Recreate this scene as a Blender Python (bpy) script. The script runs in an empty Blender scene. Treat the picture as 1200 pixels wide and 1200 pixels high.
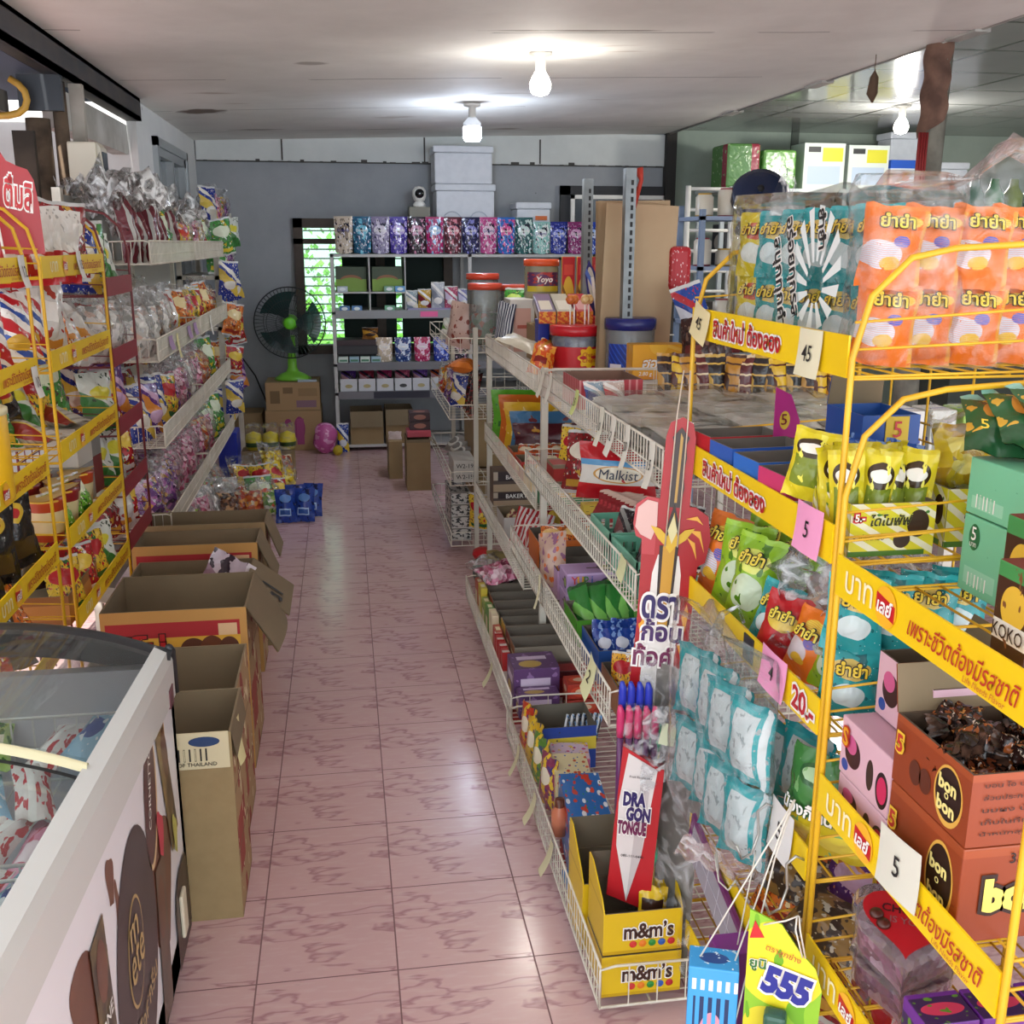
import bpy, math, random
from math import sin, cos, pi, radians as R, sqrt, atan2
from mathutils import Vector, Matrix, noise
S = bpy.context.scene
COL = S.collection
rnd = random.Random(7)

# ---------------------------------------------------------------- camera, world, sun, exposure
cd = bpy.data.cameras.new('camera'); cam = bpy.data.objects.new('camera', cd); COL.objects.link(cam)
cd.sensor_width = 36; cd.lens = 1222.25 / 1200 * 36; cd.clip_start = 0.02
_p, _y, _r = .2522, .158, .0027
_fw = Vector((sin(_y) * cos(_p), cos(_y) * cos(_p), -sin(_p))); _rt = Vector((cos(_y), -sin(_y), 0)); _up = _rt.cross(_fw)
_rt, _up = _rt * cos(_r) + _up * sin(_r), _up * cos(_r) - _rt * sin(_r)
_m = Matrix((_rt, _up, -_fw)).transposed().to_4x4(); _m.translation = (0, 0, 1.5297)
cam.matrix_world = _m
S.camera = cam
w = bpy.data.worlds.new('world'); S.world = w; w.use_nodes = True
bg = w.node_tree.nodes['Background']; bg.inputs[0].default_value = (.86, .94, 1, 1); bg.inputs[1].default_value = 3.4
sl = bpy.data.lights.new('sun', 'SUN'); sl.energy = 7; sl.angle = R(.6); sl.color = (1, .95, .86)
sun = bpy.data.objects.new('sun', sl); COL.objects.link(sun)
sun.rotation_euler = Vector((.05, .62, -.78)).to_track_quat('-Z', 'Y').to_euler()
S.view_settings.view_transform = 'Standard'; S.view_settings.look = 'None'; S.view_settings.gamma = 1
S.view_settings.use_curve_mapping = False; S.view_settings.exposure = 0.1

# ---------------------------------------------------------------- materials
def lin(h):
    if not isinstance(h, str): return tuple(h) + (1,) * (4 - len(h))
    h = h.lstrip('#'); c = [int(h[i:i + 2], 16) / 255 for i in (0, 2, 4)]
    return tuple(x / 12.92 if x < .04045 else ((x + .055) / 1.055) ** 2.4 for x in c) + (1,)
_mc = {}
class NT:
    """small node helper"""
    def __init__(s, name):
        s.m = bpy.data.materials.new(name); s.m.use_nodes = True; s.t = s.m.node_tree
        s.b = s.t.nodes['Principled BSDF']; s.o = s.t.nodes['Material Output']
    def n(s, typ, **kw):
        nd = s.t.nodes.new('ShaderNode' + typ)
        for k, v in kw.items(): setattr(nd, k, v)
        return nd
    def l(s, a, b): s.t.links.new(a, b)
    def math(s, op, a, b=None):
        nd = s.n('Math', operation=op)
        for i, x in enumerate((a, b)):
            if x is None: continue
            if isinstance(x, (int, float)): nd.inputs[i].default_value = x
            else: s.l(x, nd.inputs[i])
        return nd.outputs[0]
    def vmath(s, op, a, b=None):
        nd = s.n('VectorMath', operation=op)
        for i, x in enumerate((a, b)):
            if x is None: continue
            if isinstance(x, (tuple, list)): nd.inputs[i].default_value = x
            else: s.l(x, nd.inputs[i])
        return nd.outputs[1 if op in ('LENGTH',) else 0]
    def mix(s, fac, a, b):
        nd = s.n('Mix', data_type='RGBA')
        for sock, x in ((nd.inputs[0], fac), (nd.inputs[6], a), (nd.inputs[7], b)):
            if isinstance(x, (int, float)): sock.default_value = x
            elif isinstance(x, (str, tuple)): sock.default_value = lin(x)
            else: s.l(x, sock)
        return nd.outputs[2]
    def tex(s, typ, vec, **kw):
        nd = s.n('Tex' + typ)
        for k, v in kw.items():
            if k in nd.inputs: nd.inputs[k].default_value = v
            else: setattr(nd, k, v)
        if vec is not None: s.l(vec, nd.inputs['Vector'])
        return nd
    def ramp(s, fac, stops, interp='LINEAR'):
        nd = s.n('ValToRGB'); cr = nd.color_ramp; cr.interpolation = interp
        while len(cr.elements) < len(stops): cr.elements.new(.5)
        for e, (p, c) in zip(cr.elements, stops): e.position = p; e.color = lin(c)
        s.l(fac, nd.inputs[0]); return nd.outputs[0]
    def bump(s, h, strength=.3, dist=.01):
        nd = s.n('Bump'); nd.inputs['Strength'].default_value = strength; nd.inputs['Distance'].default_value = dist
        s.l(h, nd.inputs['Height']); s.l(nd.outputs[0], s.b.inputs['Normal'])
    def coord(s, k='Object'): return s.n('TexCoord').outputs[k]
    def col(s, c):
        if isinstance(c, (str, tuple)): s.b.inputs['Base Color'].default_value = lin(c)
        else: s.l(c, s.b.inputs['Base Color'])
    def set(s, rough=.5, metal=0, spec=None):
        s.b.inputs['Roughness'].default_value = rough; s.b.inputs['Metallic'].default_value = metal
        if spec is not None: s.b.inputs['Specular IOR Level'].default_value = spec
def mat(c, rough=.5, metal=0, nz=None, bump=0, name=None):
    """plain surface; nz = (scale, second colour, amount) mottles it"""
    k = (c, rough, metal, nz, bump)
    if k in _mc: return _mc[k]
    t = NT(name or 'surface'); t.set(rough, metal)
    if nz:
        f = t.tex('Noise', t.coord(), Scale=nz[0], Detail=5.0).outputs['Fac']
        f = t.math('MULTIPLY', t.ramp(f, [(.4, '#000000'), (.65, '#ffffff')]), nz[2])
        t.col(t.mix(f, c, nz[1]))
    else: t.col(c)
    if bump: t.bump(t.tex('Noise', t.coord(), Scale=bump, Detail=3.0).outputs['Fac'], .35, .006)
    _mc[k] = t.m; return t.m
def pm(base, layers=(), rough=.3, crinkle=0, metal=0, spec=None):
    """printed wrapping: coloured shapes laid over a base colour in UV space"""
    k = ('pm', base, tuple(layers), rough, crinkle, metal)
    if k in _mc: return _mc[k]
    t = NT('print'); t.set(rough, metal, spec); uv = t.coord('UV'); c = base
    for L in layers:
        kind, col = L[0], L[-1]
        if kind == 'r':      # rectangle u0 v0 u1 v1
            _, a, b, a2, b2, _c = L
            v = t.vmath('ABSOLUTE', t.vmath('DIVIDE', t.vmath('SUBTRACT', uv, ((a + a2) / 2, (b + b2) / 2, 0)), ((a2 - a) / 2, (b2 - b) / 2, 1)))
            sp = t.n('SeparateXYZ'); t.l(v, sp.inputs[0])
            f = t.math('LESS_THAN', t.math('MAXIMUM', sp.outputs[0], sp.outputs[1]), 1.0)
        elif kind == 'e':    # ellipse cu cv ru rv
            _, a, b, ra, rb, _c = L
            f = t.math('LESS_THAN', t.vmath('LENGTH', t.vmath('DIVIDE', t.vmath('SUBTRACT', uv, (a, b, 0)), (ra, rb, 1))), 1.0)
        elif kind == 'n':    # blobs scale threshold
            f = t.math('GREATER_THAN', t.tex('Noise', uv, Scale=L[1], Detail=2.0).outputs['Fac'], L[2])
        elif kind == 'v':    # cells scale share
            f = t.math('LESS_THAN', t.tex('Voronoi', uv, Scale=L[1]).outputs['Distance'], L[2])
        elif kind == 's':    # stripes: axis count duty
            sp = t.n('SeparateXYZ'); t.l(uv, sp.inputs[0])
            f = t.math('LESS_THAN', t.math('FRACT', t.math('MULTIPLY', sp.outputs[L[1]], L[2])), L[3])
        elif kind == 'd':    # diagonal stripes count duty
            sp = t.n('SeparateXYZ'); t.l(uv, sp.inputs[0])
            f = t.math('LESS_THAN', t.math('FRACT', t.math('MULTIPLY', t.math('ADD', sp.outputs[0], sp.outputs[1]), L[1])), L[2])
        elif kind == 'b':    # diagonal band: offset width
            sp = t.n('SeparateXYZ'); t.l(uv, sp.inputs[0])
            f = t.math('LESS_THAN', t.math('ABSOLUTE', t.math('SUBTRACT', t.math('ADD', t.math('MULTIPLY', sp.outputs[0], .5), sp.outputs[1]), L[1])), L[2])
        c = t.mix(f, c, col)
    t.col(c)
    if crinkle: t.bump(t.tex('Noise', t.coord(), Scale=crinkle, Detail=2.0, Distortion=1.0).outputs['Fac'], .5, .012)
    _mc[k] = t.m; return t.m
def vm(cols, scale=40, rough=.25):
    """jumble of small coloured sweets seen through clear film"""
    k = ('vm', tuple(cols), scale, rough)
    if k in _mc: return _mc[k]
    t = NT('jumble'); t.set(rough)
    v = t.tex('Voronoi', t.coord(), Scale=scale)
    sp = t.n('SeparateXYZ'); t.l(v.outputs['Color'], sp.inputs[0])
    t.col(t.ramp(sp.outputs[0], [(i / len(cols), c) for i, c in enumerate(cols)], 'CONSTANT'))
    t.bump(v.outputs['Distance'], .6, .01)
    _mc[k] = t.m; return t.m
def film(tint='#ffffff', haze=.18, scale=22, rough=.12):
    """clear wrinkled plastic film"""
    k = ('film', tint, haze, scale, rough)
    if k in _mc: return _mc[k]
    t = NT('clear_film'); nt = t.t
    tr = t.n('BsdfTransparent'); tr.inputs[0].default_value = lin(tint)
    gl = t.n('BsdfGlossy'); gl.inputs['Roughness'].default_value = rough
    df = t.n('BsdfDiffuse'); df.inputs[0].default_value = (.85, .87, .88, 1)
    f = t.tex('Noise', t.coord(), Scale=scale, Detail=4.0, Distortion=1.5).outputs['Fac']
    bp = t.n('Bump'); bp.inputs['Strength'].default_value = .45; bp.inputs['Distance'].default_value = .012
    t.l(f, bp.inputs['Height']); t.l(bp.outputs[0], gl.inputs['Normal'])
    fr = t.n('Fresnel'); fr.inputs[0].default_value = 1.35; t.l(bp.outputs[0], fr.inputs['Normal'])
    m1 = t.n('MixShader'); t.l(t.math('ADD', t.math('MULTIPLY', fr.outputs[0], .6), .0), m1.inputs[0]); t.l(tr.outputs[0], m1.inputs[1]); t.l(gl.outputs[0], m1.inputs[2])
    m2 = t.n('MixShader'); t.l(t.math('MULTIPLY', t.ramp(f, [(.46, '#000000'), (.70, '#ffffff')]), haze * 2.1), m2.inputs[0]); t.l(m1.outputs[0], m2.inputs[1]); t.l(df.outputs[0], m2.inputs[2])
    t.l(m2.outputs[0], t.o.inputs[0]); nt.nodes.remove(t.b)
    _mc[k] = t.m; return t.m
def plastic(tint, fac=.8, rough=.08):
    """smooth see-through plastic or glass: transparent with a gloss"""
    k = ('plastic', tint, fac, rough)
    if k in _mc: return _mc[k]
    t = NT('clear_plastic')
    tr = t.n('BsdfTransparent'); tr.inputs[0].default_value = lin(tint)
    gl = t.n('BsdfGlossy'); gl.inputs['Roughness'].default_value = rough
    df = t.n('BsdfDiffuse'); df.inputs[0].default_value = lin(tint)
    fr = t.n('Fresnel'); fr.inputs[0].default_value = 1.45
    a = t.n('MixShader'); a.inputs[0].default_value = fac; t.l(df.outputs[0], a.inputs[1]); t.l(tr.outputs[0], a.inputs[2])
    b = t.n('MixShader'); t.l(fr.outputs[0], b.inputs[0]); t.l(a.outputs[0], b.inputs[1]); t.l(gl.outputs[0], b.inputs[2])
    t.l(b.outputs[0], t.o.inputs[0]); t.t.nodes.remove(t.b)
    _mc[k] = t.m; return t.m
def glow(c, strength):
    t = NT('lit_bulb'); t.col('#ffffff'); t.b.inputs['Emission Color'].default_value = lin(c); t.b.inputs['Emission Strength'].default_value = strength
    return t.m

# ---------------------------------------------------------------- mesh builder
class M:
    def __init__(s): s.v, s.f, s.mi, s.uv, s.sm = [], [], [], [], []; s.T = None
    def add(s, vs, fs, mi=0, uvs=None, smooth=False):
        b = len(s.v)
        for p in vs: s.v.append(tuple(s.T @ Vector(p)) if s.T else tuple(p))
        for i, f in enumerate(fs):
            s.f.append([b + j for j in f]); s.mi.append(mi[i] if isinstance(mi, (list, tuple)) else mi)
            s.uv.append(uvs[i] if uvs else [(0, 0)] * len(f)); s.sm.append(smooth)
        return s
    def box(s, x0, y0, z0, x1, y1, z1, mi=0, **fm):
        """fm: f b l r t o give a face its own material slot (front is -y)"""
        v = [(x0, y0, z0), (x1, y0, z0), (x1, y1, z0), (x0, y1, z0), (x0, y0, z1), (x1, y0, z1), (x1, y1, z1), (x0, y1, z1)]
        F = dict(f=(0, 1, 5, 4), r=(1, 2, 6, 5), b=(2, 3, 7, 6), l=(3, 0, 4, 7), t=(4, 5, 6, 7), o=(3, 2, 1, 0))
        q = [(0, 0), (1, 0), (1, 1), (0, 1)]
        return s.add(v, list(F.values()), [fm.get(k, mi) for k in F], [q] * 6)
    def tube(s, pts, r, n=6, mi=0, closed=False):
        pts = [Vector(p) for p in pts]; N = len(pts); vs, fs = [], []; ref = None
        for i, p in enumerate(pts):
            a = pts[i - 1] if (i > 0 or closed) else p; b = pts[(i + 1) % N] if (i < N - 1 or closed) else p
            d = (b - a).normalized()
            if ref is None: ref = d.orthogonal().normalized()
            ref = (ref - d * ref.dot(d)); ref = ref.normalized() if ref.length > 1e-6 else d.orthogonal().normalized()
            e = d.cross(ref)
            rr = r[i] if isinstance(r, (list, tuple)) else r
            vs += [p + (ref * cos(2 * pi * k / n) + e * sin(2 * pi * k / n)) * rr for k in range(n)]
        for i in range(N if closed else N - 1):
            j = (i + 1) % N
            fs += [(i * n + k, i * n + (k + 1) % n, j * n + (k + 1) % n, j * n + k) for k in range(n)]
        if not closed: fs += [tuple(range(n))[::-1], tuple((N - 1) * n + k for k in range(n))]
        return s.add(vs, fs, mi, smooth=n > 4)
    def wire(s, a, b, r=.0017, n=4, mi=0): return s.tube([a, b], r, n, mi)
    def lathe(s, prof, n=24, mi=0, c=(0, 0, 0), sq=1):
        """prof: (r, z[, slot]) ; surface of revolution about z"""
        vs, fs, ms, us = [], [], [], []; L = len(prof)
        for i, p in enumerate(prof):
            for k in range(n):
                a = 2 * pi * k / n; vs.append((c[0] + p[0] * cos(a), c[1] + p[0] * sin(a) * sq, c[2] + p[1]))
        for i in range(L - 1):
            for k in range(n):
                fs.append((i * n + k, i * n + (k + 1) % n, (i + 1) * n + (k + 1) % n, (i + 1) * n + k))
                ms.append(prof[i][2] if len(prof[i]) > 2 else mi)
                u0, u1, v0, v1 = k / n, (k + 1) / n, i / (L - 1), (i + 1) / (L - 1); us.append([(u0, v0), (u1, v0), (u1, v1), (u0, v1)])
        fs.append(tuple(range(n))[::-1]); ms.append(prof[0][2] if len(prof[0]) > 2 else mi); us.append([(0, 0)] * n)
        fs.append(tuple((L - 1) * n + k for k in range(n))); ms.append(prof[-2][2] if len(prof[-2]) > 2 else mi); us.append([(0, 0)] * n)
        return s.add(vs, fs, ms, us, True)
    def prism(s, poly, y0, y1, mi=0, mf=None):
        """outline in x,z pushed along y; front cap (y0) may take slot mf"""
        n = len(poly); xs = [p[0] for p in poly]; zs = [p[1] for p in poly]
        a, b, c, d = min(xs), max(xs), min(zs), max(zs)
        vs = [(x, y0, z) for x, z in poly] + [(x, y1, z) for x, z in poly]
        uv = [((x - a) / (b - a), (z - c) / (d - c)) for x, z in poly]
        fs = [tuple(range(n)), tuple(range(n, 2 * n))[::-1]] + [(i + n, (i + 1) % n + n, (i + 1) % n, i) for i in range(n)]
        return s.add(vs, fs, [mi if mf is None else mf] + [mi] * (n + 1), [uv, uv[::-1]] + [[(0, 0)] * 4] * n)
    def sheet(s, fn, nu, nv, mi=0, smooth=True, wrap=False):
        vs = [fn(i / nu, j / nv) for j in range(nv + 1) for i in range(nu + 1)]; W = nu + 1
        fs, us = [], []
        for j in range(nv):
            for i in range(nu):
                fs.append((j * W + i, j * W + i + 1, (j + 1) * W + i + 1, (j + 1) * W + i))
                us.append([(i / nu, j / nv), ((i + 1) / nu, j / nv), ((i + 1) / nu, (j + 1) / nv), (i / nu, (j + 1) / nv)])
        return s.add(vs, fs, mi, us, smooth)
    def mesh(s, name, mats):
        me = bpy.data.meshes.new(name); me.from_pydata(s.v, [], s.f)
        for m in (mats if isinstance(mats, (list, tuple)) else [mats]): me.materials.append(m)
        me.polygons.foreach_set('material_index', s.mi); me.polygons.foreach_set('use_smooth', s.sm)
        ul = me.uv_layers.new(name='UV'); flat = [c for f in s.uv for p in f for c in p]
        ul.data.foreach_set('uv', flat); me.update(); return me
    def obj(s, name, mats, parent=None, bevel=0, **kw):
        o = bpy.data.objects.new(name, s.mesh(name, mats)); COL.objects.link(o)
        if parent: o.parent = parent
        if bevel:
            b = o.modifiers.new('bevel', 'BEVEL'); b.width = bevel; b.segments = 2; b.limit_method = 'ANGLE'
        if kw: tag(o, **kw)
        return o
def tag(o, label=None, cat=None, group=None, kind=None, loc=None, rot=None):
    if label: o['label'] = label
    if cat: o['category'] = cat
    if group: o['group'] = group
    if kind: o['kind'] = kind
    if loc: o.location = loc
    if rot: o.rotation_euler = rot
    return o
def thing(name, label, cat, loc=(0, 0, 0), rz=0, group=None):
    o = bpy.data.objects.new(name, None); o.empty_display_size = .05; COL.objects.link(o)
    return tag(o, label, cat, group, loc=loc, rot=(0, 0, rz))
def struct(name, m, mats, label, **kw):
    return m.obj(name, mats, kind='structure', label=label, cat=name.split('_')[0], **kw)
_used = set()
def put(proto, loc, rot=(0, 0, 0), label=None, group=None, cat=None, sc=None):
    """first call places the prototype itself, later calls copy it with its parts"""
    if proto.name in _used:
        r = proto.copy(); COL.objects.link(r)
        def rec(a, b):
            for ch in list(a.children):
                c = ch.copy(); COL.objects.link(c); c.parent = b; rec(ch, c)
        rec(proto, r)
    else: r = proto; _used.add(proto.name)
    r.location = loc; r.rotation_euler = rot
    if sc: r.scale = (sc,) * 3 if isinstance(sc, (int, float)) else sc
    if label: r['label'] = label
    if group: r['group'] = group
    if cat: r['category'] = cat
    return r
ORD = 'first second third fourth fifth sixth seventh eighth ninth tenth eleventh twelfth thirteenth fourteenth fifteenth sixteenth'.split()

# ---------------------------------------------------------------- lettering
_tc = {}
def glyphs(s, bold=0.):
    k = (s, bold)
    if k not in _tc:
        cu = bpy.data.curves.new('t', 'FONT'); cu.body = s; cu.offset = bold; cu.resolution_u = 2
        o = bpy.data.objects.new('t', cu); COL.objects.link(o); bpy.context.view_layer.update()
        me = o.to_mesh(); vs = [(v.co.x, v.co.y) for v in me.vertices]; fs = [tuple(p.vertices) for p in me.polygons]
        o.to_mesh_clear(); bpy.data.objects.remove(o); bpy.data.curves.remove(cu)
        _tc[k] = (vs, fs)
    return _tc[k]
def text(parent, s, m, c, right, up, w=None, h=None, rot=0, out=None, outw=.03, name='lettering', fit=None, lift=.0008, slant=0, bold0=.006):
    """flat lettering standing a hair proud of a face; out = material of an outline behind it; fit maps flat x,y onto a curved face"""
    right = Vector(right).normalized(); up = Vector(up).normalized(); nrm = right.cross(up); c = Vector(c)
    base, _ = glyphs(s)
    if not base: return
    x0, x1 = min(p[0] for p in base), max(p[0] for p in base); y0, y1 = min(p[1] for p in base), max(p[1] for p in base)
    sx = w / (x1 - x0) if w else h / (y1 - y0); sy = h / (y1 - y0) if h else sx
    if not h: sy = sx
    cx, cy = (x0 + x1) / 2, (y0 + y1) / 2; mm = M(); mats = []
    for k, (bold, mt) in enumerate(([(outw * 1.15 + .025, out)] if out else []) + [(max(bold0, .026) if out else bold0, m)]):
        vs, fs = glyphs(s, bold); pts = []
        for x, y in vs:
            a, b = (x - cx) * sx, (y - cy) * sy; a += slant * b
            a, b = a * cos(rot) - b * sin(rot), a * sin(rot) + b * cos(rot)
            pts.append(fit(a, b, lift * (k + 1)) if fit else c + right * a + up * b + nrm * lift * (k + 1))
        mm.add(pts, fs, len(mats)); mats.append(mt)
    return mm.obj(name, mats, parent)
INK = mat('#1c1a1c', .6); WHITE = mat('#f2f0ea', .5); RED = mat('#c11a22', .4)

# ---------------------------------------------------------------- the room
def floor_mat():
    t = NT('pink_marble_tiles'); p = t.coord()
    q = t.vmath('DIVIDE', t.vmath('ADD', p, (.2357, -1.96, 0)), (.3, .3, 1))
    fr = t.vmath('FRACTION', q); sp = t.n('SeparateXYZ'); t.l(fr, sp.inputs[0])
    def edge(o): return t.math('SUBTRACT', .5, t.math('ABSOLUTE', t.math('SUBTRACT', o, .5)))
    g = t.math('LESS_THAN', t.math('MINIMUM', edge(sp.outputs[0]), edge(sp.outputs[1])), .0055)
    mp = t.n('Mapping'); mp.inputs['Rotation'].default_value = (0, 0, R(28)); mp.inputs['Scale'].default_value = (1.2, 4.2, 1); t.l(fr, mp.inputs[0])
    n1 = t.tex('Noise', mp.outputs[0], Scale=1.25, Detail=3.0, Roughness=.5, Distortion=.35).outputs['Fac']
    vein = t.ramp(n1, [(.53, '#000000'), (.56, '#ffffff'), (.60, '#484848'), (.74, '#000000')])
    big = t.tex('Noise', p, Scale=2.2, Detail=2.0).outputs['Fac']
    c = t.mix(big, '#d8b6b4', '#cda9aa')
    c = t.mix(t.math('MULTIPLY', vein, .55), c, '#8f5464')
    n2 = t.tex('Noise', mp.outputs[0], Scale=5.0, Detail=4.0).outputs['Fac']
    c = t.mix(t.math('MULTIPLY', t.ramp(n2, [(.5, '#000000'), (.7, '#ffffff')]), .35), c, '#dcc6c4')
    c = t.mix(g, c, '#7c5a5c'); t.col(c)
    r = t.math('ADD', t.math('MULTIPLY', t.tex('Noise', p, Scale=9.0).outputs['Fac'], .14), .1)
    t.l(t.math('ADD', r, t.math('MULTIPLY', g, .5)), t.b.inputs['Roughness'])
    t.bump(t.math('MULTIPLY', g, -1.0), .3, .003)
    return t.m
struct('floor', M().box(-3.2, -1.6, -.1, 6.2, 8.7, 0), floor_mat(), 'floor of pink marbled tiles with thin brown grout')
STAINS = ((-.78, 6.71, .24, .2, .9), (-.10, 5.05, .13, .08, .5), (-.55, 7.76, .3, .1, .5), (.9, 4.2, .62, .022, .8), (.35, 7.9, .4, .05, .5))
def ceil_mat():
    t = NT('whitewashed_board'); p = t.coord()
    n = t.tex('Noise', p, Scale=1.1, Detail=6.0, Roughness=.6).outputs['Fac']
    c = t.mix(t.ramp(n, [(.4, '#000000'), (.7, '#ffffff')]), '#eeece6', '#dad7d0')
    sp = t.n('SeparateXYZ'); t.l(p, sp.inputs[0])
    st = t.tex('Noise', t.vmath('MULTIPLY', p, (1.0, 3.2, 1)), Scale=1.3, Detail=3.0).outputs['Fac']
    c = t.mix(t.math('MULTIPLY', t.ramp(st, [(.66, '#000000'), (.74, '#ffffff')]), .6), c, '#8a6d4f')
    c2 = t.math('LESS_THAN', t.math('ABSOLUTE', t.math('SUBTRACT', t.math('ADD', t.math('FRACT', t.math('MULTIPLY', sp.outputs[1], .82)), t.math('MULTIPLY', t.tex('Noise', p, Scale=1.6).outputs['Fac'], .05)), .5)), .004)
    brk = t.math('GREATER_THAN', t.tex('Noise', p, Scale=.9, Detail=1.0).outputs['Fac'], .5)
    c = t.mix(t.math('MULTIPLY', t.math('MULTIPLY', c2, brk), .75), c, '#4d4640')
    for ex, ey, rx, ry, k in STAINS:
        d = t.vmath('LENGTH', t.vmath('DIVIDE', t.vmath('SUBTRACT', p, (ex, ey, 2.29)), (rx, ry, 1)))
        d = t.math('ADD', d, t.math('MULTIPLY', t.tex('Noise', p, Scale=9.0, Detail=4.0).outputs['Fac'], .7))
        c = t.mix(t.math('MULTIPLY', t.ramp(d, [(.75, '#ffffff'), (1.0, '#000000')]), k), c, '#5c4430')
    t.col(c); t.set(.75); t.bump(t.tex('Noise', p, Scale=2.5, Detail=2.0).outputs['Fac'], .25, .06); return t.m
def zc(x): return 2.262 + .03 * (x + 1.05)
m = M(); m.sheet(lambda u, v: (-1.05 + 3.65 * u, -1.2 + 9.66 * v, zc(-1.05 + 3.65 * u) + .012 * sin(v * 41) * sin(u * pi)), 16, 90)
m.box(-1.05, -1.2, 2.42, 2.6, 8.46, 2.46)
struct('ceiling', m, ceil_mat(), 'low whitewashed board ceiling with cracks and brown stains')
def tile_mat():
    t = NT('grey_gypsum_panels'); p = t.coord(); q = t.vmath('FRACTION', t.vmath('DIVIDE', p, (.6, .6, 1))); sp = t.n('SeparateXYZ'); t.l(q, sp.inputs[0])
    def edge(o): return t.math('SUBTRACT', .5, t.math('ABSOLUTE', t.math('SUBTRACT', o, .5)))
    wob = t.math('MULTIPLY', t.tex('Noise', p, Scale=3.0).outputs['Fac'], .04)
    g = t.math('LESS_THAN', t.math('MINIMUM', edge(sp.outputs[0]), edge(sp.outputs[1])), wob)
    n = t.tex('Noise', p, Scale=2.0, Detail=5.0).outputs['Fac']
    c = t.mix(n, '#a9aaa8', '#8d8e8d'); t.col(t.mix(g, c, '#3f3c39')); t.set(.15)
    t.bump(t.tex('Noise', p, Scale=1.3, Detail=1.0).outputs['Fac'], .2, .05); return t.m
m = M(); m.box(2.6, -1.2, 2.40, 6.2, 8.46, 2.46)
struct('ceiling_right', m, tile_mat(), 'grey panelled ceiling on the right with dark joints')
def wall_mat(a, b, rough=.8, sc=1.6):
    t = NT('plaster'); p = t.coord(); n = t.tex('Noise', p, Scale=sc, Detail=7.0, Roughness=.65).outputs['Fac']
    c = t.mix(t.ramp(n, [(.35, '#000000'), (.7, '#ffffff')]), a, b)
    n2 = t.tex('Noise', p, Scale=14.0, Detail=2.0).outputs['Fac']
    t.col(t.mix(t.math('MULTIPLY', t.math('GREATER_THAN', n2, .80), .6), c, '#55544f')); t.set(rough); t.bump(n2, .12, .01); return t.m
GREY = wall_mat('#a6a9ad', '#94989d'); GREEN = wall_mat('#a9b5a8', '#93a094')
m = M()
WX0, WX1, WZ0, WZ1 = -.36, .86, .68, 1.71
m.box(-1.25, 8.45, 0, WX0, 8.6, 2.4); m.box(WX1, 8.45, 0, 2.6, 8.6, 2.4); m.box(WX0, 8.45, 0, WX1, 8.6, WZ0); m.box(WX0, 8.45, WZ1, WX1, 8.6, 2.4)
m.box(2.6, 8.45, 0, 6.2, 8.6, 2.4, mi=1)
struct('wall_back', m, [GREY, GREEN], 'grey plastered back wall, greenish towards the right')
m = M(); m.box(-1.04, 8.425, 2.125, 2.58, 8.449, 2.36)
for x in (-.42, .65, 1.55): m.box(x, 8.422, 2.13, x + .012, 8.43, 2.31, mi=1)
for i in range(46):
    x = -1.0 + i * .077 + rnd.uniform(0, .03); 
    if i % 3 != 1: m.box(x, 8.423, 2.117, x + rnd.uniform(.02, .07), 8.44, 2.126 + rnd.uniform(0, .018) * (rnd.random() > .55), mi=1)
m.box(-1.04, 8.4235, 2.116, 2.58, 8.44, 2.124, mi=1)
struct('trim_1', m, [wall_mat('#dadddb', '#c8ccca'), mat('#4c4a47', .9)], 'pale cracked board along the top of the back wall')
m = M(); m.box(2.56, 8.36, 0, 2.64, 8.45, 2.4)
struct('trim_2', m, mat('#2f2c2a', .8), 'dark post where the grey and green walls meet')
m = M(); m.box(3.62, 8.43, 2.0, 3.68, 8.45, 2.4)
struct('trim_3', m, mat('#596159', .8), 'narrow batten on the green back wall')
m = M(); m.box(6.1, -1.2, 0, 6.2, 8.46, 2.46); struct('wall_right', m, GREEN, 'greenish wall at the far right')
WW = wall_mat('#e2e2e0', '#d2d3d4')
m = M()
m.box(-1.25, 6.1, 0, -1.05, 6.62, 2.28); m.box(-1.25, 7.75, 0, -1.05, 8.45, 2.28); m.box(-1.25, 6.62, 0, -1.05, 7.75, 1.0); m.box(-1.25, 6.62, 2.07, -1.05, 7.75, 2.28)
struct('wall_left', m, WW, 'white wall at the far left beside the sliding window')
m = M(); m.box(-3.2, 6.1, 0, -1.25, 6.25, 3.2); struct('wall_alcove', m, WW, 'sunlit white wall facing the shop from the left yard')
m = M(); m.box(-3.2, -1.6, 0, -3.1, 6.1, 3.0); struct('wall_yard', m, WW, 'white yard wall beyond the open left side')
ALU = mat('#b6babd', .35, .7)
m = M()
for a, b, c, d in ((6.62, 1.0, 7.75, 1.05), (6.62, 2.02, 7.75, 2.07), (6.62, 1.0, 6.68, 2.07), (7.69, 1.0, 7.75, 2.07), (7.16, 1.05, 7.22, 2.02)): m.box(-1.10, a, b, -1.03, c, d)
for a, b, c, d in ((6.56, 2.07, 7.81, 2.12), (6.56, .95, 6.62, 2.12), (7.75, .95, 7.81, 2.12)): m.box(-1.06, a, b, -1.02, c, d)
o = struct('window_1', m, ALU, 'aluminium sliding window in the left wall')
M().box(-1.08, 6.68, 1.05, -1.075, 7.69, 2.02).obj('pane', plastic('#5a6468', .35), o)
BRN = mat('#4a3b30', .55, 0, (8, '#33281f', .6))
m = M(); e = .07
for a in ((WX0, WZ0, WX0 + e, WZ1), (WX1 - e, WZ0, WX1, WZ1), (WX0, WZ0, WX1, WZ0 + e), (WX0, WZ1 - e, WX1, WZ1), (.26, WZ0, .33, WZ1), (-.36, 1.52, .86, 1.56)): m.box(a[0], 8.40, a[1], a[2], 8.52, a[3])
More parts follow.
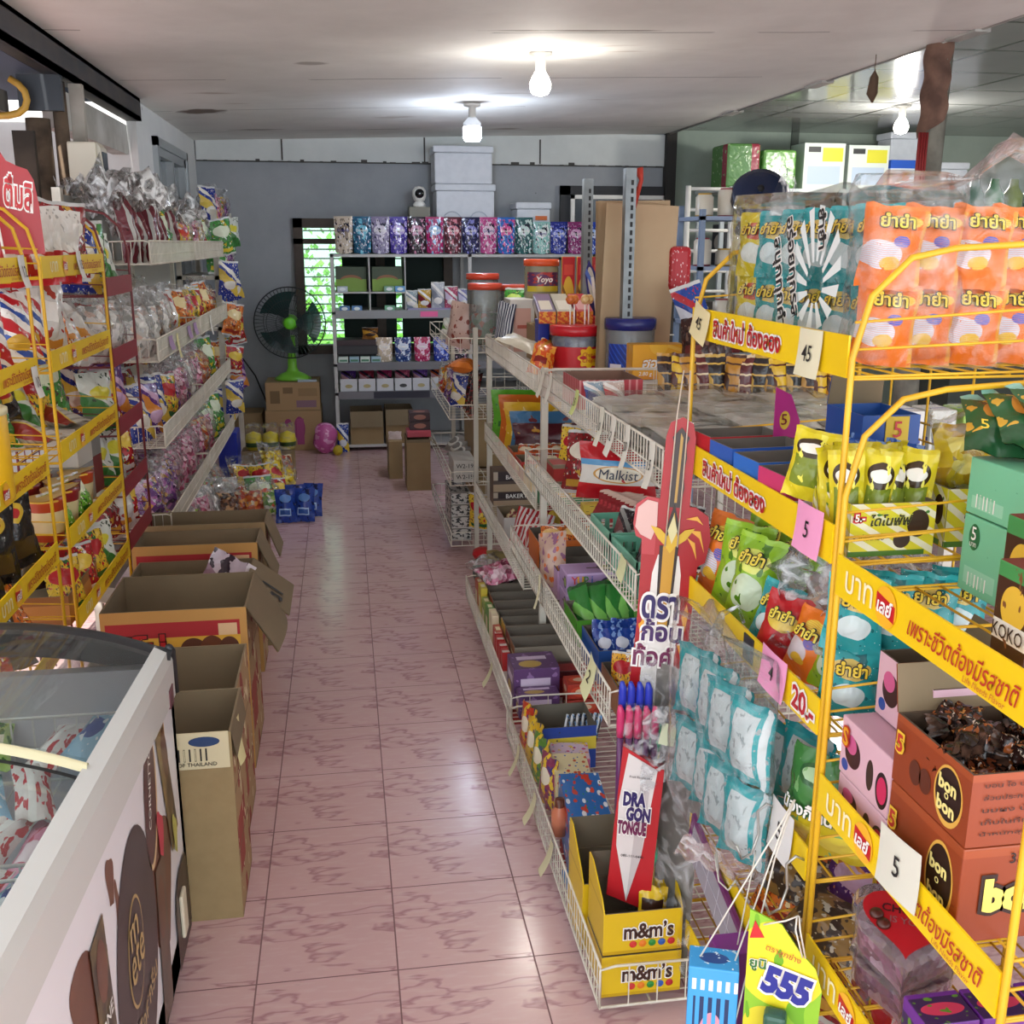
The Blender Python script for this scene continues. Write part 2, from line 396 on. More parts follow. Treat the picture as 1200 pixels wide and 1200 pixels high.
o = struct('window_2', m, BRN, 'brown framed louvred window behind the back shelf')
m = M()
for i in range(13): m.wire((WX0 + e, 8.53, .78 + i * .07), (WX1 - e, 8.53, .78 + i * .07), .006, 6)
m.obj('window_bar', mat('#26312a', .5), o)
for x0, x1 in ((WX0 + e, .26), (.33, WX1 - e)):
    M().box(x0, 8.47, WZ0 + e, x1, 8.474, WZ1 - e).obj('pane', plastic('#cfe3d4', .85), o)
m = M(); m.box(.0, 8.455, .76, .415, 8.466, 1.64); m.box(.46, 8.455, .76, .80, 8.466, 1.64); m.obj('curtain', mat('#20302c', .8), o)
m = M()
for a in ((1.80, 1.47, 1.83, 1.9), (2.55, 1.47, 2.58, 1.9), (1.80, 1.87, 2.58, 1.9), (1.80, 1.47, 2.58, 1.50)): m.box(a[0], 8.38, a[1], a[2], 8.45, a[3])
o = struct('window_3', m, WHITE, 'dark window with a white frame high on the back wall')
M().box(1.83, 8.42, 1.5, 2.55, 8.43, 1.87).obj('pane', mat('#3a4148', .15), o)
m = M(); m.box(1.72, 8.41, 1.40, 1.80, 8.45, 1.97); m.box(1.72, 8.41, 1.9, 2.6, 8.45, 1.97); m.obj('window_surround', mat('#3c3d40', .8), o)
# left edge of the ceiling: dark channel, plank and posts
m = M(); m.box(-1.10, -1.2, 2.15, -1.02, 6.1, 2.17); m.box(-1.04, -1.2, 2.15, -1.02, 6.1, 2.262); m.box(-1.10, -1.2, 2.245, -1.02, 6.1, 2.262)
struct('trim_4', m, mat('#2b2d30', .5, .4, (6, '#4a4038', .5)), 'dark steel channel along the left edge of the ceiling')
m = M(); m.box(-1.18, 4.75, 1.98, -1.10, 6.1, 2.13); struct('trim_5', m, mat('#c9c7c2', .8, 0, (5, '#9a958c', .7)), 'pale beam from the left posts to the white wall')
BARK = mat('#6b5a4a', .9, 0, (9, '#2a211b', .9), 30)
def post(name, label, pts, r, mt=BARK, n=12):
    m = M(); m.tube(pts, r, n); return m.obj(name, mt, label=label, cat='post')
post('wooden_post', 'thick round weathered timber post at the left edge', [(-1.166, 4.6, 0), (-1.166, 4.6, 1.2), (-1.162, 4.6, 2.0)], [.052, .05, .046])
post('wooden_post', 'thin knotty timber post beside the electric box', [(-1.078, 4.62, 0), (-1.078, 4.62, 1.2), (-1.08, 4.62, 2.14)], [.03, .03, .027])
m = M(); m.box(-1.05, 4.66, 1.74, -1.0, 4.7, 2.14); m.obj('wooden_plank', mat('#b9b4ab', .85, 0, (4, '#8b8378', .8)), label='pale upright plank under the dark ceiling channel', cat='plank')
m = M(); m.box(-1.19, 4.33, 0, -1.115, 4.36, 1.93); m.obj('dark_board', mat('#2d261f', .85, 0, (7, '#51453a', .6)), label='dark broken board standing left of the thick timber post', cat='board')
m = M(); m.box(-1.2, 4.5, 2.02, -1.04, 4.53, 2.15); m.obj('steel_bracket', mat('#3a3d42', .45, .6), label='dark steel plate clamped on the thick left post', cat='bracket')
m = M(); m.tube([(-1.7, 4.45, 1.985), (-1.3, 4.45, 1.99), (-1.23, 4.45, 1.993), (-1.19, 4.45, 2.003), (-1.165, 4.45, 2.022), (-1.155, 4.45, 2.05), (-1.16, 4.45, 2.08), (-1.18, 4.45, 2.105), (-1.21, 4.45, 2.125)], .013, 12)
m.obj('yellow_pipe', mat('#c59a3c', .5, 0, (12, '#8e6a2a', .6)), label='bent yellow pipe beside the top of the left post', cat='pipe')
m = M(); m.box(-1.5, 4.5, 2.02, -1.27, 4.62, 2.1); m.obj('concrete_block', mat('#77736c', .95, 0, (10, '#4b4843', .8), 20), label='rough concrete lump above the yellow pipe', cat='block')
m = M(); m.box(-3.1, 3.2, 2.16, -1.12, 5.4, 2.19); m.box(-3.1, 3.2, 2.24, -1.12, 6.0, 2.26); struct('trim_6', m, mat('#4c5a70', .6), 'blue grey roof edge outside the open left side')
t = thing('electric_box', 'cream electric box on the posts above the left racks', 'electric box', (-.985, 4.56, 1.71))
M().box(-.058, -.05, 0, .05, .09, .2).obj('cover', mat('#d8d2c0', .5), t, bevel=.006)
m = M(); m.prism([(-.0, 0), (.014, .02), (.018, .1), (.014, .18), (0, .2)], -.035, .075); o = m.obj('front_panel', mat('#c9c4b4', .4), t); o.location = (.05, 0, 0)
M().box(.0645, -.02, .04, .0695, .06, .165).obj('meter_window', mat('#39424e', .2), t)
# wiring and conduit on the ceiling seam
m = M(); m.tube([(2.585, -1.2, 2.385), (2.585, 8.4, 2.375)], .014, 8)
for y in (2.9, 4.2, 5.6, 6.9): m.box(2.55, y, 2.36, 2.62, y + .22, 2.40)
struct('trim_7', m, mat('#b6b4ae', .6, 0, (4, '#6b6862', .6)), 'white conduit along the seam between both ceilings')
# lamps
def bulb(loc, label, e, drum):
    t = thing('light_bulb', label, 'lamp', loc)
    m = M(); m.lathe([(.0, 0), (.05, 0), (.05, -.012), (.022, -.02), (.022, -.075), (.0, -.075)], 20); m.obj('lamp_holder', mat('#d8d6d0', .5), t)
    m = M()
    if drum: m.lathe([(0, -.075), (.024, -.076), (.052, -.105), (.054, -.13), (0, -.13)], 20); m.obj('lamp_neck', mat('#e6e8ec', .4), t); m = M(); m.lathe([(0, -.129), (.055, -.13), (.055, -.185), (.045, -.205), (0, -.21)], 20)
    else: m.lathe([(0, -.075), (.022, -.078), (.036, -.1), (.046, -.125), (.046, -.145), (.034, -.168), (0, -.178)], 20)
    m.obj('globe', glow('#dfeaff' if drum else '#fff8ea', 26), t)
    l = bpy.data.lights.new('bulb_light', 'POINT'); l.energy = e; l.color = (.7, .82, 1) if drum else (1, .97, .9); l.shadow_soft_size = .05
    lo = bpy.data.objects.new('bulb_light', l); COL.objects.link(lo); lo.location = (0, 0, -.27); lo.parent = t
bulb((.785, 6.45, zc(.785)), 'cool white drum bulb above the back shelf', 15, True)
bulb((.87, 4.72, zc(.87)), 'round white bulb nearest on the left ceiling', 8, False)
bulb((3.62, 6.7, 2.40), 'bright round bulb under the right panelled ceiling', 34, False)
# yard outside the back window
m = M(); m.box(-6, 8.8, -.2, 8, 20, -.12); m.obj('lawn', mat('#8fc24a', .9, 0, (6, '#6aa336', .7)), kind='stuff', label='sunlit green grass outside the back window', cat='grass')
m = M()
for i in range(2600):
    x, y, z = rnd.uniform(-3.5, 3.5), rnd.gauss(14.5, .5), abs(rnd.gauss(.9, .7)); s = rnd.uniform(.06, .14)
    m.T = Matrix.Translation((x, y, z)) @ Matrix.Rotation(rnd.uniform(0, 6.3), 4, 'Z') @ Matrix.Rotation(rnd.uniform(-1, 1), 4, 'X')
    m.add([(0, 0, 0), (s * .4, 0, s * .5), (0, 0, s), (-s * .4, 0, s * .5)], [(0, 1, 2, 3)])
m.obj('hedge', mat('#7db53c', .7, 0, (3, '#a9d35c', .8)), kind='stuff', label='bright leafy hedge beyond the back window', cat='hedge')
# ---------------------------------------------------------------- makers of goods
CARD = mat('#97805c', .85, 0, (5, '#866d4b', .5)); CARD_IN = mat('#7f6f56', .9, 0, (4, '#6f604a', .5))
GREYCARD = mat('#7d766a', .9); CLEAR = film(); WRAPF = film('#ffffff', .09, 20); HAZY = film('#f4f6f8', .38, 26)
WIRE_W = mat('#dcd6c8', .4, 0, (15, '#b9ae98', .5)); YEL = mat('#dcae20', .38, 0, (10, '#b98412', .4)); STRIP = mat('#f0cc10', .4, 0, (3, '#dcb410', .5))
MAR = mat('#6d2428', .4); MARSTRIP = mat('#8c2230', .45)

def nz(p, s): return noise.noise(Vector(p) * s)
def pillow_mesh(w, h, d, seed, nu=10, nv=14, crumple=.2):
    """crimped pillow packet standing on its lower seam, front towards -y"""
    m = M(); rr = random.Random(seed); off = rr.uniform(0, 90)
    def side(sg):
        def fn(u, v):
            a = 1 - abs(2 * u - 1) ** 2.6; e = min(v, 1 - v); b = 0 if e < .06 else min(1, (e - .06) / .26) ** .62
            wob = 1 + crumple * 1.6 * nz((u * 3 + off, v * 3, sg), 1.6)
            nar = 1 - .1 * b * (1 - abs(2 * v - 1))
            x = (u - .5) * w * nar; y = sg * d / 2 * a * b * wob
            if b == 0: y = .004 * sin(u * 50 + off) + sg * .0006
            y += .01 * crumple * nz((u * 5, v * 7 + off, 3), 1.4) * 3 * w / .2
            return (x, y, v * h + .006 * crumple * 4 * nz((u * 4, off, 0), 1))
        return fn
    m.sheet(side(-1), nu, nv)
    f = side(1); m.sheet(lambda u, v: f(1 - u, v), nu, nv)
    return m
def front_fit(w, h, d, c):
    """maps lettering onto the bulge of a pillow front"""
    def fit(a, b, l):
        u, v = .5 + (c[0] + a) / w, (c[1] + b) / h; u = min(max(u, 0), 1); v = min(max(v, .0), 1)
        A = 1 - abs(2 * u - 1) ** 2.6; e = min(v, 1 - v); B = 0 if e < .06 else min(1, (e - .06) / .26) ** .62
        return (c[0] + a, -d / 2 * A * B * 1.16 - l - .003, c[1] + b)
    return fit
_protos = {}
def packet(kind, w, h, d, mt, lab=None, seed=0, name='snack_packet', crumple=.2, cat='snack', lc=None, lo=None, lw=.6, lv=.66):
    k = (kind, w, h, d, seed)
    if k not in _protos:
        m = pillow_mesh(w, h, d, seed, crumple=crumple)
        o = m.obj(name, mt); o['category'] = cat
        if lab: text(o, lab, lc or WHITE, (0, 0, 0), (1, 0, 0), (0, 0, 1), w=w * lw, out=lo, outw=.05, fit=front_fit(w, h, d, (0, h * lv)), lift=.007 if lab == 'Malkist' else .0015)
        _protos[k] = o
    return _protos[k]
def pouch(w, h, d, mt, lab, lc=WHITE, name='refill_pouch'):
    """stand-up pouch: oval gusset below, flat seam above"""
    m = M()
    def side(sg):
        def fn(u, v):
            dd = d * (1 - v) ** .8 * (.75 + .5 * min(v * 4, 1)) * .8; ww = w * (.9 + .1 * v)
            return ((u - .5) * ww, sg * dd / 2 * sqrt(max(0, 1 - (2 * u - 1) ** 2)) + .003 * nz((u * 4, v * 5, w * 90), 1), v * h + (.012 * (abs(2 * u - 1) ** 2) if v == 0 else 0))
        return fn
    m.sheet(side(-1), 12, 10); f = side(1); m.sheet(lambda u, v: f(1 - u, v), 12, 10)
    o = m.obj(name, mt)
    def fit(a, b, l):
        u = .5 + a / w; v = .62 + b / h; dd = d * (1 - v) ** .8 * 1.0
        return (a, -dd / 2 * sqrt(max(0, 1 - (2 * u - 1) ** 2)) - l - .005, v * h)
    text(o, lab, lc, (0, 0, 0), (1, 0, 0), (0, 0, 1), w=w * .62, fit=fit)
    return o
def carton(w, d, h, outer, name='carton', label='', cat='box', flaps=(), t=.004, inner=None, loc=(0, 0, 0), rz=0, group=None, slots=None, floor_z=.01, mats=None, sag=0):
    """open-topped box; w along x, d along y, origin at the middle of its base; flaps = (side, length, outward angle)"""
    root = thing(name, label, cat, loc, rz, group)
    x, y = w / 2, d / 2; slots = slots or {}; inner = inner or CARD_IN
    m = M(); L = mats or [outer, inner]
    m.box(-x, -y, 0, x, -y + t, h, 0, b=1, f=slots.get('f', 0), t=1); m.box(-x, y - t, 0, x, y, h, 0, f=1, b=slots.get('b', 0), t=1)
    m.box(-x, -y + t, 0, -x + t, y - t, h, 0, r=1, l=slots.get('l', 0), t=1); m.box(x - t, -y + t, 0, x, y - t, h, 0, l=1, r=slots.get('r', 0), t=1)
    m.box(-x + t, -y + t, 0, x - t, y - t, floor_z, 1)
    m.obj('body', L, root)
    for sd, ln, ang in flaps:
        m = M(); W = d if sd in 'lr' else w
        m.sheet(lambda u, v: ((u - .5) * W * (1 - .04 * v), sag * v * v * sin(u * 3), v * ln), 6, 5, 0, True)
        n = len(m.f); m.sheet(lambda u, v: ((.5 - u) * W * (1 - .04 * v), -t * .8 + sag * v * v * sin((1 - u) * 3), v * ln), 6, 5, 1, True)
        o = m.obj('flap', [inner, outer], root)
        o.location = {'f': (0, -y, h), 'b': (0, y, h), 'l': (-x, 0, h), 'r': (x, 0, h)}[sd]
        o.rotation_euler = (R(ang), 0, {'f': 0, 'b': pi, 'l': -pi / 2, 'r': pi / 2}[sd])
    return root
def closed_box(w, d, h, mats, slots=None, name='box', label='', cat='box', loc=(0, 0, 0), rz=0, group=None, bevel=.0015):
    m = M(); m.box(-w / 2, -d / 2, 0, w / 2, d / 2, h, 0, **(slots or {}))
    return m.obj(name, mats, bevel=bevel, label=label, cat=cat, loc=loc, rot=(0, 0, rz), group=group)
def film_bag(w, d, h, seed, mt=None, name='film', parent=None, peak=None, puff=.0):
    """loose clear bag, box-like with a crumpled top"""
    m = M(); off = seed * 7.3
    def fn(u, v):
        a = u * 2 * pi; c, s_ = cos(a), sin(a); e = .32
        x = w / 2 * (abs(c) ** e) * (1 if c >= 0 else -1); y = d / 2 * (abs(s_) ** e) * (1 if s_ >= 0 else -1)
        k = 1.0
        if v > .86: k = 1 - (v - .86) / .14 * .97
        if v < .05: k = .8 + .2 * v / .05
        n_ = .008 * nz((x * 25 + off, y * 25, v * 6), 1) + .006 * nz((x * 60, y * 60 + off, v * 13), 1)
        z = h * min(1, v / .86) + (0 if v <= .86 else .012 * sin(u * 31 + off) * (v < .999))
        if peak and v > .7:
            g = math.exp(-((x * k - peak[0]) / peak[2]) ** 2); z += peak[1] * g * (v - .7) / .3
        return (x * k + c * n_ , y * k + s_ * n_, z)
    m.sheet(fn, 36, 22)
    return m.obj(name, mt or WRAPF, parent)
def jar(r, h, lidc, body, name, label, loc, content=None, fill=.5, sq=1, ridged=True, lidh=.03, group=None):
    """round plastic jar with a screw lid"""
    root = thing(name, label, 'jar', loc, 0, group)
    m = M(); m.lathe([(0, .001), (r * .94, .001), (r, .012), (r * .985, h * .5), (r, h - .02), (r * .93, h - .004), (r * .93, h)], 28, sq=sq); m.obj('glass_body', body, root)
    if content:
        m = M(); m.lathe([(0, .004), (r * .9, .004), (r * .94, .014), (r * .94, h * fill * .9), (r * .8, h * fill), (0, h * fill * 1.02)], 24, sq=sq); m.obj('sweets', content, root)
    m = M(); n = 40; m.lathe([(0, h - lidh * .3), (r * 1.04, h - lidh * .3), (r * 1.05, h + lidh * .1), (r * 1.05, h + lidh * .6), (r * .98, h + lidh * .7), (0, h + lidh * .7)], n, sq=sq)
    m.obj('lid', mat(lidc, .25), root)
    return root
def cyl_fit(r, z, a0):
    def fit(a, b, l): t = a0 + a / r; return ((r + l) * cos(t), (r + l) * sin(t), z + b)
    return fit
def tagpaper(loc, rot, w=.04, h=.06, s='', col='#ece6d2', label='', curl=.012, name='price_tag', group=None, ink=INK):
    """paper price tag; local front is -y, hangs down from its top edge"""
    m = M(); m.sheet(lambda u, v: ((u - .5) * w, -curl * (1 - v) ** 2 - .002 * sin(u * 3), -h * (1 - v)), 4, 6)
    o = m.obj(name, mat(col, .8), label=label, cat='price tag', loc=loc, rot=rot, group=group)
    if s: text(o, s, ink, (0, 0, 0), (1, 0, 0), (0, 0, 1), h=min(h * .34, w * .5), fit=lambda a, b, l: (a, -curl * (min(1, max(0, .5 - b / h))) ** 2 - .003 - l, -h * .5 + b))
    return o
def basket(parent, x0, x1, y0, y1, z, h, step=.024, front='x0', deck=.03, name='wire_basket', mt=None, r=.0016):
    """wire tray: deck, fence on three sides; front fence on the x0 or x1 side"""
    m = M(); fx = x0 if front == 'x0' else x1; bx = x1 if front == 'x0' else x0
    n = max(2, int((y1 - y0) / step))
    for i in range(n + 1):
        y = y0 + (y1 - y0) * i / n; m.wire((fx, y, z - .004), (fx, y, z + h), r)
    for zz, rr in ((z, .003), (z + h * .42, .0018), (z + h, .003)): m.wire((fx, y0, zz), (fx, y1, zz), rr, 6)
    for y in (y0, y1):
        m.tube([(bx, y, z + h * .9), (fx - (fx - bx) * .06, y, z + h), (fx, y, z + h * .93), (fx, y, z)], .003, 6); m.wire((fx, y, z), (bx, y, z), .003, 6)
        for k in range(1, 9): x = fx + (bx - fx) * k / 9; m.wire((x, y, z), (x, y, z + h * .98), r)
    k = int((y1 - y0) / deck)
    for i in range(1, k): y = y0 + (y1 - y0) * i / k; m.wire((fx, y, z), (bx, y, z), r)
    for k in range(1, 5): x = fx + (bx - fx) * k / 5; m.wire((x, y0, z - .003), (x, y1, z - .003), .0025)
    m.wire((bx, y0, z), (bx, y1, z), .003, 6)
    return m.obj(name, mt or WIRE_W, parent)
def grid_panel(parent, x, y0, y1, z0, z1, step=.06, mt=None, name='back_grid', r=.0016):
    m = M()
    n = int((y1 - y0) / step)
    for i in range(n + 1): y = y0 + (y1 - y0) * i / n; m.wire((x, y, z0), (x, y, z1), r)
    n = int((z1 - z0) / step)
    for i in range(n + 1): z = z0 + (z1 - z0) * i / n; m.wire((x + .003, y0, z), (x + .003, y1, z), r)
    return m.obj(name, mt or WIRE_W, parent)
def slogan(o, x, y0, y1, z, sgn, h, full=True):
    """lettering along a shelf strip whose face looks towards sgn*x; text starts at the viewer's left"""
    rt = (0, -1, 0) if sgn < 0 else (0, 1, 0); L = y1 - y0; st = y1 if sgn < 0 else y0; d = -1 if sgn < 0 else 1
    def at(k): return (x, st + d * L * k, z)
    text(o, 'บาท', mat('#f6efc8', .4), at(.16), rt, (0, 0, 1), h=h * .5)
    m = M(); cy = st + d * L * .32
    m.add([(x + sgn * .0006, cy + h * .47 * cos(a), z + h * .47 * sin(a)) for a in [i * pi / 10 for i in range(20)]], [tuple(range(20)) if sgn > 0 else tuple(range(20))[::-1]])
    m.obj('round_logo', mat('#f5b52a', .35), o)
    m = M(); k = d * h * .40; m.add([(x + sgn * .001, cy - k, z - h * .12), (x + sgn * .001, cy + k, z - h * .26), (x + sgn * .001, cy + k, z + h * .12), (x + sgn * .001, cy - k, z + h * .26)], [(0, 1, 2, 3)]); m.obj('logo_ribbon', RED, o)
    text(o, 'เลย์', WHITE, (x + sgn * .0012, cy, z), rt, (0, 0, 1), w=h * .6, slant=.15, bold0=.03)
    text(o, 'เพราะชีวิตต้องมีรสชาติ', mat('#b02a1c', .5), at(.69), rt, (0, 0, 1), w=L * .48, h=h * .5, slant=.25)
    text(o, 'Life Needs Flavor', mat('#c2702a', .5), (x, st + d * L * .8, z - h * .36), rt, (0, 0, 1), h=h * .13, slant=.2)
def yellow_rack(name, label, x, depth, y0, y1, strips, sgn, top, arc=(), sh=.055, mt=None, smt=None, texts='lays', slopes=0, wire_step=.035):
    """wire display rack; front plane at x, body behind it; sgn = side the front looks to"""
    mt = mt or YEL; smt = smt or STRIP
    root = thing(name, label, 'display rack'); bx = x - sgn * depth
    for y in (y0, y1):
        m = M(); m.tube([(x, y, 0), (x, y, top - .14), (x - sgn * .02, y, top - .06), (x - sgn * .07, y, top - .012), (x - sgn * .13, y, top), (bx + sgn * .03, y, top + .01), (bx, y, top), (bx, y, 0)], .0045, 8)
        for z in strips:
            for k in (.0, .035, .07): m.wire((x, y, z + k), (bx, y, z + k * 1.25 + .004), .002, 6)
        m.obj('side_frame', mt, root)
    for i, z in enumerate(strips):
        m = M()
        n = int((y1 - y0) / .11); k = int(depth / wire_step)
        for j in range(k + 1): xx = x - sgn * depth * j / k; m.wire((xx, y0, z), (xx, y1, z), .0018, 6)
        for j in range(n + 1): yy = y0 + (y1 - y0) * j / n; m.wire((x, yy, z - .003), (bx, yy, z - .003), .0022, 6)
        m.wire((bx, y0, z + .09), (bx, y1, z + .09), .002); m.obj('wire_shelf', mt, root)
        m = M(); a = x + sgn * .002; m.box(min(a, a + sgn * .003), y0 + .004, z - .002, max(a, a + sgn * .003), y1 - .004, z + sh - .002)
        o = m.obj('price_strip', smt, root)
        f = a + sgn * .004; yc = (y0 + y1) / 2; zc_ = z + sh / 2 - .002
        rt = (0, -1, 0) if sgn < 0 else (0, 1, 0)
        if texts == 'lays': slogan(o, f, y0, y1, zc_, sgn, sh)
        elif texts == 'new' and i < 2: text(o, 'สินค้าใหม่ ต้องลอง', mat('#b3161e', .4), (f, y0 + (y1 - y0) * (.57 if i == 0 else .60), zc_), rt, (0, 0, 1), w=(y1 - y0) * .46, h=sh * .6, out=WHITE, outw=.07, bold0=.026)
        elif texts == 'new' and i == 2: text(o, '20.-', mat('#b3161e', .4), (f, y0 + .05, zc_), rt, (0, 0, 1), h=sh * .62, out=WHITE, outw=.07)
    m = M()
    for y in (y0 + (y1 - y0) * k / 5 for k in range(6)): m.wire((bx, y, .02), (bx, y, top), .0022, 6)
    for z in [s_ + .12 for s_ in strips]: m.wire((bx, y0, z), (bx, y1, z), .0022, 6)
    m.wire((bx, y0, top), (bx, y1, top), .004, 6); m.obj('back_wires', mt, root)
    return root
# ---------------------------------------------------------------- shelving
TL = [1.442, 1.205, .968, .735, .505]
yellow_rack('yellow_display_rack', 'left yellow wire rack nearest the freezer', -.75, .36, 2.2, 2.72, TL, 1, 1.62)
yellow_rack('yellow_display_rack', 'second yellow wire rack on the left, facing the open cartons', -.75, .36, 2.84, 3.56, TL, 1, 1.62)
TM = [1.36, 1.13, .90, .69, .50]
yellow_rack('maroon_display_rack', 'dark maroon wire rack between yellow rack and white basket rack', -.76, .33, 3.62, 4.04, TM, 1, 1.64, sh=.06, mt=MAR, smt=MARSTRIP, texts='')
# white basket rack on the left
TW = [1.45, 1.09, .76, .41]
t = thing('white_basket_rack', 'long white wire basket rack on the left side', 'display rack')
for y in (4.14, 5.37, 6.62):
    M().box(-1.02, y - .02, 0, -.99, y + .02, 1.72).obj('upright', WIRE_W, t)
    M().box(-1.0, y - .012, 0, -.72, y + .012, .03).obj('foot', WIRE_W, t)
for z in TW:
    for y0, y1 in ((4.13, 5.36), (5.38, 6.62)):
        b = basket(t, -.99, -.7, y0, y1, z, .085, front='x1')
        M().box(-.703, y0 + .01, z + .005, -.7015, y1 - .01, z + .078).obj('ticket_holder', plastic('#e3e2da', .35), b)
m = M(); m.box(-1.02, 4.14, .1, -1.01, 6.62, 1.7); m.obj('back_panel', mat('#b9bab4', .7), t)
# long white gondola on the right
TG1, TG2, TG3, TG0 = 1.03, .76, .49, .05
t = thing('white_gondola', 'long white wire gondola right of the aisle', 'display rack')
for y in (4.88, 3.485, 2.06):
    M().box(.655, y - .012, 0, .678, y + .012, 1.12).obj('upright', mat('#c9c4b6', .45), t)
    M().box(1.30, y - .012, 0, 1.322, y + .012, 1.12).obj('upright', mat('#c9c4b6', .45), t)
for y0, y1, tiers in ((3.50, 4.87, ((.65, TG1), (.645, .62), (.60, .33))), (2.07, 3.47, ((.65, TG1), (.60, TG2), (.55, TG3)))):
    for x, z in tiers:
        b = basket(t, x, 1.02 if z < 1 else 1.56, y0, y1, z, .085)
        if z < 1 and y0 < 3: M().box(x + .001, y0 + .3, z + .004, x + .0025, y1 - .08, z + .055).obj('ticket_holder', plastic('#e4e6da', .88), b)
b = basket(t, .46, 1.0, 1.745, 2.97, .03, .095); b = basket(t, .475, 1.0, 2.98, 4.22, .07, .085)
grid_panel(t, 1.03, 2.07, 4.87, .1, 1.0)
m = M()
for k in range(11): x = .68 + k * .06; m.wire((x, 4.88, .1), (x, 4.88, 1.02), .0016)
for k in range(15): m.wire((.66, 4.883, .1 + k * .064), (1.3, 4.883, .1 + k * .064), .0016)
m.obj('end_grid', WIRE_W, t)
for y in (2.3, 3.1, 4.0): M().box(.5, y, 0, .54, y + .04, .045).obj('foot', mat('#2c5a86', .5) if y > 3.9 else mat('#8f2a22', .6), t)
# end rack with thin baskets
t = thing('end_wire_rack', 'narrow end rack of thin wire baskets at the far end of the gondola', 'display rack')
for y in (5.0, 6.08): M().box(.606, y - .011, 0, .628, y + .011, 1.14).obj('upright', mat('#bdb8aa', .45), t)
for z in (.06, .37, .70, 1.02): basket(t, .49, .98, 5.0, 6.1, z, .07, step=.3, deck=.09)
grid_panel(t, 1.0, 5.0, 6.1, .05, 1.1, .09)
# slotted grey posts
for loc, lab, h in (((1.07, 3.93, 0), 'grey slotted steel post in front of the kraft paper', 1.80), ((1.065, 4.6, 0), 'grey slotted steel post behind the tall snack boxes', 1.80)):
    m = M(); m.box(-.02, -.003, 0, .02, .003, h); m.box(-.02, 0, 0, -.014, .04, h)
    for k in range(24): m.box(.0, -.0036, 1.05 + k * .03, .01, -.0028, 1.068 + k * .03, 1)
    m.obj('slotted_post', [mat('#84898a', .45, .5, (9, '#5f6465', .6)), mat('#2a2b2c', .8)], label=lab, cat='post', loc=loc)
# yellow racks at the right
TB = [1.362, 1.108, .852, .615, .38, .14]; TA = [1.072, .747, .485, .24]
yellow_rack('yellow_display_rack', 'yellow wire rack beside the sword display, with teal and orange snacks on top', .65, .34, 1.275, 1.91, TB, -1, 1.525, texts='new')
yellow_rack('yellow_display_rack', 'lower yellow wire rack nearest the camera on the right', .65, .34, .83, 1.262, TA, -1, 1.345, sh=.056)
# back shelf
t = thing('back_shelf', 'pale shelf unit along the back wall under the pouches', 'shelf')
LV = [1.43, 1.02, .64, .425, .03]
SH = mat('#b9b8b6', .5)
for x in (-.085, .92, 1.86):
    for y in (7.86, 8.38): M().box(x, y, 0, x + .025, y + .025, 1.45).obj('upright', SH, t)
for z in LV: M().box(-.085, 7.86, z, 1.885, 8.40, z + .02).obj('shelf_board', SH, t)
for z, s in ((1.02, ''), (.64, ''), (.425, '')):
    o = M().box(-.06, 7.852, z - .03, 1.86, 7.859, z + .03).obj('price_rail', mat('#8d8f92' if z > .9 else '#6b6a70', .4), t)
M().box(-.06, 7.88, 1.17, .455, 8.3, 1.18).obj('shelf_board', SH, t); M().box(.19, 7.88, 1.04, .2, 8.3, 1.43).obj('divider', SH, t); M().box(.452, 7.88, 1.04, .46, 8.3, 1.43).obj('divider', SH, t)
# corner shelf, far left
t = thing('corner_shelf', 'white shelf in the far left corner hung with snack strips', 'shelf')
for y in (6.98, 7.9): M().box(-.80, y, 0, -.765, y + .03, 1.73).obj('upright', WIRE_W, t); M().box(-1.03, y, 0, -1.0, y + .03, 1.73).obj('upright', WIRE_W, t)
for z in (1.62, 1.3, .98, .66, .34): M().box(-1.03, 6.98, z, -.765, 7.93, z + .025).obj('shelf_board', WIRE_W, t)
# shelf at the back right
t = thing('plank_shelf', 'long white plank shelf along the green wall', 'shelf')
M().box(2.75, 7.6, 1.90, 4.75, 8.2, 1.925).obj('shelf_board', mat('#cfd6d4', .5), t)
M().box(2.75, 7.6, 1.35, 4.75, 8.2, 1.37).obj('shelf_board', mat('#9fa8b4', .5), t); M().box(2.75, 7.6, .7, 4.75, 8.2, .72).obj('shelf_board', mat('#9fa8b4', .5), t)
for x in (2.76, 3.7, 4.7): M().box(x, 7.62, 0, x + .03, 7.65, 1.9).obj('upright', mat('#c9d2d4', .5), t); M().box(x, 8.15, 0, x + .03, 8.18, 1.9).obj('upright', mat('#c9d2d4', .5), t)
t = thing('blue_shelf', 'blue grey steel shelf in front of the green wall', 'shelf')
for x in (2.02, 2.62):
    for y in (5.9, 6.3): M().box(x, y, 0, x + .03, y + .03, 1.72 if y < 6 else 1.75).obj('upright', mat('#7f93b0', .5), t)
for z in (1.66, 1.38, 1.06, .7): M().box(2.02, 5.9, z, 2.65, 6.33, z + .022).obj('shelf_board', mat('#8fa0bb', .5), t)
t = thing('white_tube_rack', 'white tubular rack standing before the green wall', 'rack')
for x in (2.40, 2.72): m = M(); m.tube([(x, 7.3, 0), (x, 7.3, 1.92)], .02, 8); m.obj('upright', WHITE, t)
for k in range(8): m = M(); m.tube([(2.40, 7.3, 1.9 - .14 * k), (2.72, 7.3, 1.9 - .14 * k)], .012, 6); m.obj('rung', WHITE, t)
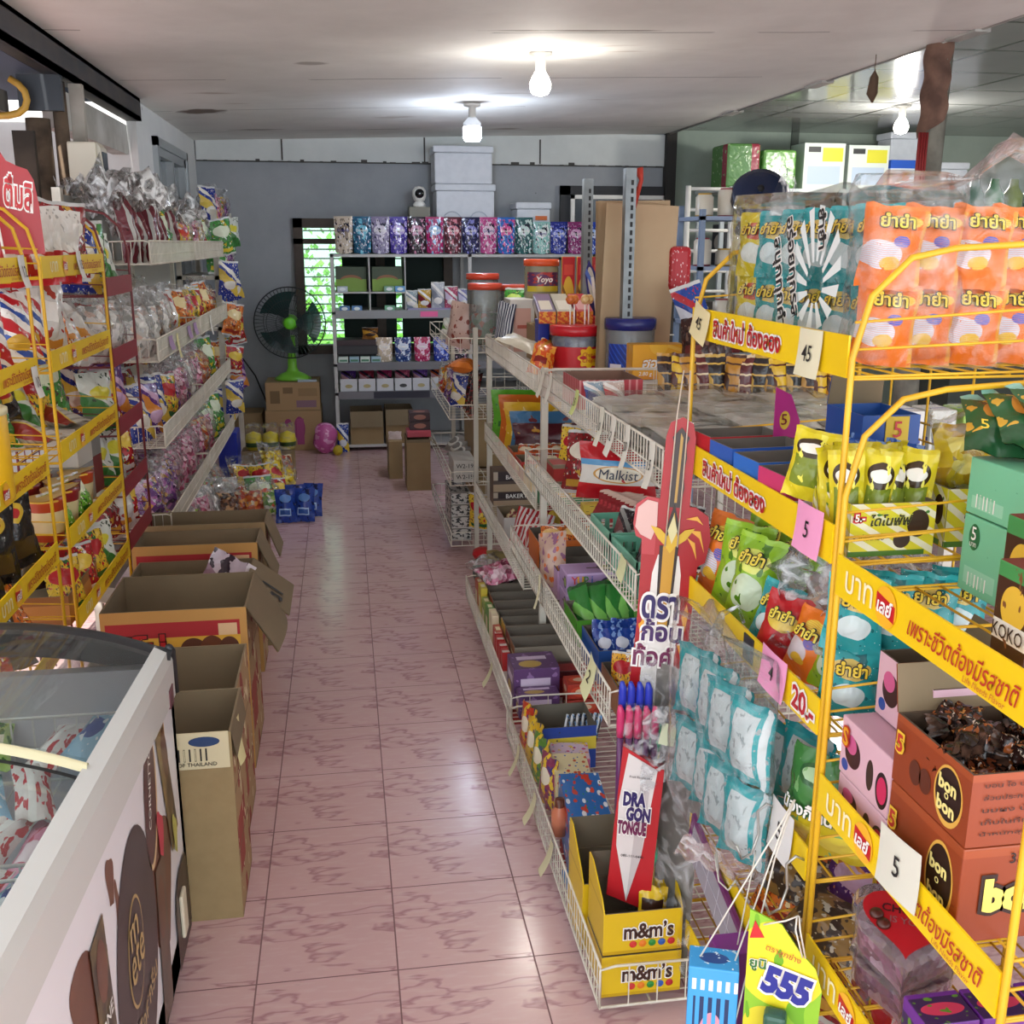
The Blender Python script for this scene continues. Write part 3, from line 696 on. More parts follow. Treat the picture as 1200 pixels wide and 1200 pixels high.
# ---------------------------------------------------------------- left side goods
def chip(base, acc, third, sil='#c9c9c6'):
    return pm(base, (('n', 5, .62, third), ('n', 15, .6, '#4a3a34'), ('n', 11, .63, acc), ('e', .5, .66, .42, .15, acc), ('r', .12, .1, .88, .2, third), ('r', -.1, .95, 1.1, 1.1, sil), ('r', -.1, -.1, 1.1, .05, sil)), .27, 26)
def band(base, b1, b2):
    return pm(base, (('n', 13, .61, b2), ('b', .62, .16, b1), ('b', .95, .07, b2), ('e', .5, .32, .34, .12, b2), ('n', 9, .68, b1), ('r', -.1, .95, 1.1, 1.1, '#cfcfcc')), .27, 26)
JUM = dict(pink=vm(['#d98aa6', '#b5546f', '#e8c7cf', '#8c3f55', '#d7a9b2'], 55), mix=vm(['#d94a3a', '#e8c33c', '#6fa54a', '#e9e4da', '#c76b8d', '#f0a24a'], 45),
           purple=vm(['#6a3f7d', '#a05a9a', '#c08a3e', '#43284f', '#d8b3cf'], 40), orange=vm(['#c7602c', '#e09a4a', '#8f3a1e', '#d9c7a0', '#b8442a'], 42), brown=vm(['#5a3423', '#8a5a3a', '#c79a6a', '#3a231b'], 45),
           white=vm(['#e3e0da', '#c9c6bf', '#d7b8a8', '#f2efe9', '#9a9a94'], 38), yellow=vm(['#e6c832', '#c9a227', '#f2e27a', '#8f7a1e'], 40), green=vm(['#5c8a3a', '#a3c25c', '#e8e2cf', '#d9593a'], 42))
def clearbag(kind, w, h, d, seed=0, name='candy_bag'):
    k = ('cb', kind, w, h, d, seed)
    if k not in _protos:
        root = thing(name, 'clear bag of sweets', 'sweets')
        pillow_mesh(w * .9, h * .74, d * .92, seed + 3, 10, 12, .5).obj('sweets', JUM[kind], root)
        pillow_mesh(w, h, d * 1.12, seed + 5, 12, 16, .7).obj('clear_film', CLEAR, root)
        _protos[k] = root
    return _protos[k]
CH = {
 'dark red chip bag': ('p', .17, .24, .07, chip('#8a1f24', '#e0d7c6', '#c99a3a'), 'snack'),
 'green chip bag': ('p', .17, .24, .07, chip('#3f8a3a', '#dfe6c9', '#e0c33a'), 'snack'),
 'red and white snack bag': ('p', .14, .21, .07, pm('#d9d4cc', (('r', -.1, -.1, 1.1, .42, '#b81e26'), ('n', 6, .66, '#a8a39a'), ('e', .5, .3, .3, .1, '#f0ece4')), .3, 24), 'snack'),
 'blue and red striped packet': ('p', .12, .2, .05, pm('#e6e4e0', (('b', .45, .08, '#2b4fa0'), ('b', .7, .1, '#b3202a'), ('b', 1.0, .05, '#2b4fa0'), ('b', 1.2, .06, '#b3202a'), ('n', 7, .62, '#c9c6c2'), ('e', .45, .3, .3, .1, '#c9a03a')), .28, 22), 'snack'),
 'brown and silver striped bag': ('p', .1, .26, .06, pm('#6a2530', (('r', .3, -.1, .46, 1.1, '#b9b7b2'), ('r', .8, -.1, 1.1, 1.1, '#cfcdc8'), ('n', 7, .66, '#3a1519')), .25, 22), 'snack'),
 'orange corn snack bag': ('p', .15, .22, .07, chip('#d9762a', '#f0d9a0', '#8f2a1c'), 'snack'),
 'yellow snack bag': ('p', .14, .21, .07, chip('#dcb832', '#b3242a', '#2f6a3a'), 'snack'),
 'royal blue snack bag': ('p', .15, .23, .06, band('#26358a', '#d9b84a', '#e8e2d6'), 'snack'),
 'purple snack bag': ('p', .15, .22, .06, band('#5a2f78', '#d98a3a', '#cfa9c9'), 'snack'),
 'black chip bag': ('p', .15, .21, .07, pm('#1d1c1e', (('e', .5, .68, .3, .13, '#d9b53a'), ('e', .5, .68, .2, .07, '#b3242a'), ('r', .1, .12, .9, .34, '#4a3b22'), ('n', 6, .68, '#8f8a80')), .25, 24), 'snack'),
 'white crinkled snack bag': ('p', .16, .22, .08, pm('#cfcdc8', (('n', 5, .6, '#a33a30'), ('e', .5, .6, .36, .14, '#e9e6df'), ('r', .2, .14, .8, .24, '#c98a3a')), .25, 20), 'snack'),
 'green and white snack bag': ('p', .14, .2, .07, pm('#d5dad0', (('b', .5, .2, '#3b7a3a'), ('n', 6, .64, '#1f3a22'), ('e', .5, .64, .3, .12, '#d9cf3a')), .28, 22), 'snack'),
 'red foil snack bag': ('p', .14, .2, .07, chip('#b0232a', '#e6c54a', '#f0ece4'), 'snack'),
 'pale pink sweets bag': ('c', 'pink', .18, .25, .09), 'mixed sweets bag': ('c', 'mix', .18, .24, .09), 'purple sweets bag': ('c', 'purple', .18, .24, .09),
 'orange crisps bag': ('c', 'orange', .18, .25, .1), 'white crackers bag': ('c', 'white', .19, .26, .1), 'brown sweets bag': ('c', 'brown', .17, .24, .09), 'green sweets bag': ('c', 'green', .17, .23, .09), 'yellow crisps bag': ('c', 'yellow', .17, .23, .09)}
def goods(desc, seed=0, sc=1.0):
    g = CH[desc]
    if g[0] == 'p': return packet(desc, g[1] * sc, g[2] * sc, g[3] * sc, g[4], seed=seed, crumple=.42, name='snack_bag', cat=g[5])
    return clearbag(g[1], g[2] * sc, g[3] * sc, g[4] * sc, seed)
def short(d, i, tier, rack, rear=False, word='shelf'):
    return f"{d}, {ORD[i]} from near end, {'rear row, ' if rear else ''}{tier} {word}, {rack}"
def fill(rack, tier, x, z, y0, y1, names, rz=68, rear=False, sc=1.0, word='shelf', lean=-12, group=None, jit=9):
    n = len(names)
    for i, d in enumerate(names):
        y = y0 + (y1 - y0) * (i + .5) / n
        put(goods(d, i % 3, sc), (x + rnd.uniform(-.012, .012), y, z), (R(lean + rnd.uniform(-6, 6)), R(rnd.uniform(-6, 6)), R(rz + rnd.uniform(-jit, jit))), short(d, i, tier, rack, rear, word), group or f'goods on the {tier} {word} of the {rack}')
RW = 'red and white snack bag'; BR = 'blue and red striped packet'; BS = 'brown and silver striped bag'; DR = 'dark red chip bag'; GC = 'green chip bag'; OC = 'orange corn snack bag'
YS = 'yellow snack bag'; RB = 'royal blue snack bag'; PS = 'purple snack bag'; BK = 'black chip bag'; WC = 'white crinkled snack bag'; GW = 'green and white snack bag'; RF = 'red foil snack bag'
PB, MB, UB, OB, WB, NB, GB, YB = 'pale pink sweets bag', 'mixed sweets bag', 'purple sweets bag', 'orange crisps bag', 'white crackers bag', 'brown sweets bag', 'green sweets bag', 'yellow crisps bag'
N1, N2, N3, N4 = 'nearest left rack', 'second left rack', 'maroon rack', 'white basket rack'
fx = -.84
fill(N1, 'top', fx, 1.445, 2.3, 2.7, [RW, RW, RW], 30); fill(N1, 'second', fx, 1.21, 2.28, 2.72, [BR, BR, BR, BR], 40)
fill(N1, 'third', -.93, .972, 2.45, 2.72, [RF, YS], 40); fill(N1, 'fourth', fx, .74, 2.3, 2.72, [BK, BK, BK], 40); fill(N1, 'fourth', -.97, .75, 2.3, 2.7, [BK, BK], 40, True)
fill(N1, 'bottom', fx, .51, 2.35, 2.72, [RF, BK, OC], 40, lean=-40)
fill(N2, 'top', fx, 1.415, 2.88, 3.52, [RW, RW, RW, RW, DR], 35, lean=-4); fill(N2, 'second', fx, 1.21, 2.88, 3.3, [BR, BR, WC, OC], 45); fill(N2, 'second', -.98, 1.22, 2.9, 3.5, [RF, WC, WC, RF], 45, True)
fill(N2, 'second', -.83, 1.21, 3.3, 3.54, [WC, WC], 50, lean=-45)
fill(N2, 'third', -.93, .972, 2.9, 3.52, [GC, BK, GW, YS, GC], 50, lean=-28)
fill(N3, 'top', fx, 1.365, 3.64, 4.02, [RB, GC, GW], 55); fill(N3, 'top', -.97, 1.37, 3.64, 4.02, [GC, DR, DR], 55, True); fill(N3, 'second', fx, 1.135, 3.64, 4.02, [WB, RF, WB], 55); fill(N3, 'second', -.97, 1.14, 3.64, 4.0, [RW, WB], 55, True)
fill(N3, 'third', fx, .905, 3.64, 4.02, [GW, RF, PS], 55); fill(N3, 'third', -.97, .91, 3.64, 4.02, [PS, RB], 55, True); fill(N3, 'fourth', fx, .695, 3.64, 4.02, [GW, GW, RF], 55); fill(N3, 'bottom', fx, .505, 3.66, 4.02, [DR, WC, RF], 55)
bw = 'basket'
fill(N4, 'top', -.78, 1.455, 4.16, 5.3, [BS, BS, BS, BS, BS, BS, GC, BS], 58, word=bw); fill(N4, 'top', -.78, 1.455, 5.32, 6.56, [MB, GB, PB, MB, WB, RF, GC], 58, word='far basket')
fill(N4, 'second', -.79, 1.095, 4.16, 5.3, [WB, WB, NB, WB, MB, WC, YS], 60, word=bw); fill(N4, 'second', -.79, 1.095, 5.35, 6.56, [OC, MB, YS, RF, YS, OC, OB], 60, word='far basket'); fill(N4, 'second', -.92, 1.13, 4.2, 5.3, [RW, RW, RW, RW, WB], 60, True, word=bw)
fill(N4, 'third', -.79, .765, 4.18, 5.3, [RB, PS, RB, YS, UB, PB, UB], 60, word=bw); fill(N4, 'third', -.79, .765, 5.35, 6.56, [WB, PB, OB, RF, OB, GC, RF], 60, word='far basket'); fill(N4, 'third', -.92, .8, 4.2, 5.3, [DR, PS, RF, DR, WB], 60, True, word=bw)
fill(N4, 'bottom', -.79, .415, 4.25, 5.3, [UB, UB, UB, PB, PB, PB], 60, word=bw); fill(N4, 'bottom', -.79, .415, 5.35, 6.56, [PB, PB, OB, PB, GC, GC, GC], 60, word='far basket'); fill(N4, 'bottom', -.92, .46, 4.3, 6.0, [UB, PB, UB, PB, PB, PB, OB], 60, True, word=bw)
# under the lowest basket
fill(N4, 'floor', -.78, .02, 4.6, 6.4, [WB, OB, GB, PB, WB, GB, OB], 62, sc=1.15, word='level under')
# clear sheets lying on the top row
for i, (y, x, s, lab) in enumerate(((4.35, -.83, 1.3, 'loose clear plastic sheeting heaped over the striped bags, near end'), (4.75, -.85, 1.25, 'loose clear plastic sheeting heaped over the striped bags, far end'), (5.5, -.8, 1.1, 'clear plastic bag slumped above the mixed sweets bags'))):
    o = pillow_mesh(.36 * s, .24, .1, 40 + i, 16, 14, 1.6).obj('plastic_sheet', film('#ffffff', .75, 14), label=lab, cat='plastic bag'); o.location = (x + .09, y, 1.70 if i < 2 else 1.66); o.rotation_euler = (R(-82), 0, R(75))
# cups, tins and boxes on the yellow racks
def cup(r, h, body, lid, label, loc, rot=(0, 0, 0), tilt=18):
    root = thing('noodle_cup', label, 'cup', loc); root.rotation_euler = rot
    m = M(); m.lathe([(0, 0), (r * .78, 0), (r, h * .96), (r * 1.05, h), (0, h * .99)], 22); m.obj('paper_cup', pm(body, (('r', 0, .3, 1, .44, '#e6d9a8'), ('r', .1, .5, .4, .8, '#e2b23a'), ('r', .6, .5, .9, .8, '#e2b23a')), .4), root)
    m = M(); m.sheet(lambda u, v: (r * 1.06 * v * cos(u * 2 * pi), r * 1.06 * v * sin(u * 2 * pi), h + .002 + max(0, v * cos(u * 2 * pi) - .3) * tilt * .001), 22, 4); m.obj('foil_lid', mat(lid, .3, .6), root)
for i, (x, y) in enumerate(((-.82, 2.92), (-.81, 3.03), (-.83, 3.14), (-.93, 2.95), (-.93, 3.09), (-.93, 3.22), (-.82, 3.26))):
    cup(.05, .115, ('#b5421f', '#8c1c22', '#6a1a20')[i % 3], '#c9a54a', f'{("orange", "red", "dark red")[i % 3]} noodle cup with gold lid, {ORD[i]} on the fourth shelf, second yellow left rack', (x, y, .74))
for i in range(3):
    put(packet('pouch green small', .1, .13, .04, chip('#6fb53a', '#e8f0d0', '#2f7a2a'), name='snack_packet'), (-.775, 2.95 + .11 * i, .745), (R(-25), 0, R(70)), f'small bright green packet leaning on the cups, {ORD[i]} from near end')
for i in range(4):
    o = closed_box(.13, .1, .12, [mat(('#8d8f8c', '#6b2428', '#b9b6ae', '#7a7c7a')[i], .5)], None, 'box', f'{("grey", "dark red", "pale", "steel grey")[i]} small box, {ORD[i]} on the fourth shelf, second yellow left rack', 'box', (-.86, 3.36 + .0 * i + (i % 2) * .12, .74 + .121 * (i // 2)), R(84))
t = thing('snack_tin', 'big yellow snack tin on the third shelf nearest the freezer', 'tin', (-.815, 2.41, .972))
m = M(); m.lathe([(0, 0), (.074, 0), (.075, .004), (.075, .19), (.072, .193)], 28); m.obj('tin_body', pm('#e2b21c', (('r', 0, .1, 1, .14, '#b57a12'), ('r', .05, .3, .35, .8, '#c9921a')), .35), t)
m = M(); m.lathe([(0, .19), (.072, .19), (.078, .193), (.078, .205), (.07, .208), (0, .206)], 28); m.obj('plastic_lid', mat('#d8cfa6', .4), t)
# long crackers packets lying on the third shelf
LOAF = pm('#b9b4aa', (('s', 1, 14, .35, '#8f8a80'), ('r', -.1, -.1, .3, 1.1, '#8f2a22'), ('r', .3, -.1, .36, 1.1, '#d9b84a')), .28, 20)
for i, (y, x, rz, lab) in enumerate(((3.02, -.79, 64, 'long brown and silver cracker packet lying nearest on the third shelf'), (3.3, -.8, 52, 'long brown and silver cracker packet lying farther along the third shelf'))):
    put(packet('loaf', .1, .34, .07, LOAF, name='cracker_packet', cat='crackers'), (x, y, 1.0), (R(-88), 0, R(rz)), lab)
# bottom shelf of the second rack: brown tray, coloured packs
carton(.34, .26, .085, mat('#8a5a30', .7), 'tray', 'open brown tray on the bottom shelf of the second yellow rack', 'tray', mats=[pm('#93602f', (('r', 0, .2, 1, .7, '#b87f3c'),), .6), CARD_IN], loc=(-.90, 3.02, .51), rz=R(90))
carton(.26, .22, .07, mat('#3c3c3e', .6), 'tray', 'dark grey empty tray at the far end of the bottom shelf', 'tray', loc=(-.92, 3.34, .51), rz=R(90), inner=mat('#4a4a4c', .7))
for i, (d, y) in enumerate(((YS, 2.94), (RF, 3.1), (YS, 3.24), (GW, 3.36))):
    put(goods(d, i % 3, .8), (-.79, y, .51), (R(-16), 0, R(40)), f'{d} before the trays, {ORD[i]} on the bottom yellow shelf')
fill(N2, 'bottom', -.85, .595, 2.9, 3.15, [BK, RF], 45, lean=-60)
# red shop sign with a painted man, above the first rack
t = thing('shop_sign', 'red cut-out sign with white Thai lettering and a painted man above the yellow racks', 'sign', (-.80, 2.88, 1.5), R(14)); t.scale = (.62, 1, 1)
outline = [(-.22, 0), (.09, 0), (.085, .12), (.075, .18), (.055, .205), (.02, .212), (-.02, .225), (-.05, .26), (-.09, .285), (-.13, .29), (-.18, .27), (-.22, .24)]
m = M(); m.prism(outline, 0, .004); m.obj('sign_board', mat('#a81f26', .35), t)
m = M(); m.prism([(-.125 + .034 * cos(a), .175 + .048 * sin(a)) for a in [i * pi / 10 for i in range(20)]], -.0012, 0); m.obj('painted_face', mat('#d9a184', .6), t)
m = M(); m.prism([(-.162, .16), (-.165, .21), (-.15, .25), (-.12, .258), (-.09, .235), (-.084, .18), (-.092, .2), (-.11, .215), (-.15, .21)], -.002, -.001); m.obj('painted_hair', INK, t)
m = M()
for x in (-.14, -.109): m.tube([(x + .013 * cos(a), -.0024, .18 + .011 * sin(a)) for a in [i * pi / 6 for i in range(12)]], .0016, 5, closed=True)
m.wire((-.127, -.0024, .182), (-.122, -.0024, .182), .0014); m.obj('painted_glasses', INK, t)
m = M(); m.prism([(-.2, 0), (-.19, .1), (-.15, .125), (-.125, .1), (-.1, .12), (-.07, .08), (-.06, 0)], -.0014, 0); m.obj('painted_shirt', WHITE, t)
text(t, 'ติ๋มลิ', RED, (.012, 0, .15), (1, 0, 0), (0, 0, 1), w=.1, h=.075, rot=R(-8), out=WHITE, outw=.05)
put(packet('big green', .15, .2, .06, pm('#27803a', (('e', .55, .75, .3, .14, '#1f5a2c'), ('n', 4, .62, '#6ab85a'), ('r', .1, .1, .7, .2, '#1c5a28')), .22, 20), name='snack_bag'), (-.86, 3.2, 1.50), (R(-10), R(-24), R(30)), 'big shiny green snack bag leaning beside the red sign')
# papers clipped to the left racks
for i, (x, y, z, s, lab) in enumerate(((-.742, 3.22, 1.505, '15', 'white paper tag with handwriting on the top strip of the second yellow rack'), (-.742, 2.66, 1.5, '12', 'white paper tag on the top strip of the nearest left rack'), (-.742, 2.67, 1.24, '10', 'white paper tag hanging below the second strip of the nearest left rack'))):
    tagpaper((x, y, z), (0, 0, R(90)), .05, .075, s, '#d9d8d2', lab)
for i, (y, z, c) in enumerate(((4.6, 1.16, '#e6dfa8'), (4.42, 1.165, '#a78bb0'), (4.95, 1.165, '#a78bb0'), (5.15, 1.165, '#a78bb0'), (5.75, 1.16, '#dcdad0'))):
    tagpaper((-.695, y, z), (0, 0, R(90)), .1 if c == '#a78bb0' else .05, .055 if c == '#a78bb0' else .1, '', c, f'{("yellow", "mauve", "mauve", "mauve", "white")[i]} paper strip on the second left basket front, {ORD[i]} from left')
# corner shelf goods, floor heap
N5 = 'corner shelf'
fill(N5, 'top', -.83, 1.65, 7.05, 7.85, [RB, PB, MB, UB], 50, lean=-6); fill(N5, 'second', -.8, 1.33, 7.05, 7.85, [GC, RB, YS, UB], 50); fill(N5, 'third', -.8, 1.01, 7.05, 7.85, [RB, PS, YS, RB], 50)
fill(N5, 'fourth', -.8, .69, 7.05, 7.85, [OC, RF, YS, UB], 50); fill(N5, 'bottom', -.8, .37, 7.05, 7.85, [RB, PS, RB, UB], 50)
for i, (y, z, d) in enumerate(((6.95, 1.45, GC), (6.94, 1.2, RB), (6.95, .95, OC), (6.94, .7, RF), (6.95, .45, RB), (7.4, 1.5, GW), (7.45, 1.15, RB), (7.45, .85, RF), (7.4, .55, PS))):
    put(goods(d, i % 3, .95), (-.72, y, z), (0, R(rnd.uniform(-14, 14)), R(40)), f'{d} clipped in the corner shelf strips, {ORD[i]} counting downwards')
m = M(); m.box(-.82, 6.72, .02, -.70, 6.95, .36); m.obj('plastic_crate', mat('#1f2fa0', .4), label='royal blue plastic bin standing by the corner shelf', cat='crate', bevel=.008)
for i in range(3):
    m = M(); m.lathe([(0, 0), (.05, .0), (.055, .05), (.05, .1), (0, .12)], 14); r = thing('snack_tub', f'yellow snack tub in a clear bag, {ORD[i]} from the left behind the floor heap', 'tub', (-.62 + .11 * i, 7.0, .20))
    m.obj('tub', pm('#d9c832', (('r', 0, .35, 1, .5, '#3f5a2a'), ('r', 0, 0, 1, .2, '#8f2a22')), .35), r); film_bag(.1, .1, .16, i, parent=r)
M().box(-.7, 6.93, 0, -.36, 7.1, .195).obj('carton', CARD, label='low brown carton under the three yellow tubs', cat='box')
heap = [(OB, -.66, 6.62, .0, 0), (MB, -.5, 6.68, .0, 20), (OB, -.42, 6.75, .02, 0), (YB, -.38, 6.6, .0, 30), (YB, -.46, 6.5, .12, 10), (NB, -.62, 6.45, .0, 0), (YS, -.6, 6.2, .06, 25), (YS, -.5, 6.15, .07, -15), (YS, -.42, 6.3, .05, 40), (GC, -.5, 6.02, .0, 0), (RF, -.4, 6.12, .0, 20), (OB, -.62, 5.98, .0, 10), (GB, -.44, 5.98, .0, 30), (WB, -.69, 5.98, .05, 10), (NB, -.66, 5.85, .0, 20), (OB, -.55, 5.86, .0, -10)]
for i, (d, x, y, z, a) in enumerate(heap):
    put(goods(d, i % 3, .95), (x, y, z + .01), (R(-28), R(a / 2), R(20 + a)), f'{d}, {ORD[i]} counting from the back of the heap on the floor')
BLU = pm('#1f3f9a', (('n', 5, .58, '#101c4a'), ('r', .15, .2, .75, .42, '#9fc0e8'), ('r', .2, .24, .7, .38, '#24509f'), ('e', .5, .72, .3, .12, '#5a8ad0')), .25, 20)
for i, (x, y, a) in enumerate(((-.36, 5.79, 6), (-.26, 5.8, -8), (-.31, 5.9, 3), (-.22, 5.92, -14))):
    put(packet('blue floor', .115, .19, .05, BLU, name='snack_packet'), (x, y, .005), (R(-14), 0, R(a)), f'blue snack packet on the tiles beside the heap, {("front left", "front right", "rear left", "rear right")[i]} one')

# ---------------------------------------------------------------- cartons along the aisle
sideprint = pm('#a98a63', (('n', 3.5, .56, '#8f3a30'), ('n', 7, .62, '#d8c8a2'), ('r', .08, .2, .5, .5, '#9a4238'), ('s', 1, 3, .04, '#7a5f40')), .8)
meemo = pm('#b98a4a', (('r', .03, -.1, .95, .93, '#a3262a'), ('r', .03, -.1, .95, .84, '#d9a83a'), ('e', .62, .76, .09, .07, '#5a3320'), ('e', .75, .77, .08, .07, '#6a3a20'), ('e', .87, .76, .07, .07, '#5a3320'),
    ('e', .56, .6, .12, .1, '#8a4a24'), ('e', .72, .6, .11, .1, '#6a3a20'), ('e', .87, .59, .1, .1, '#5a3320'), ('r', .8, .84, .93, .91, '#d9b48a')), .75)
def box_c(lab, x0, x1, y0, y1, h, print_=None, flaps=(), sag=0): return carton(x1 - x0, y1 - y0, h, CARD, 'carton', lab, 'box', flaps, .005, mats=[CARD, CARD_IN, print_ or CARD, sideprint], slots=dict(f=2, r=3), loc=((x0 + x1) / 2, (y0 + y1) / 2, 0), sag=sag)
c = box_c('tall narrow open carton standing next to the freezer end', -.70, -.283, 2.2, 2.44, .475, mat('#9c8760', .85, 0, (30, '#8f7a55', .4)), (('r', .07, 172),))
m = M(); m.box(-.21, -.124, .39, .203, -.1215, .478); f = m.obj('label_flap', [mat('#d6cba6', .8)], c)
text(c, '▮▮▯▮▮▯▮▯▮▮', INK, (.1, -.1246, .425), (1, 0, 0), (0, 0, 1), w=.11, h=.03); text(c, 'PRODUCT OF THAILAND', INK, (.1, -.1246, .402), (1, 0, 0), (0, 0, 1), w=.15)
m = M(); m.prism([(.15 + .034 * cos(a), .456 + .012 * sin(a)) for a in [i * pi / 10 for i in range(20)]], -.1248, -.124); m.obj('oval_mark', mat('#26406a', .6), c)
tagpaper((-.283, 2.3, .46), (0, 0, R(80)), .05, .11, '', '#e0d7a0', 'torn yellow paper stuck inside the tall narrow carton')
box_c('low open carton behind the tall narrow one', -.70, -.30, 2.47, 2.80, .45)
c = box_c('open carton with the red and yellow Thai biscuit print, third from the freezer', -.715, -.31, 2.93, 3.27, .512, meemo, (('r', .17, 150),), .02)
text(c, 'มีโม่', mat('#b01c20', .6), (-.10, -.1712, .405), (1, 0, 0), (0, 0, 1), w=.14, h=.07, out=mat('#3a1a14', .7), outw=.03)
c = box_c('open carton with 15 marked on its flap, holding a purple packet', -.735, -.345, 3.30, 3.63, .45, None, (('r', .17, 128),))
fl = [o for o in c.children if o.name.startswith('flap')][0]; text(fl, '15', INK, (-.06, .004, .09), (-1, 0, 0), (0, 0, 1), h=.08, bold0=.02)
c = box_c('open carton with a red printed front, behind the one marked 15', -.765, -.335, 3.67, 3.87, .495, meemo, (('r', .16, 158),))
box_c('farthest open carton beside the heap of snacks', -.775, -.325, 3.93, 4.14, .5, None, (('r', .15, 160),))
put(packet('purple pack', .16, .2, .06, pm('#b9a9b4', (('n', 4, .52, '#2b1c2a'), ('b', .6, .12, '#8a6a7a'), ('r', .8, -.1, 1.1, 1.1, '#d9d0d6')), .22, 18), name='snack_packet', crumple=.5), (-.49, 3.44, .33), (R(-10), R(34), R(14)), 'crumpled purple and white packet sticking out of the carton marked 15')
put(packet('orange pack', .15, .2, .05, chip('#d97a2a', '#f0e6c8', '#8f2a1c'), name='snack_packet'), (-.52, 3.77, .36), (R(-70), R(10), R(70)), 'orange packet lying in the carton with the red printed front')
put(packet('white pack', .14, .2, .05, mat('#d5cfc4', .4), name='snack_packet'), (-.66, 3.5, .34), (R(-80), 0, R(80)), 'white packet lying low in the carton marked 15')
# ---------------------------------------------------------------- ice cream freezer
FX, FY0, FY1 = -.39, .82, 2.145
def zr(y): return .70 + .075 * (2.13 - y)           # height of the sloping rail
def zt(x, y): return zr(y) - .004 + .08 * (1 - ((x + .74) / .35) ** 2)
t = thing('ice_cream_freezer', 'white chest freezer with curved sliding glass lids and ice cream pictures on its side', 'freezer')
m = M()
def wallq(a, b, mi=0, thick=.03):
    (x0, y0), (x1, y1) = a, b; d = Vector((y1 - y0, x0 - x1, 0)).normalized() * thick
    z0 = lambda x, y: zr(y) - .03
    V = [(x0, y0, .05), (x1, y1, .05), (x1, y1, z0(x1, y1)), (x0, y0, z0(x0, y0))]; W = [(p[0] - d.x, p[1] - d.y, p[2]) for p in V]
    m.add(V + W, [(0, 1, 2, 3), (5, 4, 7, 6), (3, 2, 6, 7), (1, 0, 4, 5), (1, 5, 6, 2), (0, 3, 7, 4)], mi)
wallq((FX, FY0), (FX, FY1)); wallq((FX, FY1), (-1.09, FY1)); wallq((-1.09, FY1), (-1.09, FY0)); wallq((-1.09, FY0), (FX, FY0))
m.box(-1.09, FY0, .05, FX, FY1, .12)
m.obj('cabinet', mat('#e6e4e8', .3), t)
M().box(-1.05, FY0 + .03, 0, FX - .03, FY1 - .03, .05).obj('plinth', mat('#3a3a3e', .6), t)
prof = [(.0, -.105), (.008, -.10), (.008, -.02), (.0, .002), (-.026, .012), (-.03, .006)]
for sx, x0 in ((1, FX), (-1, -1.09)):
    m = M(); N = len(prof) - 1
    m.sheet(lambda u, v: (x0 + sx * (prof[min(N, int(u * N + .5))][0]), FY0 + (FY1 - FY0 - .012) * v, zr(FY0 + (FY1 - FY0 - .012) * v) + prof[min(N, int(u * N + .5))][1]), N, 6, smooth=False)
    m.obj('aluminium_rail', mat('#d2d4d0', .35, .15), t)
m = M()
m.sheet(lambda u, v: (-1.1 + .72 * u, FY1 - .05 + .065 * v, zt(min(FX - .004, max(-1.086, -1.1 + .72 * u)), FY1) - .004 + .01 * sin(v * pi)), 20, 4)
m.sheet(lambda u, v: (-1.1 + .72 * u, FY1 + .015, zt(min(FX - .004, max(-1.086, -1.1 + .72 * u)), FY1) - .004 - .075 * v), 20, 3)
m.tube([(FX + .002, FY1 - .012, zr(FY1) + .008), (FX + .004, FY1 + .004, zr(FY1) - .004), (FX + .004, FY1 + .006, zr(FY1) - .1)], .009, 8)
m.obj('end_frame', mat('#26282b', .35), t)
def lid(y0, y1, dz, name):
    m = M(); m.sheet(lambda u, v: (-1.07 + .66 * u, y0 + (y1 - y0) * v, zt(-1.07 + .66 * u, y0 + (y1 - y0) * v) + dz), 20, 6); m.obj('glass_lid', plastic('#eef4f2', .96, .03), t)
    m = M()
    for yy, w_ in ((y0, .022),): m.sheet(lambda u, v: (-1.07 + .66 * u, yy + w_ * (v - .3), zt(-1.07 + .66 * u, yy) + dz + .012 * sin(v * pi)), 20, 4)
    m.obj('lid_edge', mat('#cfc8a2', .4), t)
    m = M(); m.sheet(lambda u, v: (-1.07 + .66 * u, y0 - .018 + .010 * v, zt(-1.07 + .66 * u, y0) + dz - .008), 20, 2); m.obj('seal_strip', mat('#2a2b2c', .4), t)
lid(1.52, FY1 - .045, 0, 'a'); lid(.85, 1.60, -.022, 'b')
# hanging wire baskets inside
for y0, y1 in ((1.52, 2.06), (.98, 1.48)):
    m = M(); x0, x1 = -1.03, -.44
    for z in (.46, .53, .6): m.tube([(x0, y0, z), (x1, y0, z), (x1, y1, z), (x0, y1, z)], .0035, 6, closed=True)
    for k in range(15): x = x0 + (x1 - x0) * k / 14; m.wire((x, y0, .46), (x, y0, .6), .002); m.wire((x, y1, .46), (x, y1, .6), .002); m.wire((x, y0, .46), (x, y1, .46), .002)
    for k in range(11): y = y0 + (y1 - y0) * k / 10; m.wire((x0, y, .46), (x0, y, .6), .002); m.wire((x1, y, .46), (x1, y, .6), .002)
    m.tube([(x1, (y0 + y1) / 2 - .05, .6), (x1 + .0, (y0 + y1) / 2 - .045, .655), (x1, (y0 + y1) / 2 + .045, .655), (x1, (y0 + y1) / 2 + .05, .6)], .004, 6); m.obj('hanging_basket', WHITE, t)
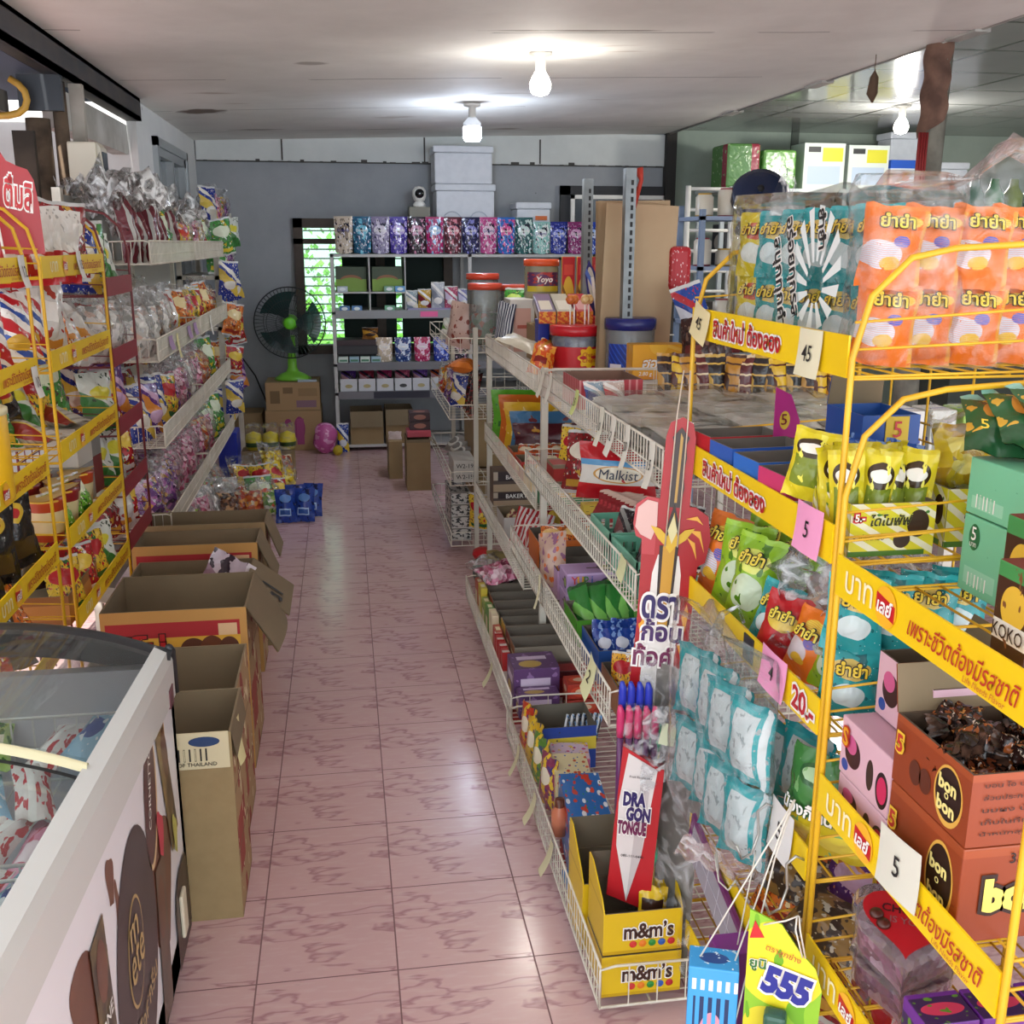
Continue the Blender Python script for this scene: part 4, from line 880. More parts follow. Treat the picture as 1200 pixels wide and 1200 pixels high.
# picture side
def onside(name, pts, mt, k=1): 
    m = M(); m.add([(FX + .0006 * k, y, z) for y, z in pts], [tuple(range(len(pts)))]); return m.obj(name, mt, t)
def ell(cy, cz, ry, rz, rot=0, n=40): return [(cy + ry * cos(a) * cos(rot) - rz * sin(a) * sin(rot), cz + ry * cos(a) * sin(rot) + rz * sin(a) * cos(rot)) for a in [2 * pi * i / n for i in range(n)]]
CHO = mat('#5a3020', .35, 0, (5, '#7a4a30', .7)); DKB = mat('#2b2024', .35); GLD = mat('#c2a46a', .4)
def blob(cy, cz, ry, rz, seed): return [(cy + ry * cos(a) * (1 + .28 * sin(3 * a + seed)), cz + rz * sin(a) * (1 + .25 * cos(2 * a + seed))) for a in [2 * pi * i / 36 for i in range(36)]]
onside('painted_splash', blob(1.86, .34, .1, .17, 1), CHO); onside('painted_splash', blob(1.32, .5, .1, .07, 2), CHO); onside('painted_splash', blob(1.5, .57, .022, .05, .5), CHO, 1.2); onside('painted_splash', blob(1.53, .5, .015, .05, 2), CHO, 1.3)
onside('painted_seal', ell(1.63, .33, .165, .235, R(-8)), DKB, 2); onside('painted_ring', ell(1.615, .36, .062, .098, R(-8)), GLD, 3); onside('painted_ring', ell(1.615, .36, .057, .092, R(-8)), DKB, 4)
text(t, 'm', GLD, (FX + .003, 1.605, .405), (0, 1, 0), (0, 0, 1), w=.06); text(t, 'ete', GLD, (FX + .003, 1.615, .35), (0, 1, 0), (0, 0, 1), w=.1, h=.06); text(t, 'ไอศกรีม', GLD, (FX + .003, 1.665, .23), (0, 1, 0), (0, 0, 1), w=.16, rot=R(8))
text(t, 'บรรจุ', GLD, (FX + .003, 1.6, .17), (0, 1, 0), (0, 0, 1), w=.06)
onside('painted_medal', ell(1.83, .53, .055, .125, R(-14)), mat('#4a2028', .35), 2.5); onside('painted_band', ell(1.835, .52, .06, .13, R(-14)), mat('#d8b98a', .4), 2); text(t, 'CORNETTO', WHITE, (FX + .0022, 1.825, .55), (0, 1, 0), (0, 0, 1), w=.15, rot=R(72), lift=.0006)
def bar(cy, cz, w_, h_, rot, c1, txt, c2, k=4):
    q = [(-w_ / 2, -h_ / 2), (w_ / 2, -h_ / 2), (w_ / 2, h_ / 2), (-w_ / 2, h_ / 2)]
    onside('painted_wrapper', [(cy + a * cos(rot) - b * sin(rot), cz + a * sin(rot) + b * cos(rot)) for a, b in q], c1, k)
    q = [(x * .84, y * .42 - h_ * .02) for x, y in q]; onside('painted_bar', ell(cy, cz + h_ * .22, w_ * .34, h_ * .2, rot), CHO, k + .5)
    if txt: text(t, txt, c2, (FX + .0006 * (k + 1), cy, cz - h_ * .1), (0, 1, 0), (0, 0, 1), w=w_ * .8, rot=rot)
bar(1.40, .43, .085, .26, R(4), mat('#2c2618', .35, 0, (14, '#8a7440', .6)), 'ONE', WHITE); bar(1.99, .47, .08, .3, R(14), mat('#3b2a20', .35, 0, (12, '#a58a50', .6)), '', GLD); bar(1.84, .22, .09, .32, R(-6), mat('#5c4636', .35, 0, (12, '#2b211c', .6)), '', GLD)
onside('painted_bananas', blob(2.02, .34, .02, .05, 1), mat('#b9b45a', .5), 7); onside('painted_berries', blob(1.885, .42, .025, .055, 1), mat('#c2304a', .4), 5); onside('energy_label', [(1.95, .545), (2.01, .545), (2.01, .64), (1.95, .64)], mat('#c9923a', .5), 3)
onside('vent_panel', [(1.96 + a, .02 + b) for a, b in ((0, 0.03), (.16, .03), (.16, .2), (.14, .225), (.06, .225), (.02, .2), (0, .16))], mat('#3a2a24', .4), 6); M().box(FX + .003, 2.0, .1, FX + .012, 2.045, .2).obj('side_handle', mat('#d8d0b8', .4), t, bevel=.004)
M().box(FX - .012, 2.06, .60, FX + .0102, 2.1, .64).obj('maker_plate', mat('#6a3f48', .4), t)
# ice creams inside
icekinds = [('pink', pm('#d88aa4', (('n', 5, .56, '#b83a5a'), ('r', .2, .3, .8, .6, '#f0dce2')), .25, 20)), ('red and white', pm('#e4dcd8', (('n', 4, .52, '#c2303a'), ('r', .3, -.1, .5, 1.1, '#f4f2ee')), .25, 20)), ('pale blue', pm('#8fc0dc', (('e', .5, .5, .3, .2, '#26489a'), ('n', 5, .6, '#dfe8ee')), .25, 20)), ('cream', pm('#d8cdb4', (('n', 4, .55, '#a3764a'), ('e', .5, .5, .3, .16, '#3a5a9a')), .25, 20)), ('grey', pm('#a9a8a6', (('n', 5, .54, '#2c3a5a'), ('r', .2, .4, .8, .6, '#d4362e')), .25, 20)), ('green', pm('#a8c46a', (('n', 5, .55, '#4a7a2a'), ('r', .2, .4, .8, .6, '#e8e2c0')), .25, 20))]
for i in range(24):
    nm, mt_ = icekinds[(0, 0, 1, 0, 4, 1, 2, 3, 2, 1, 5, 4)[i % 12]]
    far = i < 12; k = i % 12
    x = -.50 - .075 * (k % 4) - .05 * (k // 8); y = (1.62 if far else 1.08) + .16 * (k // 4)
    put(packet('ice ' + nm, .07, .19, .035, mt_, name='ice_cream_packet', cat='ice cream'), (x, y, .475 + .012 * (k % 3) + .03 * (k // 4)), (R(-84), R(rnd.uniform(-15, 15)), R(rnd.uniform(-25, 25))), f'{nm} ice cream packet, {ORD[k]} in the {"far" if far else "near"} freezer basket')
# ---------------------------------------------------------------- back wall goods
G = 'stand-up pouches on top of the back shelf'
pouches = [('beige', '#c9b9a6', '#8a7a6a'), ('teal blue', '#1f5a7a', '#6fc0d8'), ('mauve and white', '#8f86a6', '#dcd6e6'), ('violet', '#4a3a9a', '#b9a6e0'), ('dark plum', '#2b1c2a', '#c98aa6'), ('magenta', '#b02a6a', '#9ac0e8'), ('maroon', '#5a1f2e', '#d98a9a'), ('dark navy', '#1f1f4a', '#8a8ad0'), ('rose pink', '#c24a8a', '#f0d0e0'), ('blue and pink', '#2a6ac0', '#e05a9a'), ('sea green', '#1f5a5a', '#c9e0d8'), ('pale aqua', '#8fc0b9', '#e8f0ea'), ('indigo', '#24308a', '#7a8ae0'), ('crimson purple', '#8a2a6a', '#e0a0d0'), ('bright blue', '#2040a0', '#a0c0f0')]
for i, (nm, c1, c2) in enumerate(pouches):
    p = pouch(.135, .265 - .03 * (i > 10), .075, pm(c1, (('n', 3.2 + .3 * i, .56, c2), ('e', .5, .64, .36, .13, c2), ('n', 7, .6, '#1c1a30'), ('n', 10, .62, '#e8e4f0'), ('r', -.1, .94, 1.1, 1.1, c1)), .12, 12), 'Downy', WHITE if i not in (0, 8, 11) else mat('#3a3a8a', .5))
    tag(p, f'{nm} refill pouch standing on top of the back shelf', 'pouch', G, loc=(.02 + .133 * i, 7.95, 1.451), rot=(0, 0, R(rnd.uniform(-8, 8))))
for i, (nm, c1, c2, x) in enumerate((('beige', '#b9a68f', '#e8dcd0', .29), ('dark blue', '#1c3a7a', '#c9d6e8', .43), ('magenta', '#b0285a', '#e8c0d8', .575), ('cobalt blue', '#2038a0', '#a0b0f0', .72), ('dark plum', '#2c2030', '#b98a9a', .86))):
    p = pouch(.125, .185, .06, pm(c1, (('n', 4, .56, c2), ('e', .5, .62, .34, .14, c2), ('n', 9, .62, '#e0dce6')), .12, 12), 'Downy'); tag(p, f'{nm} refill pouch on the third board of the back shelf', 'pouch', 'stand-up pouches on the third board', loc=(x, 7.93, .661))
def bx(name, lab, x0, x1, y0, y1, z0, z1, mats, slots=None, cat='box', group=None, rz=0, bevel=.002):
    return closed_box(x1 - x0, y1 - y0, z1 - z0, mats if isinstance(mats, list) else [mats], slots, name, lab, cat, ((x0 + x1) / 2, (y0 + y1) / 2, z0), rz, group, bevel)
DISP = pm('#3c4a34', (('r', 0, 0, 1, .5, '#7a9a3a'), ('e', .5, .45, .36, .22, '#8a5a3a'), ('e', .5, .36, .4, .2, '#7a9a3a')), .5)
for i, x in enumerate((-.05, .215)): bx('display_box', f'green printed display box, {("left", "right")[i]} one on the second board of the back shelf', x, x + .225, 7.95, 8.2, 1.181, 1.36, [mat('#39423a', .6), DISP], dict(f=1))
for i, (x, z, c, nm) in enumerate(((-.04, 1.181, '#b9c9d0', 'white'), (.3, 1.181, '#7aa890', 'mint'), (.38, 1.181, '#5a9ad0', 'sky blue'), (-.03, 1.041, '#4a7ab0', 'steel blue'), (.06, 1.041, '#5a8ac0', 'pale blue'), (.3, 1.041, '#6fb58a', 'light green'))):
    bx('soap_box', f'small {nm} soap box on the {"upper" if z > 1.1 else "lower"} left level of the back shelf', x, x + .075, 7.88, 7.94, z, z + .04, pm(c, (('e', .5, .5, .3, .3, '#e8f0f0'),), .4))
for i, (x, c1, c2, h, nm) in enumerate(((.50, '#8fa0a8', '#e8e4d0', .14, 'grey and yellow'), (.60, '#c9a03a', '#7a1f2a', .15, 'gold and red'), (.70, '#b9bcc4', '#8a90a0', .2, 'silver'), (.80, '#b84a6a', '#e0d0e8', .17, 'pink and red'), (.90, '#8a8ab9', '#d8d8f0', .15, 'lilac'), (1.0, '#6a86b0', '#d0dcf0', .14, 'pale blue'))):
    put(packet('bk' + nm, .1, h, .05, band(c1, c2, '#f0ece8'), name='soap_packet', cat='packet'), (x, 7.94, 1.05), (0, 0, 0), f'{nm} packet on the second board of the back shelf')
bx('tray', 'long lilac tray under the packets on the back shelf', .47, 1.05, 7.88, 8.05, 1.041, 1.06, mat('#9a94b9', .5), cat='tray')
bx('display_box', 'dark red lidded box on the third board of the back shelf', -.06, .23, 7.9, 8.15, .79, .83, mat('#3a2c30', .6)); bx('display_box', 'black box with small lettering on the third board', -.06, .24, 7.9, 8.15, .725, .789, mat('#2a2a2e', .5)); bx('display_box', 'low dark stand under the black box, third board', -.05, .23, 7.98, 8.12, .661, .724, mat('#303034', .6))
put(packet('bk gold', .12, .09, .05, band('#8a5a2a', '#d9a03a', '#3a2418'), name='snack_packet'), (.19, 7.95, .832), (R(-20), 0, 0), 'brown and gold packet lying on the dark box, back shelf')
for i, x in enumerate((-.05, .03, .11, .19)): bx('soap_box', f'small white and green box, {ORD[i]} from the left on the third board', x, x + .07, 7.87, 7.92, .661, .71, pm(('#d0dcd4', '#9ab8c8')[i % 2], (('r', .1, .3, .9, .6, '#3f7a5a'),), .4))
for i in range(6):
    x = -.045 + i * .135; carton(.125, .2, .1, mat('#c4c6cc', .5), 'white_tray', f'white card tray of sachets, {ORD[i]} from the left on the fourth board', 'tray', mats=[pm('#c4c6cc', (('e', .5, .45, .22, .14, '#a89a6a' if i != 3 else '#2a2a2e'),), .5), GREYCARD], loc=(x + .063, 7.97, .446), t=.003)
    nm, c = (('violet', '#4a2a7a'), ('crimson', '#8f1f3a'), ('dark pink', '#a02a5a'), ('rose', '#b04a6a'), ('lilac', '#6a4aa0'), ('orange', '#b8502a'))[i]
    put(packet('sachet' + nm, .115, .15, .06, band(c, '#d0a0b0', '#2a1a2e'), name='sachet_strip', cat='sachet'), (x + .063, 7.96, .46), (R(-6), 0, 0), f'{nm} sachet bundle standing in a white tray on the fourth board')
m = M(); m.box(.56, 7.849, 1.0, .69, 7.8515, 1.04); m.obj('price_tag', mat('#e86aa0', .7), label='pink paper price tag on the second board of the back shelf', cat='price tag')
m = M(); m.box(.2, 7.849, .40, .62, 7.8515, .45); m.obj('price_card', mat('#1f1f30', .5), label='dark price card on the fourth board of the back shelf', cat='price tag')
for i, (x0, x1, z1) in enumerate(((.02, .265, .25), (.285, .49, .26))):
    c = carton(x1 - x0, .3, z1, CARD, 'carton', ('brown carton with open lid under the back shelf, left one', 'brown carton with open lid under the back shelf, right one')[i], 'box', (('f', .12, 165),), .004, loc=((x0 + x1) / 2, 8.02, .05))
def lump(name, lab, loc, rx, ry, rz, mt, seed, cat='bag'):
    m = M(); m.sheet(lambda u, v: ((rx * (1 + .22 * nz((cos(u * 2 * pi) * 2, sin(u * 2 * pi) * 2 + seed, v * 4), 1)) * sin(v * pi) ** .7 * cos(u * 2 * pi)), ry * sin(v * pi) ** .7 * sin(u * 2 * pi) * (1 + .2 * nz((u * 6, seed, v * 5), 1)), rz * (1 - cos(v * pi)) / 2), 28, 18)
    return m.obj(name, mt, label=lab, cat=cat, loc=loc)
lump('pink_bag', 'shiny pink plastic bag on the floor by the back shelf', (-.17, 7.82, 0), .085, .07, .23, pm('#c25a9a', (('n', 6, .55, '#e09ac8'),), .25, 20), 2)
put(packet('blue tall', .09, .22, .05, band('#1f3a8a', '#d9b83a', '#e0e4ee'), name='detergent_packet', cat='packet'), (-.04, 7.84, .0), (R(-5), 0, 0), 'blue and yellow packet standing beside the pink bag')
m = M(); m.tube([(0, .03, .035), (0, -.03, .035)], .035, 16); m.obj('tape_roll', mat('#c9b02a', .5), label='yellow tape roll on the floor by the pink bag', cat='roll', loc=(-.08, 7.74, 0))
# fan on cartons
c = bx('carton', 'big brown carton with pink print under the fan', -.61, -.195, 7.95, 8.32, 0, .305, [CARD, pm('#a98a63', (('e', .6, .55, .1, .3, '#8f3a6a'), ('r', .55, .15, .68, .8, '#a04a7a'), ('e', .4, .7, .06, .1, '#8f3a6a')), .8)], dict(f=1))
bx('carton', 'brown carton directly under the green fan', -.60, -.20, 7.96, 8.30, .307, .517, [CARD, pm('#a98a63', (('r', .08, .25, .26, .7, '#7a6244'), ('r', .32, .6, .5, .82, '#7a6244'), ('r', .56, .1, .93, .35, '#8a6a7a'), ('r', .6, .5, .95, .78, '#957a56')), .8)], dict(f=1))
bx('carton', 'plain brown carton on the floor left of the fan', -.86, -.64, 8.05, 8.35, 0, .275, CARD)
t = thing('desk_fan', 'green desk fan with a round black guard on the cartons', 'fan', (-.40, 8.12, .519))
LG = mat('#7ac23a', .35)
m = M(); m.lathe([(0, 0), (.135, 0), (.14, .012), (.09, .045), (.05, .06), (.035, .09), (.03, .2), (0, .2)], 28, sq=.8); m.obj('base', LG, t)
m = M(); m.tube([(0, .03, .2), (0, .03, .33)], .028, 14); m.obj('neck', LG, t)
m = M(); m.tube([(0, .11, .43), (0, .09, .43), (0, .0, .43), (0, -.02, .43)], [.03, .055, .06, .05], 18); m.obj('motor', LG, t)
m = M(); R0 = .262; BLK = mat('#23262a', .45, .3)
for k in range(56):
    a = 2 * pi * k / 56; m.tube([(.045 * cos(a), -.10, .43 + .045 * sin(a)), (.18 * cos(a), -.105, .43 + .18 * sin(a)), (R0 * cos(a), -.06, .43 + R0 * sin(a))], .0016, 4); m.tube([(.06 * cos(a), .04, .43 + .06 * sin(a)), (.2 * cos(a), .03, .43 + .2 * sin(a)), (R0 * cos(a), -.05, .43 + R0 * sin(a))], .0016, 4)
for rr, y in ((R0, -.055), (.17, -.104), (.1, -.103), (.2, .03)): m.tube([(rr * cos(a), y, .43 + rr * sin(a)) for a in [2 * pi * k / 40 for k in range(40)]], .0045 if rr == R0 else .002, 6, closed=True)
m.obj('guard', BLK, t)
for k in range(3):
    m = M(); m.sheet(lambda u, v: ((.04 + .19 * v) * cos((u - .5) * 1.5 * (.5 + .5 * v) + k * 2.094), -.03 + .03 * (u - .5), .43 + (.04 + .19 * v) * sin((u - .5) * 1.5 * (.5 + .5 * v) + k * 2.094)), 8, 6); m.obj('blade', plastic('#2f4a48', .35), t)
m = M(); m.tube([(0, -.118, .43), (0, -.112, .43), (0, -.098, .43)], [.03, .045, .046], 20); m.obj('guard_badge', mat('#6ad02a', .3), t)
bx('cloth', 'small folded white and blue cloth under the fan front', -.36, -.22, 7.965, 8.02, .518, .53, mat('#b8c4d0', .8), cat='cloth')
m = M(); m.tube([(-.86, 8.44, 1.0), (-.82, 8.4, .7), (-.70, 8.38, .52), (-.62, 8.36, .30)], .006, 6); m.obj('power_cord', INK, label='black cord hanging down the grey wall by the fan', cat='cord')
# styrofoam boxes and camera on the top board
FOAM = mat('#dfe3ea', .8, 0, (20, '#cfd4dc', .4))
def foam(lab, x0, x1, y0, y1, z0, z1, arches=False):
    t = thing('foam_box', lab, 'box', ((x0 + x1) / 2, (y0 + y1) / 2, z0)); w, d, h = x1 - x0, y1 - y0, z1 - z0
    M().box(-w / 2 + .01, -d / 2 + .01, 0, w / 2 - .01, d / 2 - .01, h - .05).obj('tub', FOAM, t, bevel=.01); M().box(-w / 2, -d / 2, h - .049, w / 2, d / 2, h).obj('lid', FOAM, t, bevel=.01)
    if arches:
        m = M()
        for cx in (-w * .22, w * .22): m.tube([(cx + w * .16 * cos(a), -d / 2 + .009, h * .45 + .08 * sin(a) if 0 <= a <= pi else h * .1) for a in [i * pi / 10 for i in range(11)]], .004, 6); m.wire((cx - w * .16, -d / 2 + .009, .1), (cx - w * .16, -d / 2 + .009, h * .45), .004); m.wire((cx + w * .16, -d / 2 + .009, .1), (cx + w * .16, -d / 2 + .009, h * .45), .004)
        m.obj('moulded_arches', mat('#b9c0cc', .8), t)
foam('white foam box with arched sides on the top board of the back shelf', .70, 1.155, 8.06, 8.4, 1.451, 1.955, True); foam('white foam box stacked on the arched one', .69, 1.14, 8.06, 8.4, 1.957, 2.225); foam('smaller white foam box to the right on the back shelf top', 1.31, 1.585, 8.08, 8.38, 1.451, 1.83)
M().box(1.46, 8.076, 1.7, 1.55, 8.0795, 1.73).obj('orange_sticker', mat('#d9703a', .6), label='orange sticker on the smaller foam box', cat='sticker')
bx('small_carton', 'small grey box holding the white security camera', .51, .665, 8.1, 8.25, 1.451, 1.79, mat('#8f8c80', .7))
t = thing('security_camera', 'white round security camera on the small grey box', 'camera', (.59, 8.16, 1.791))
m = M(); m.lathe([(0, 0), (.045, 0), (.048, .02), (.03, .04), (0, .04)], 20); m.obj('base', WHITE, t)
m = M(); m.lathe([(.0, .03), (.04, .045), (.052, .08), (.05, .12), (.03, .145), (0, .15)], 24); m.obj('head', WHITE, t)
m = M(); m.tube([(0, -.06, .095), (0, -.05, .095), (0, -.03, .095)], [.026, .034, .036], 18); m.obj('lens', mat('#101114', .15), t)
# boxes in the aisle
t = carton(.15, .26, .33, CARD, 'carton', 'brown carton standing at the end of the aisle with one flap out', 'box', (('r', .12, 140), ('f', .02, 175)), loc=(.435, 6.62, 0))
bx('carton', 'low brown carton behind the standing aisle carton', .262, .352, 6.85, 7.15, 0, .255, CARD)
put(packet('aisle white', .09, .07, .04, mat('#c9b9b4', .4, 0, (9, '#a05a5a', .5)), name='snack_packet'), (.31, 6.92, .256), (R(-50), 0, 0), 'small crumpled packet on the low aisle carton')
bx('biscuit_box', 'pink biscuit box on top of the standing aisle carton', .37, .52, 6.55, 6.72, .334, .37, mat('#c24a5a', .4)); 
for i in range(2): bx('biscuit_box', f'dark biscuit box above the pink one, {("lower", "upper")[i]} of two', .39, .52, 6.6, 6.74, .371 + .056 * i, .425 + .056 * i, pm('#3a2024', (('e', .5, .5, .3, .3, '#9a6a5a'),), .4))
# green wall goods
GW_ = [pm('#d8e0d8', (('r', .45, .6, .95, .9, '#d9d23a'), ('r', .1, .1, .9, .5, '#b9c9dc'), ('r', .1, .8, .4, .92, '#3a3a3a')), .5), mat('#c9d4cc', .5)]
for i, (x, lab) in enumerate(((3.39, 'white and yellow appliance box, left one on the plank shelf'), (3.74, 'white and yellow appliance box, right one on the plank shelf'))): bx('appliance_box', lab, x, x + .32, 7.65, 7.9, 1.927, 2.25 - .01 * i, GW_, dict(f=0, l=1, r=1, t=1))
bx('appliance_box', 'blue and white appliance box on the plank shelf', 4.08, 4.36, 7.65, 7.9, 1.927, 2.14, [pm('#d0dce8', (('r', 0, .72, 1, 1.1, '#2a5ac0'), ('e', .5, 0, .6, .2, '#2a5ac0'), ('r', .35, .3, .55, .6, '#d0a8a0')), .5)])
foam('white foam box on the plank shelf under the bulb', 4.40, 4.73, 7.66, 8.05, 1.927, 2.13); foam('taller white foam box behind on the plank shelf', 4.22, 4.52, 7.95, 8.19, 1.927, 2.37)
for i, (x, c) in enumerate(((2.80, '#5a8a4a'), (3.08, '#6aa04e'))):
    bx('green_bundle', f'bundle of green plastic bags, {("left", "right")[i]} one on the plank shelf', x, x + .26, 7.66, 8.0, 1.927, 2.24 - .04 * i, pm(c, (('r', .72, -.1, .98, 1.1, '#a03a4a') if i == 0 else ('n', 5, .6, '#8fc070'), ('n', 8, .64, '#a8c890')), .25, 14), cat='bundle', bevel=.02)
t = thing('wok_lid', 'dark blue round pan lid leaning before the plank shelf', 'pan lid', (2.40, 5.99, 1.80)); t.rotation_euler = (R(62), 0, R(-20))
m = M(); m.lathe([(0, .05), (.09, .045), (.15, .02), (.165, 0), (.17, 0), (.155, .03), (.09, .055), (0, .06)], 30); m.obj('lid_dome', mat('#1f2a48', .2), t)
m = M(); m.lathe([(0, .06), (.012, .06), (.02, .085), (0, .09)], 14); m.obj('knob', INK, t)
k = 0
for z in (1.683, 1.403, 1.083, .723):
    for j in range(4):
        c = ('#c9a03a', '#8a4a2a', '#5a7a9a', '#4a7a5a', '#a03a4a', '#3a4a8a', '#b9b4a8', '#6a5a4a')[(k * 3 + j) % 8]; k += 1
        put_h = .1 + .03 * (k % 3); m = M(); m.lathe([(0, 0), (.05, 0), (.052, .01), (.052, put_h - .02), (.04, put_h - .01), (.04, put_h), (0, put_h)], 16)
        m.obj('grocery_jar', pm(c, (('r', 0, .3, 1, .7, '#d8d0c0'), ('r', 0, .84, 1, 1.1, '#b9932f')), .3), label=f'small grocery jar on the blue shelf, {ORD[j]} from left on the {("top", "second", "third", "bottom")[(1.683, 1.403, 1.083, .723).index(z)]} board', cat='jar', loc=(2.10 + .135 * j, 6.08, z))
for z, zn in ((1.372, 'middle'), (.722, 'low')):
    for j in range(9):
        c = ('#7a2a2a', '#2a2a30', '#8a8a7a', '#a0302a', '#3a3a5a', '#8a7a4a')[(j * 5 + int(z)) % 6]; h = (.3, .38, .26)[j % 3]
        bx('grocery_box', f'dim grocery box, {ORD[j]} from the left on the {zn} plank under the foam boxes', 2.82 + .2 * j, 2.99 + .2 * j, 7.68, 7.95, z, z + h, pm(c, (('e', .5, .55, .32, .2, '#b0a89a'),), .5))
bx('grocery_stack', 'dark covered stack of goods beyond the gondola', 1.75, 2.5, 6.9, 7.6, 0, 1.15, mat('#4a4640', .7)); 
for j in range(7):
    m = M(); m.lathe([(0, 0), (.05, 0), (.05, .16), (.025, .2), (.02, .24), (0, .24)], 14); m.obj('green_bottle', mat(('#1f5a3a', '#2a7a3a', '#7a8a2a')[j % 3], .2), label=f'dark green bottle on the right-hand stack, {ORD[j]} from left', cat='bottle', loc=(3.25 + .11 * j, 5.2, 1.62))
bx('side_cabinet', 'dark cabinet at the right under the green bottles', 3.1, 4.2, 5.0, 5.5, 0, 1.615, mat('#3a4038', .6), cat='cabinet')
# right post with board and red strings
m = M(); m.tube([(2.615, 4.55, 0), (2.6, 4.55, 1.2), (2.61, 4.55, 2.395)], [.06, .054, .056], 14); m.obj('wooden_post', mat('#8f8c80', .9, 0, (8, '#55524a', .7), 25), label='weathered grey timber post on the right', cat='post')
m = M(); m.sheet(lambda u, v: (2.605 + (.062 + .006 * sin(v * 17 + u * 5)) * sin((u - .75) * 2.3), 4.55 - (.062 + .006 * sin(v * 17 + u * 5)) * cos((u - .75) * 2.3), 1.98 + .40 * v + .08 * u * (1 - v)), 14, 22); m.obj('cardboard_wrap', mat('#7d5f50', .9, 0, (9, '#4a342c', .8), 30), label='brown cardboard tied round the top of the right post', cat='cardboard')
for i in range(4): m = M(); m.tube([(2.535 - .012 * i, 4.46, 2.0), (2.525 - .012 * i, 4.44, 1.8), (2.53 - .014 * i, 4.45, 1.58)], .006, 6); m.obj('red_string', mat('#8f2a2a', .6), label=f'red plastic string hanging from the right post, {ORD[i]} from the post', cat='string')
m = M(); m.box(2.44, 4.42, 1.42, 2.54, 4.47, 1.72); m.obj('hanging_pack', pm('#7a2a26', (('s', 1, 7, .4, '#3a2a6a'), ('n', 5, .58, '#c9803a')), .35), label='red striped packs hung on the right post', cat='packet')
m = M(); m.tube([(2.44, 4.8, 2.385), (2.44, 4.8, 2.3), (2.44, 4.8, 2.27), (2.435, 4.8, 2.2), (2.44, 4.8, 2.16)], [.002, .002, .02, .026, .004], 8); m.obj('hanging_pouch', mat('#5a4636', .9), label='small brown pouch dangling from the ceiling seam', cat='pouch')
# ---------------------------------------------------------------- goods on the white gondola
Z1, Z2, Z3 = 1.036, .766, .496
def label_text(o, s, col, x, y, z, w=None, h=None, facing='-y', **kw):
    rt = {'-y': (1, 0, 0), '-x': (0, -1, 0), '+x': (0, 1, 0)}[facing]
    return text(o, s, col, (x, y, z), rt, (0, 0, 1), w=w, h=h, **kw)
# clear sleeves stacked at the near end
SLV = film('#f6f6f2', .12, 12, .1); SLV2 = mat('#dad8d3', .22)
for i, (x0, y0, n) in enumerate(((.69, 2.12, 7), (.69, 2.40, 6), (.69, 2.68, 6), (.90, 2.2, 8), (.90, 2.5, 7), (.90, 2.8, 6), (1.11, 2.3, 8), (1.11, 2.62, 7))):
    t = thing('sleeve_stack', f'stack of clear plastic sleeves on the top basket, {ORD[i]} counting from the sword display', 'plastic sleeves', (x0, y0, Z1 + .002))
    m = M()
    for k in range(n):
        a = R(rnd.uniform(-3, 3)); m.T = Matrix.Rotation(a, 4, 'Z'); z = k * .012; ph = rnd.uniform(0, 6)
        m.sheet(lambda u, v: (.2 * u, .26 * v, z + .004 * sin(v * 9 + ph) * (.4 + u) + .003 * sin(u * 14 + ph)), 8, 10)
    m.obj('sleeve_edges', SLV2, t)
    m = M(); m.box(0, 0, 0, .2, .26, n * .012 + .006); m.obj('clear_wrap', SLV, t)
c = carton(.20, .24, .09, mat('#b8424a', .6), 'tray', 'pink red card tray on the top basket beside the clear sleeves', 'tray', loc=(.80, 3.22, Z1), inner=mat('#8a6a58', .8), mats=[pm('#b23a44', (('s', 0, 9, .3, '#d08a8a'),), .5), mat('#7d5f50', .8)])
M().box(-.095, -.115, .05, .095, .115, .054).obj('card_top', mat('#8a6a58', .8), c)
for i, (x, c_, l) in enumerate(((.74, '#8fa6b4', 'pale blue'), (.80, '#c9b4a8', 'white and red'))): put(packet('tinypk' + l, .07, .1, .03, band(c_, '#2a3a7a' if i == 0 else '#b8323a', '#e8e4de'), name='snack_packet'), (x, 3.02, Z1), (R(-20), 0, R(10)), f'small {l} packet beside the pink red card tray')
# halls box, jars
HAL = pm('#e8a818', (('r', 0, 0, 1, .12, '#d98f10'), ('b', 1.3, .05, '#f0c04a'), ('e', .5, 1.0, .18, .3, '#f0bc3a')), .35)
o = bx('candy_carton', 'yellow menthol sweets box with Thai lettering on the top basket', 1.055, 1.255, 3.78, 3.87, Z1, Z1 + .13, [HAL, HAL]); 
text(o, 'ฮอลล์', WHITE, (0, -.0458, .062), (1, 0, 0), (0, 0, 1), w=.118, h=.042, out=mat('#c9820c', .4), outw=.04, slant=.2); text(o, '2.80 g', WHITE, (-.05, -.0458, .02), (1, 0, 0), (0, 0, 1), w=.05, slant=.15)
j = jar(.096, .185, '#1c2470', plastic('#d4dadf', .72), 'sweets_jar', 'big clear jar with a dark blue lid behind the yellow sweets box', (1.10, 3.99, Z1), mat('#3a4a70', .4, 0, (20, '#b9c0cc', .7)), .45, lidh=.045)
m = M(); m.sheet(lambda u, v: (.0975 * cos(pi + .35 + u * .9), .0975 * sin(pi + .35 + u * .9), .01 + .11 * v), 10, 3); m.obj('label', pm('#16389a', (('d', 4, .3, '#2a5ad0'), ('r', .1, .1, .7, .3, '#e8e8f0')), .35), j)
j = jar(.104, .15, '#c4202a', plastic('#e2e6e8', .84), 'lollipop_jar', 'clear lollipop jar with a red lid and red label on the top basket', (.925, 4.16, Z1), mat('#9a9aa6', .4, 0, (24, '#3a4a8a', .8)), .9, lidh=.04)
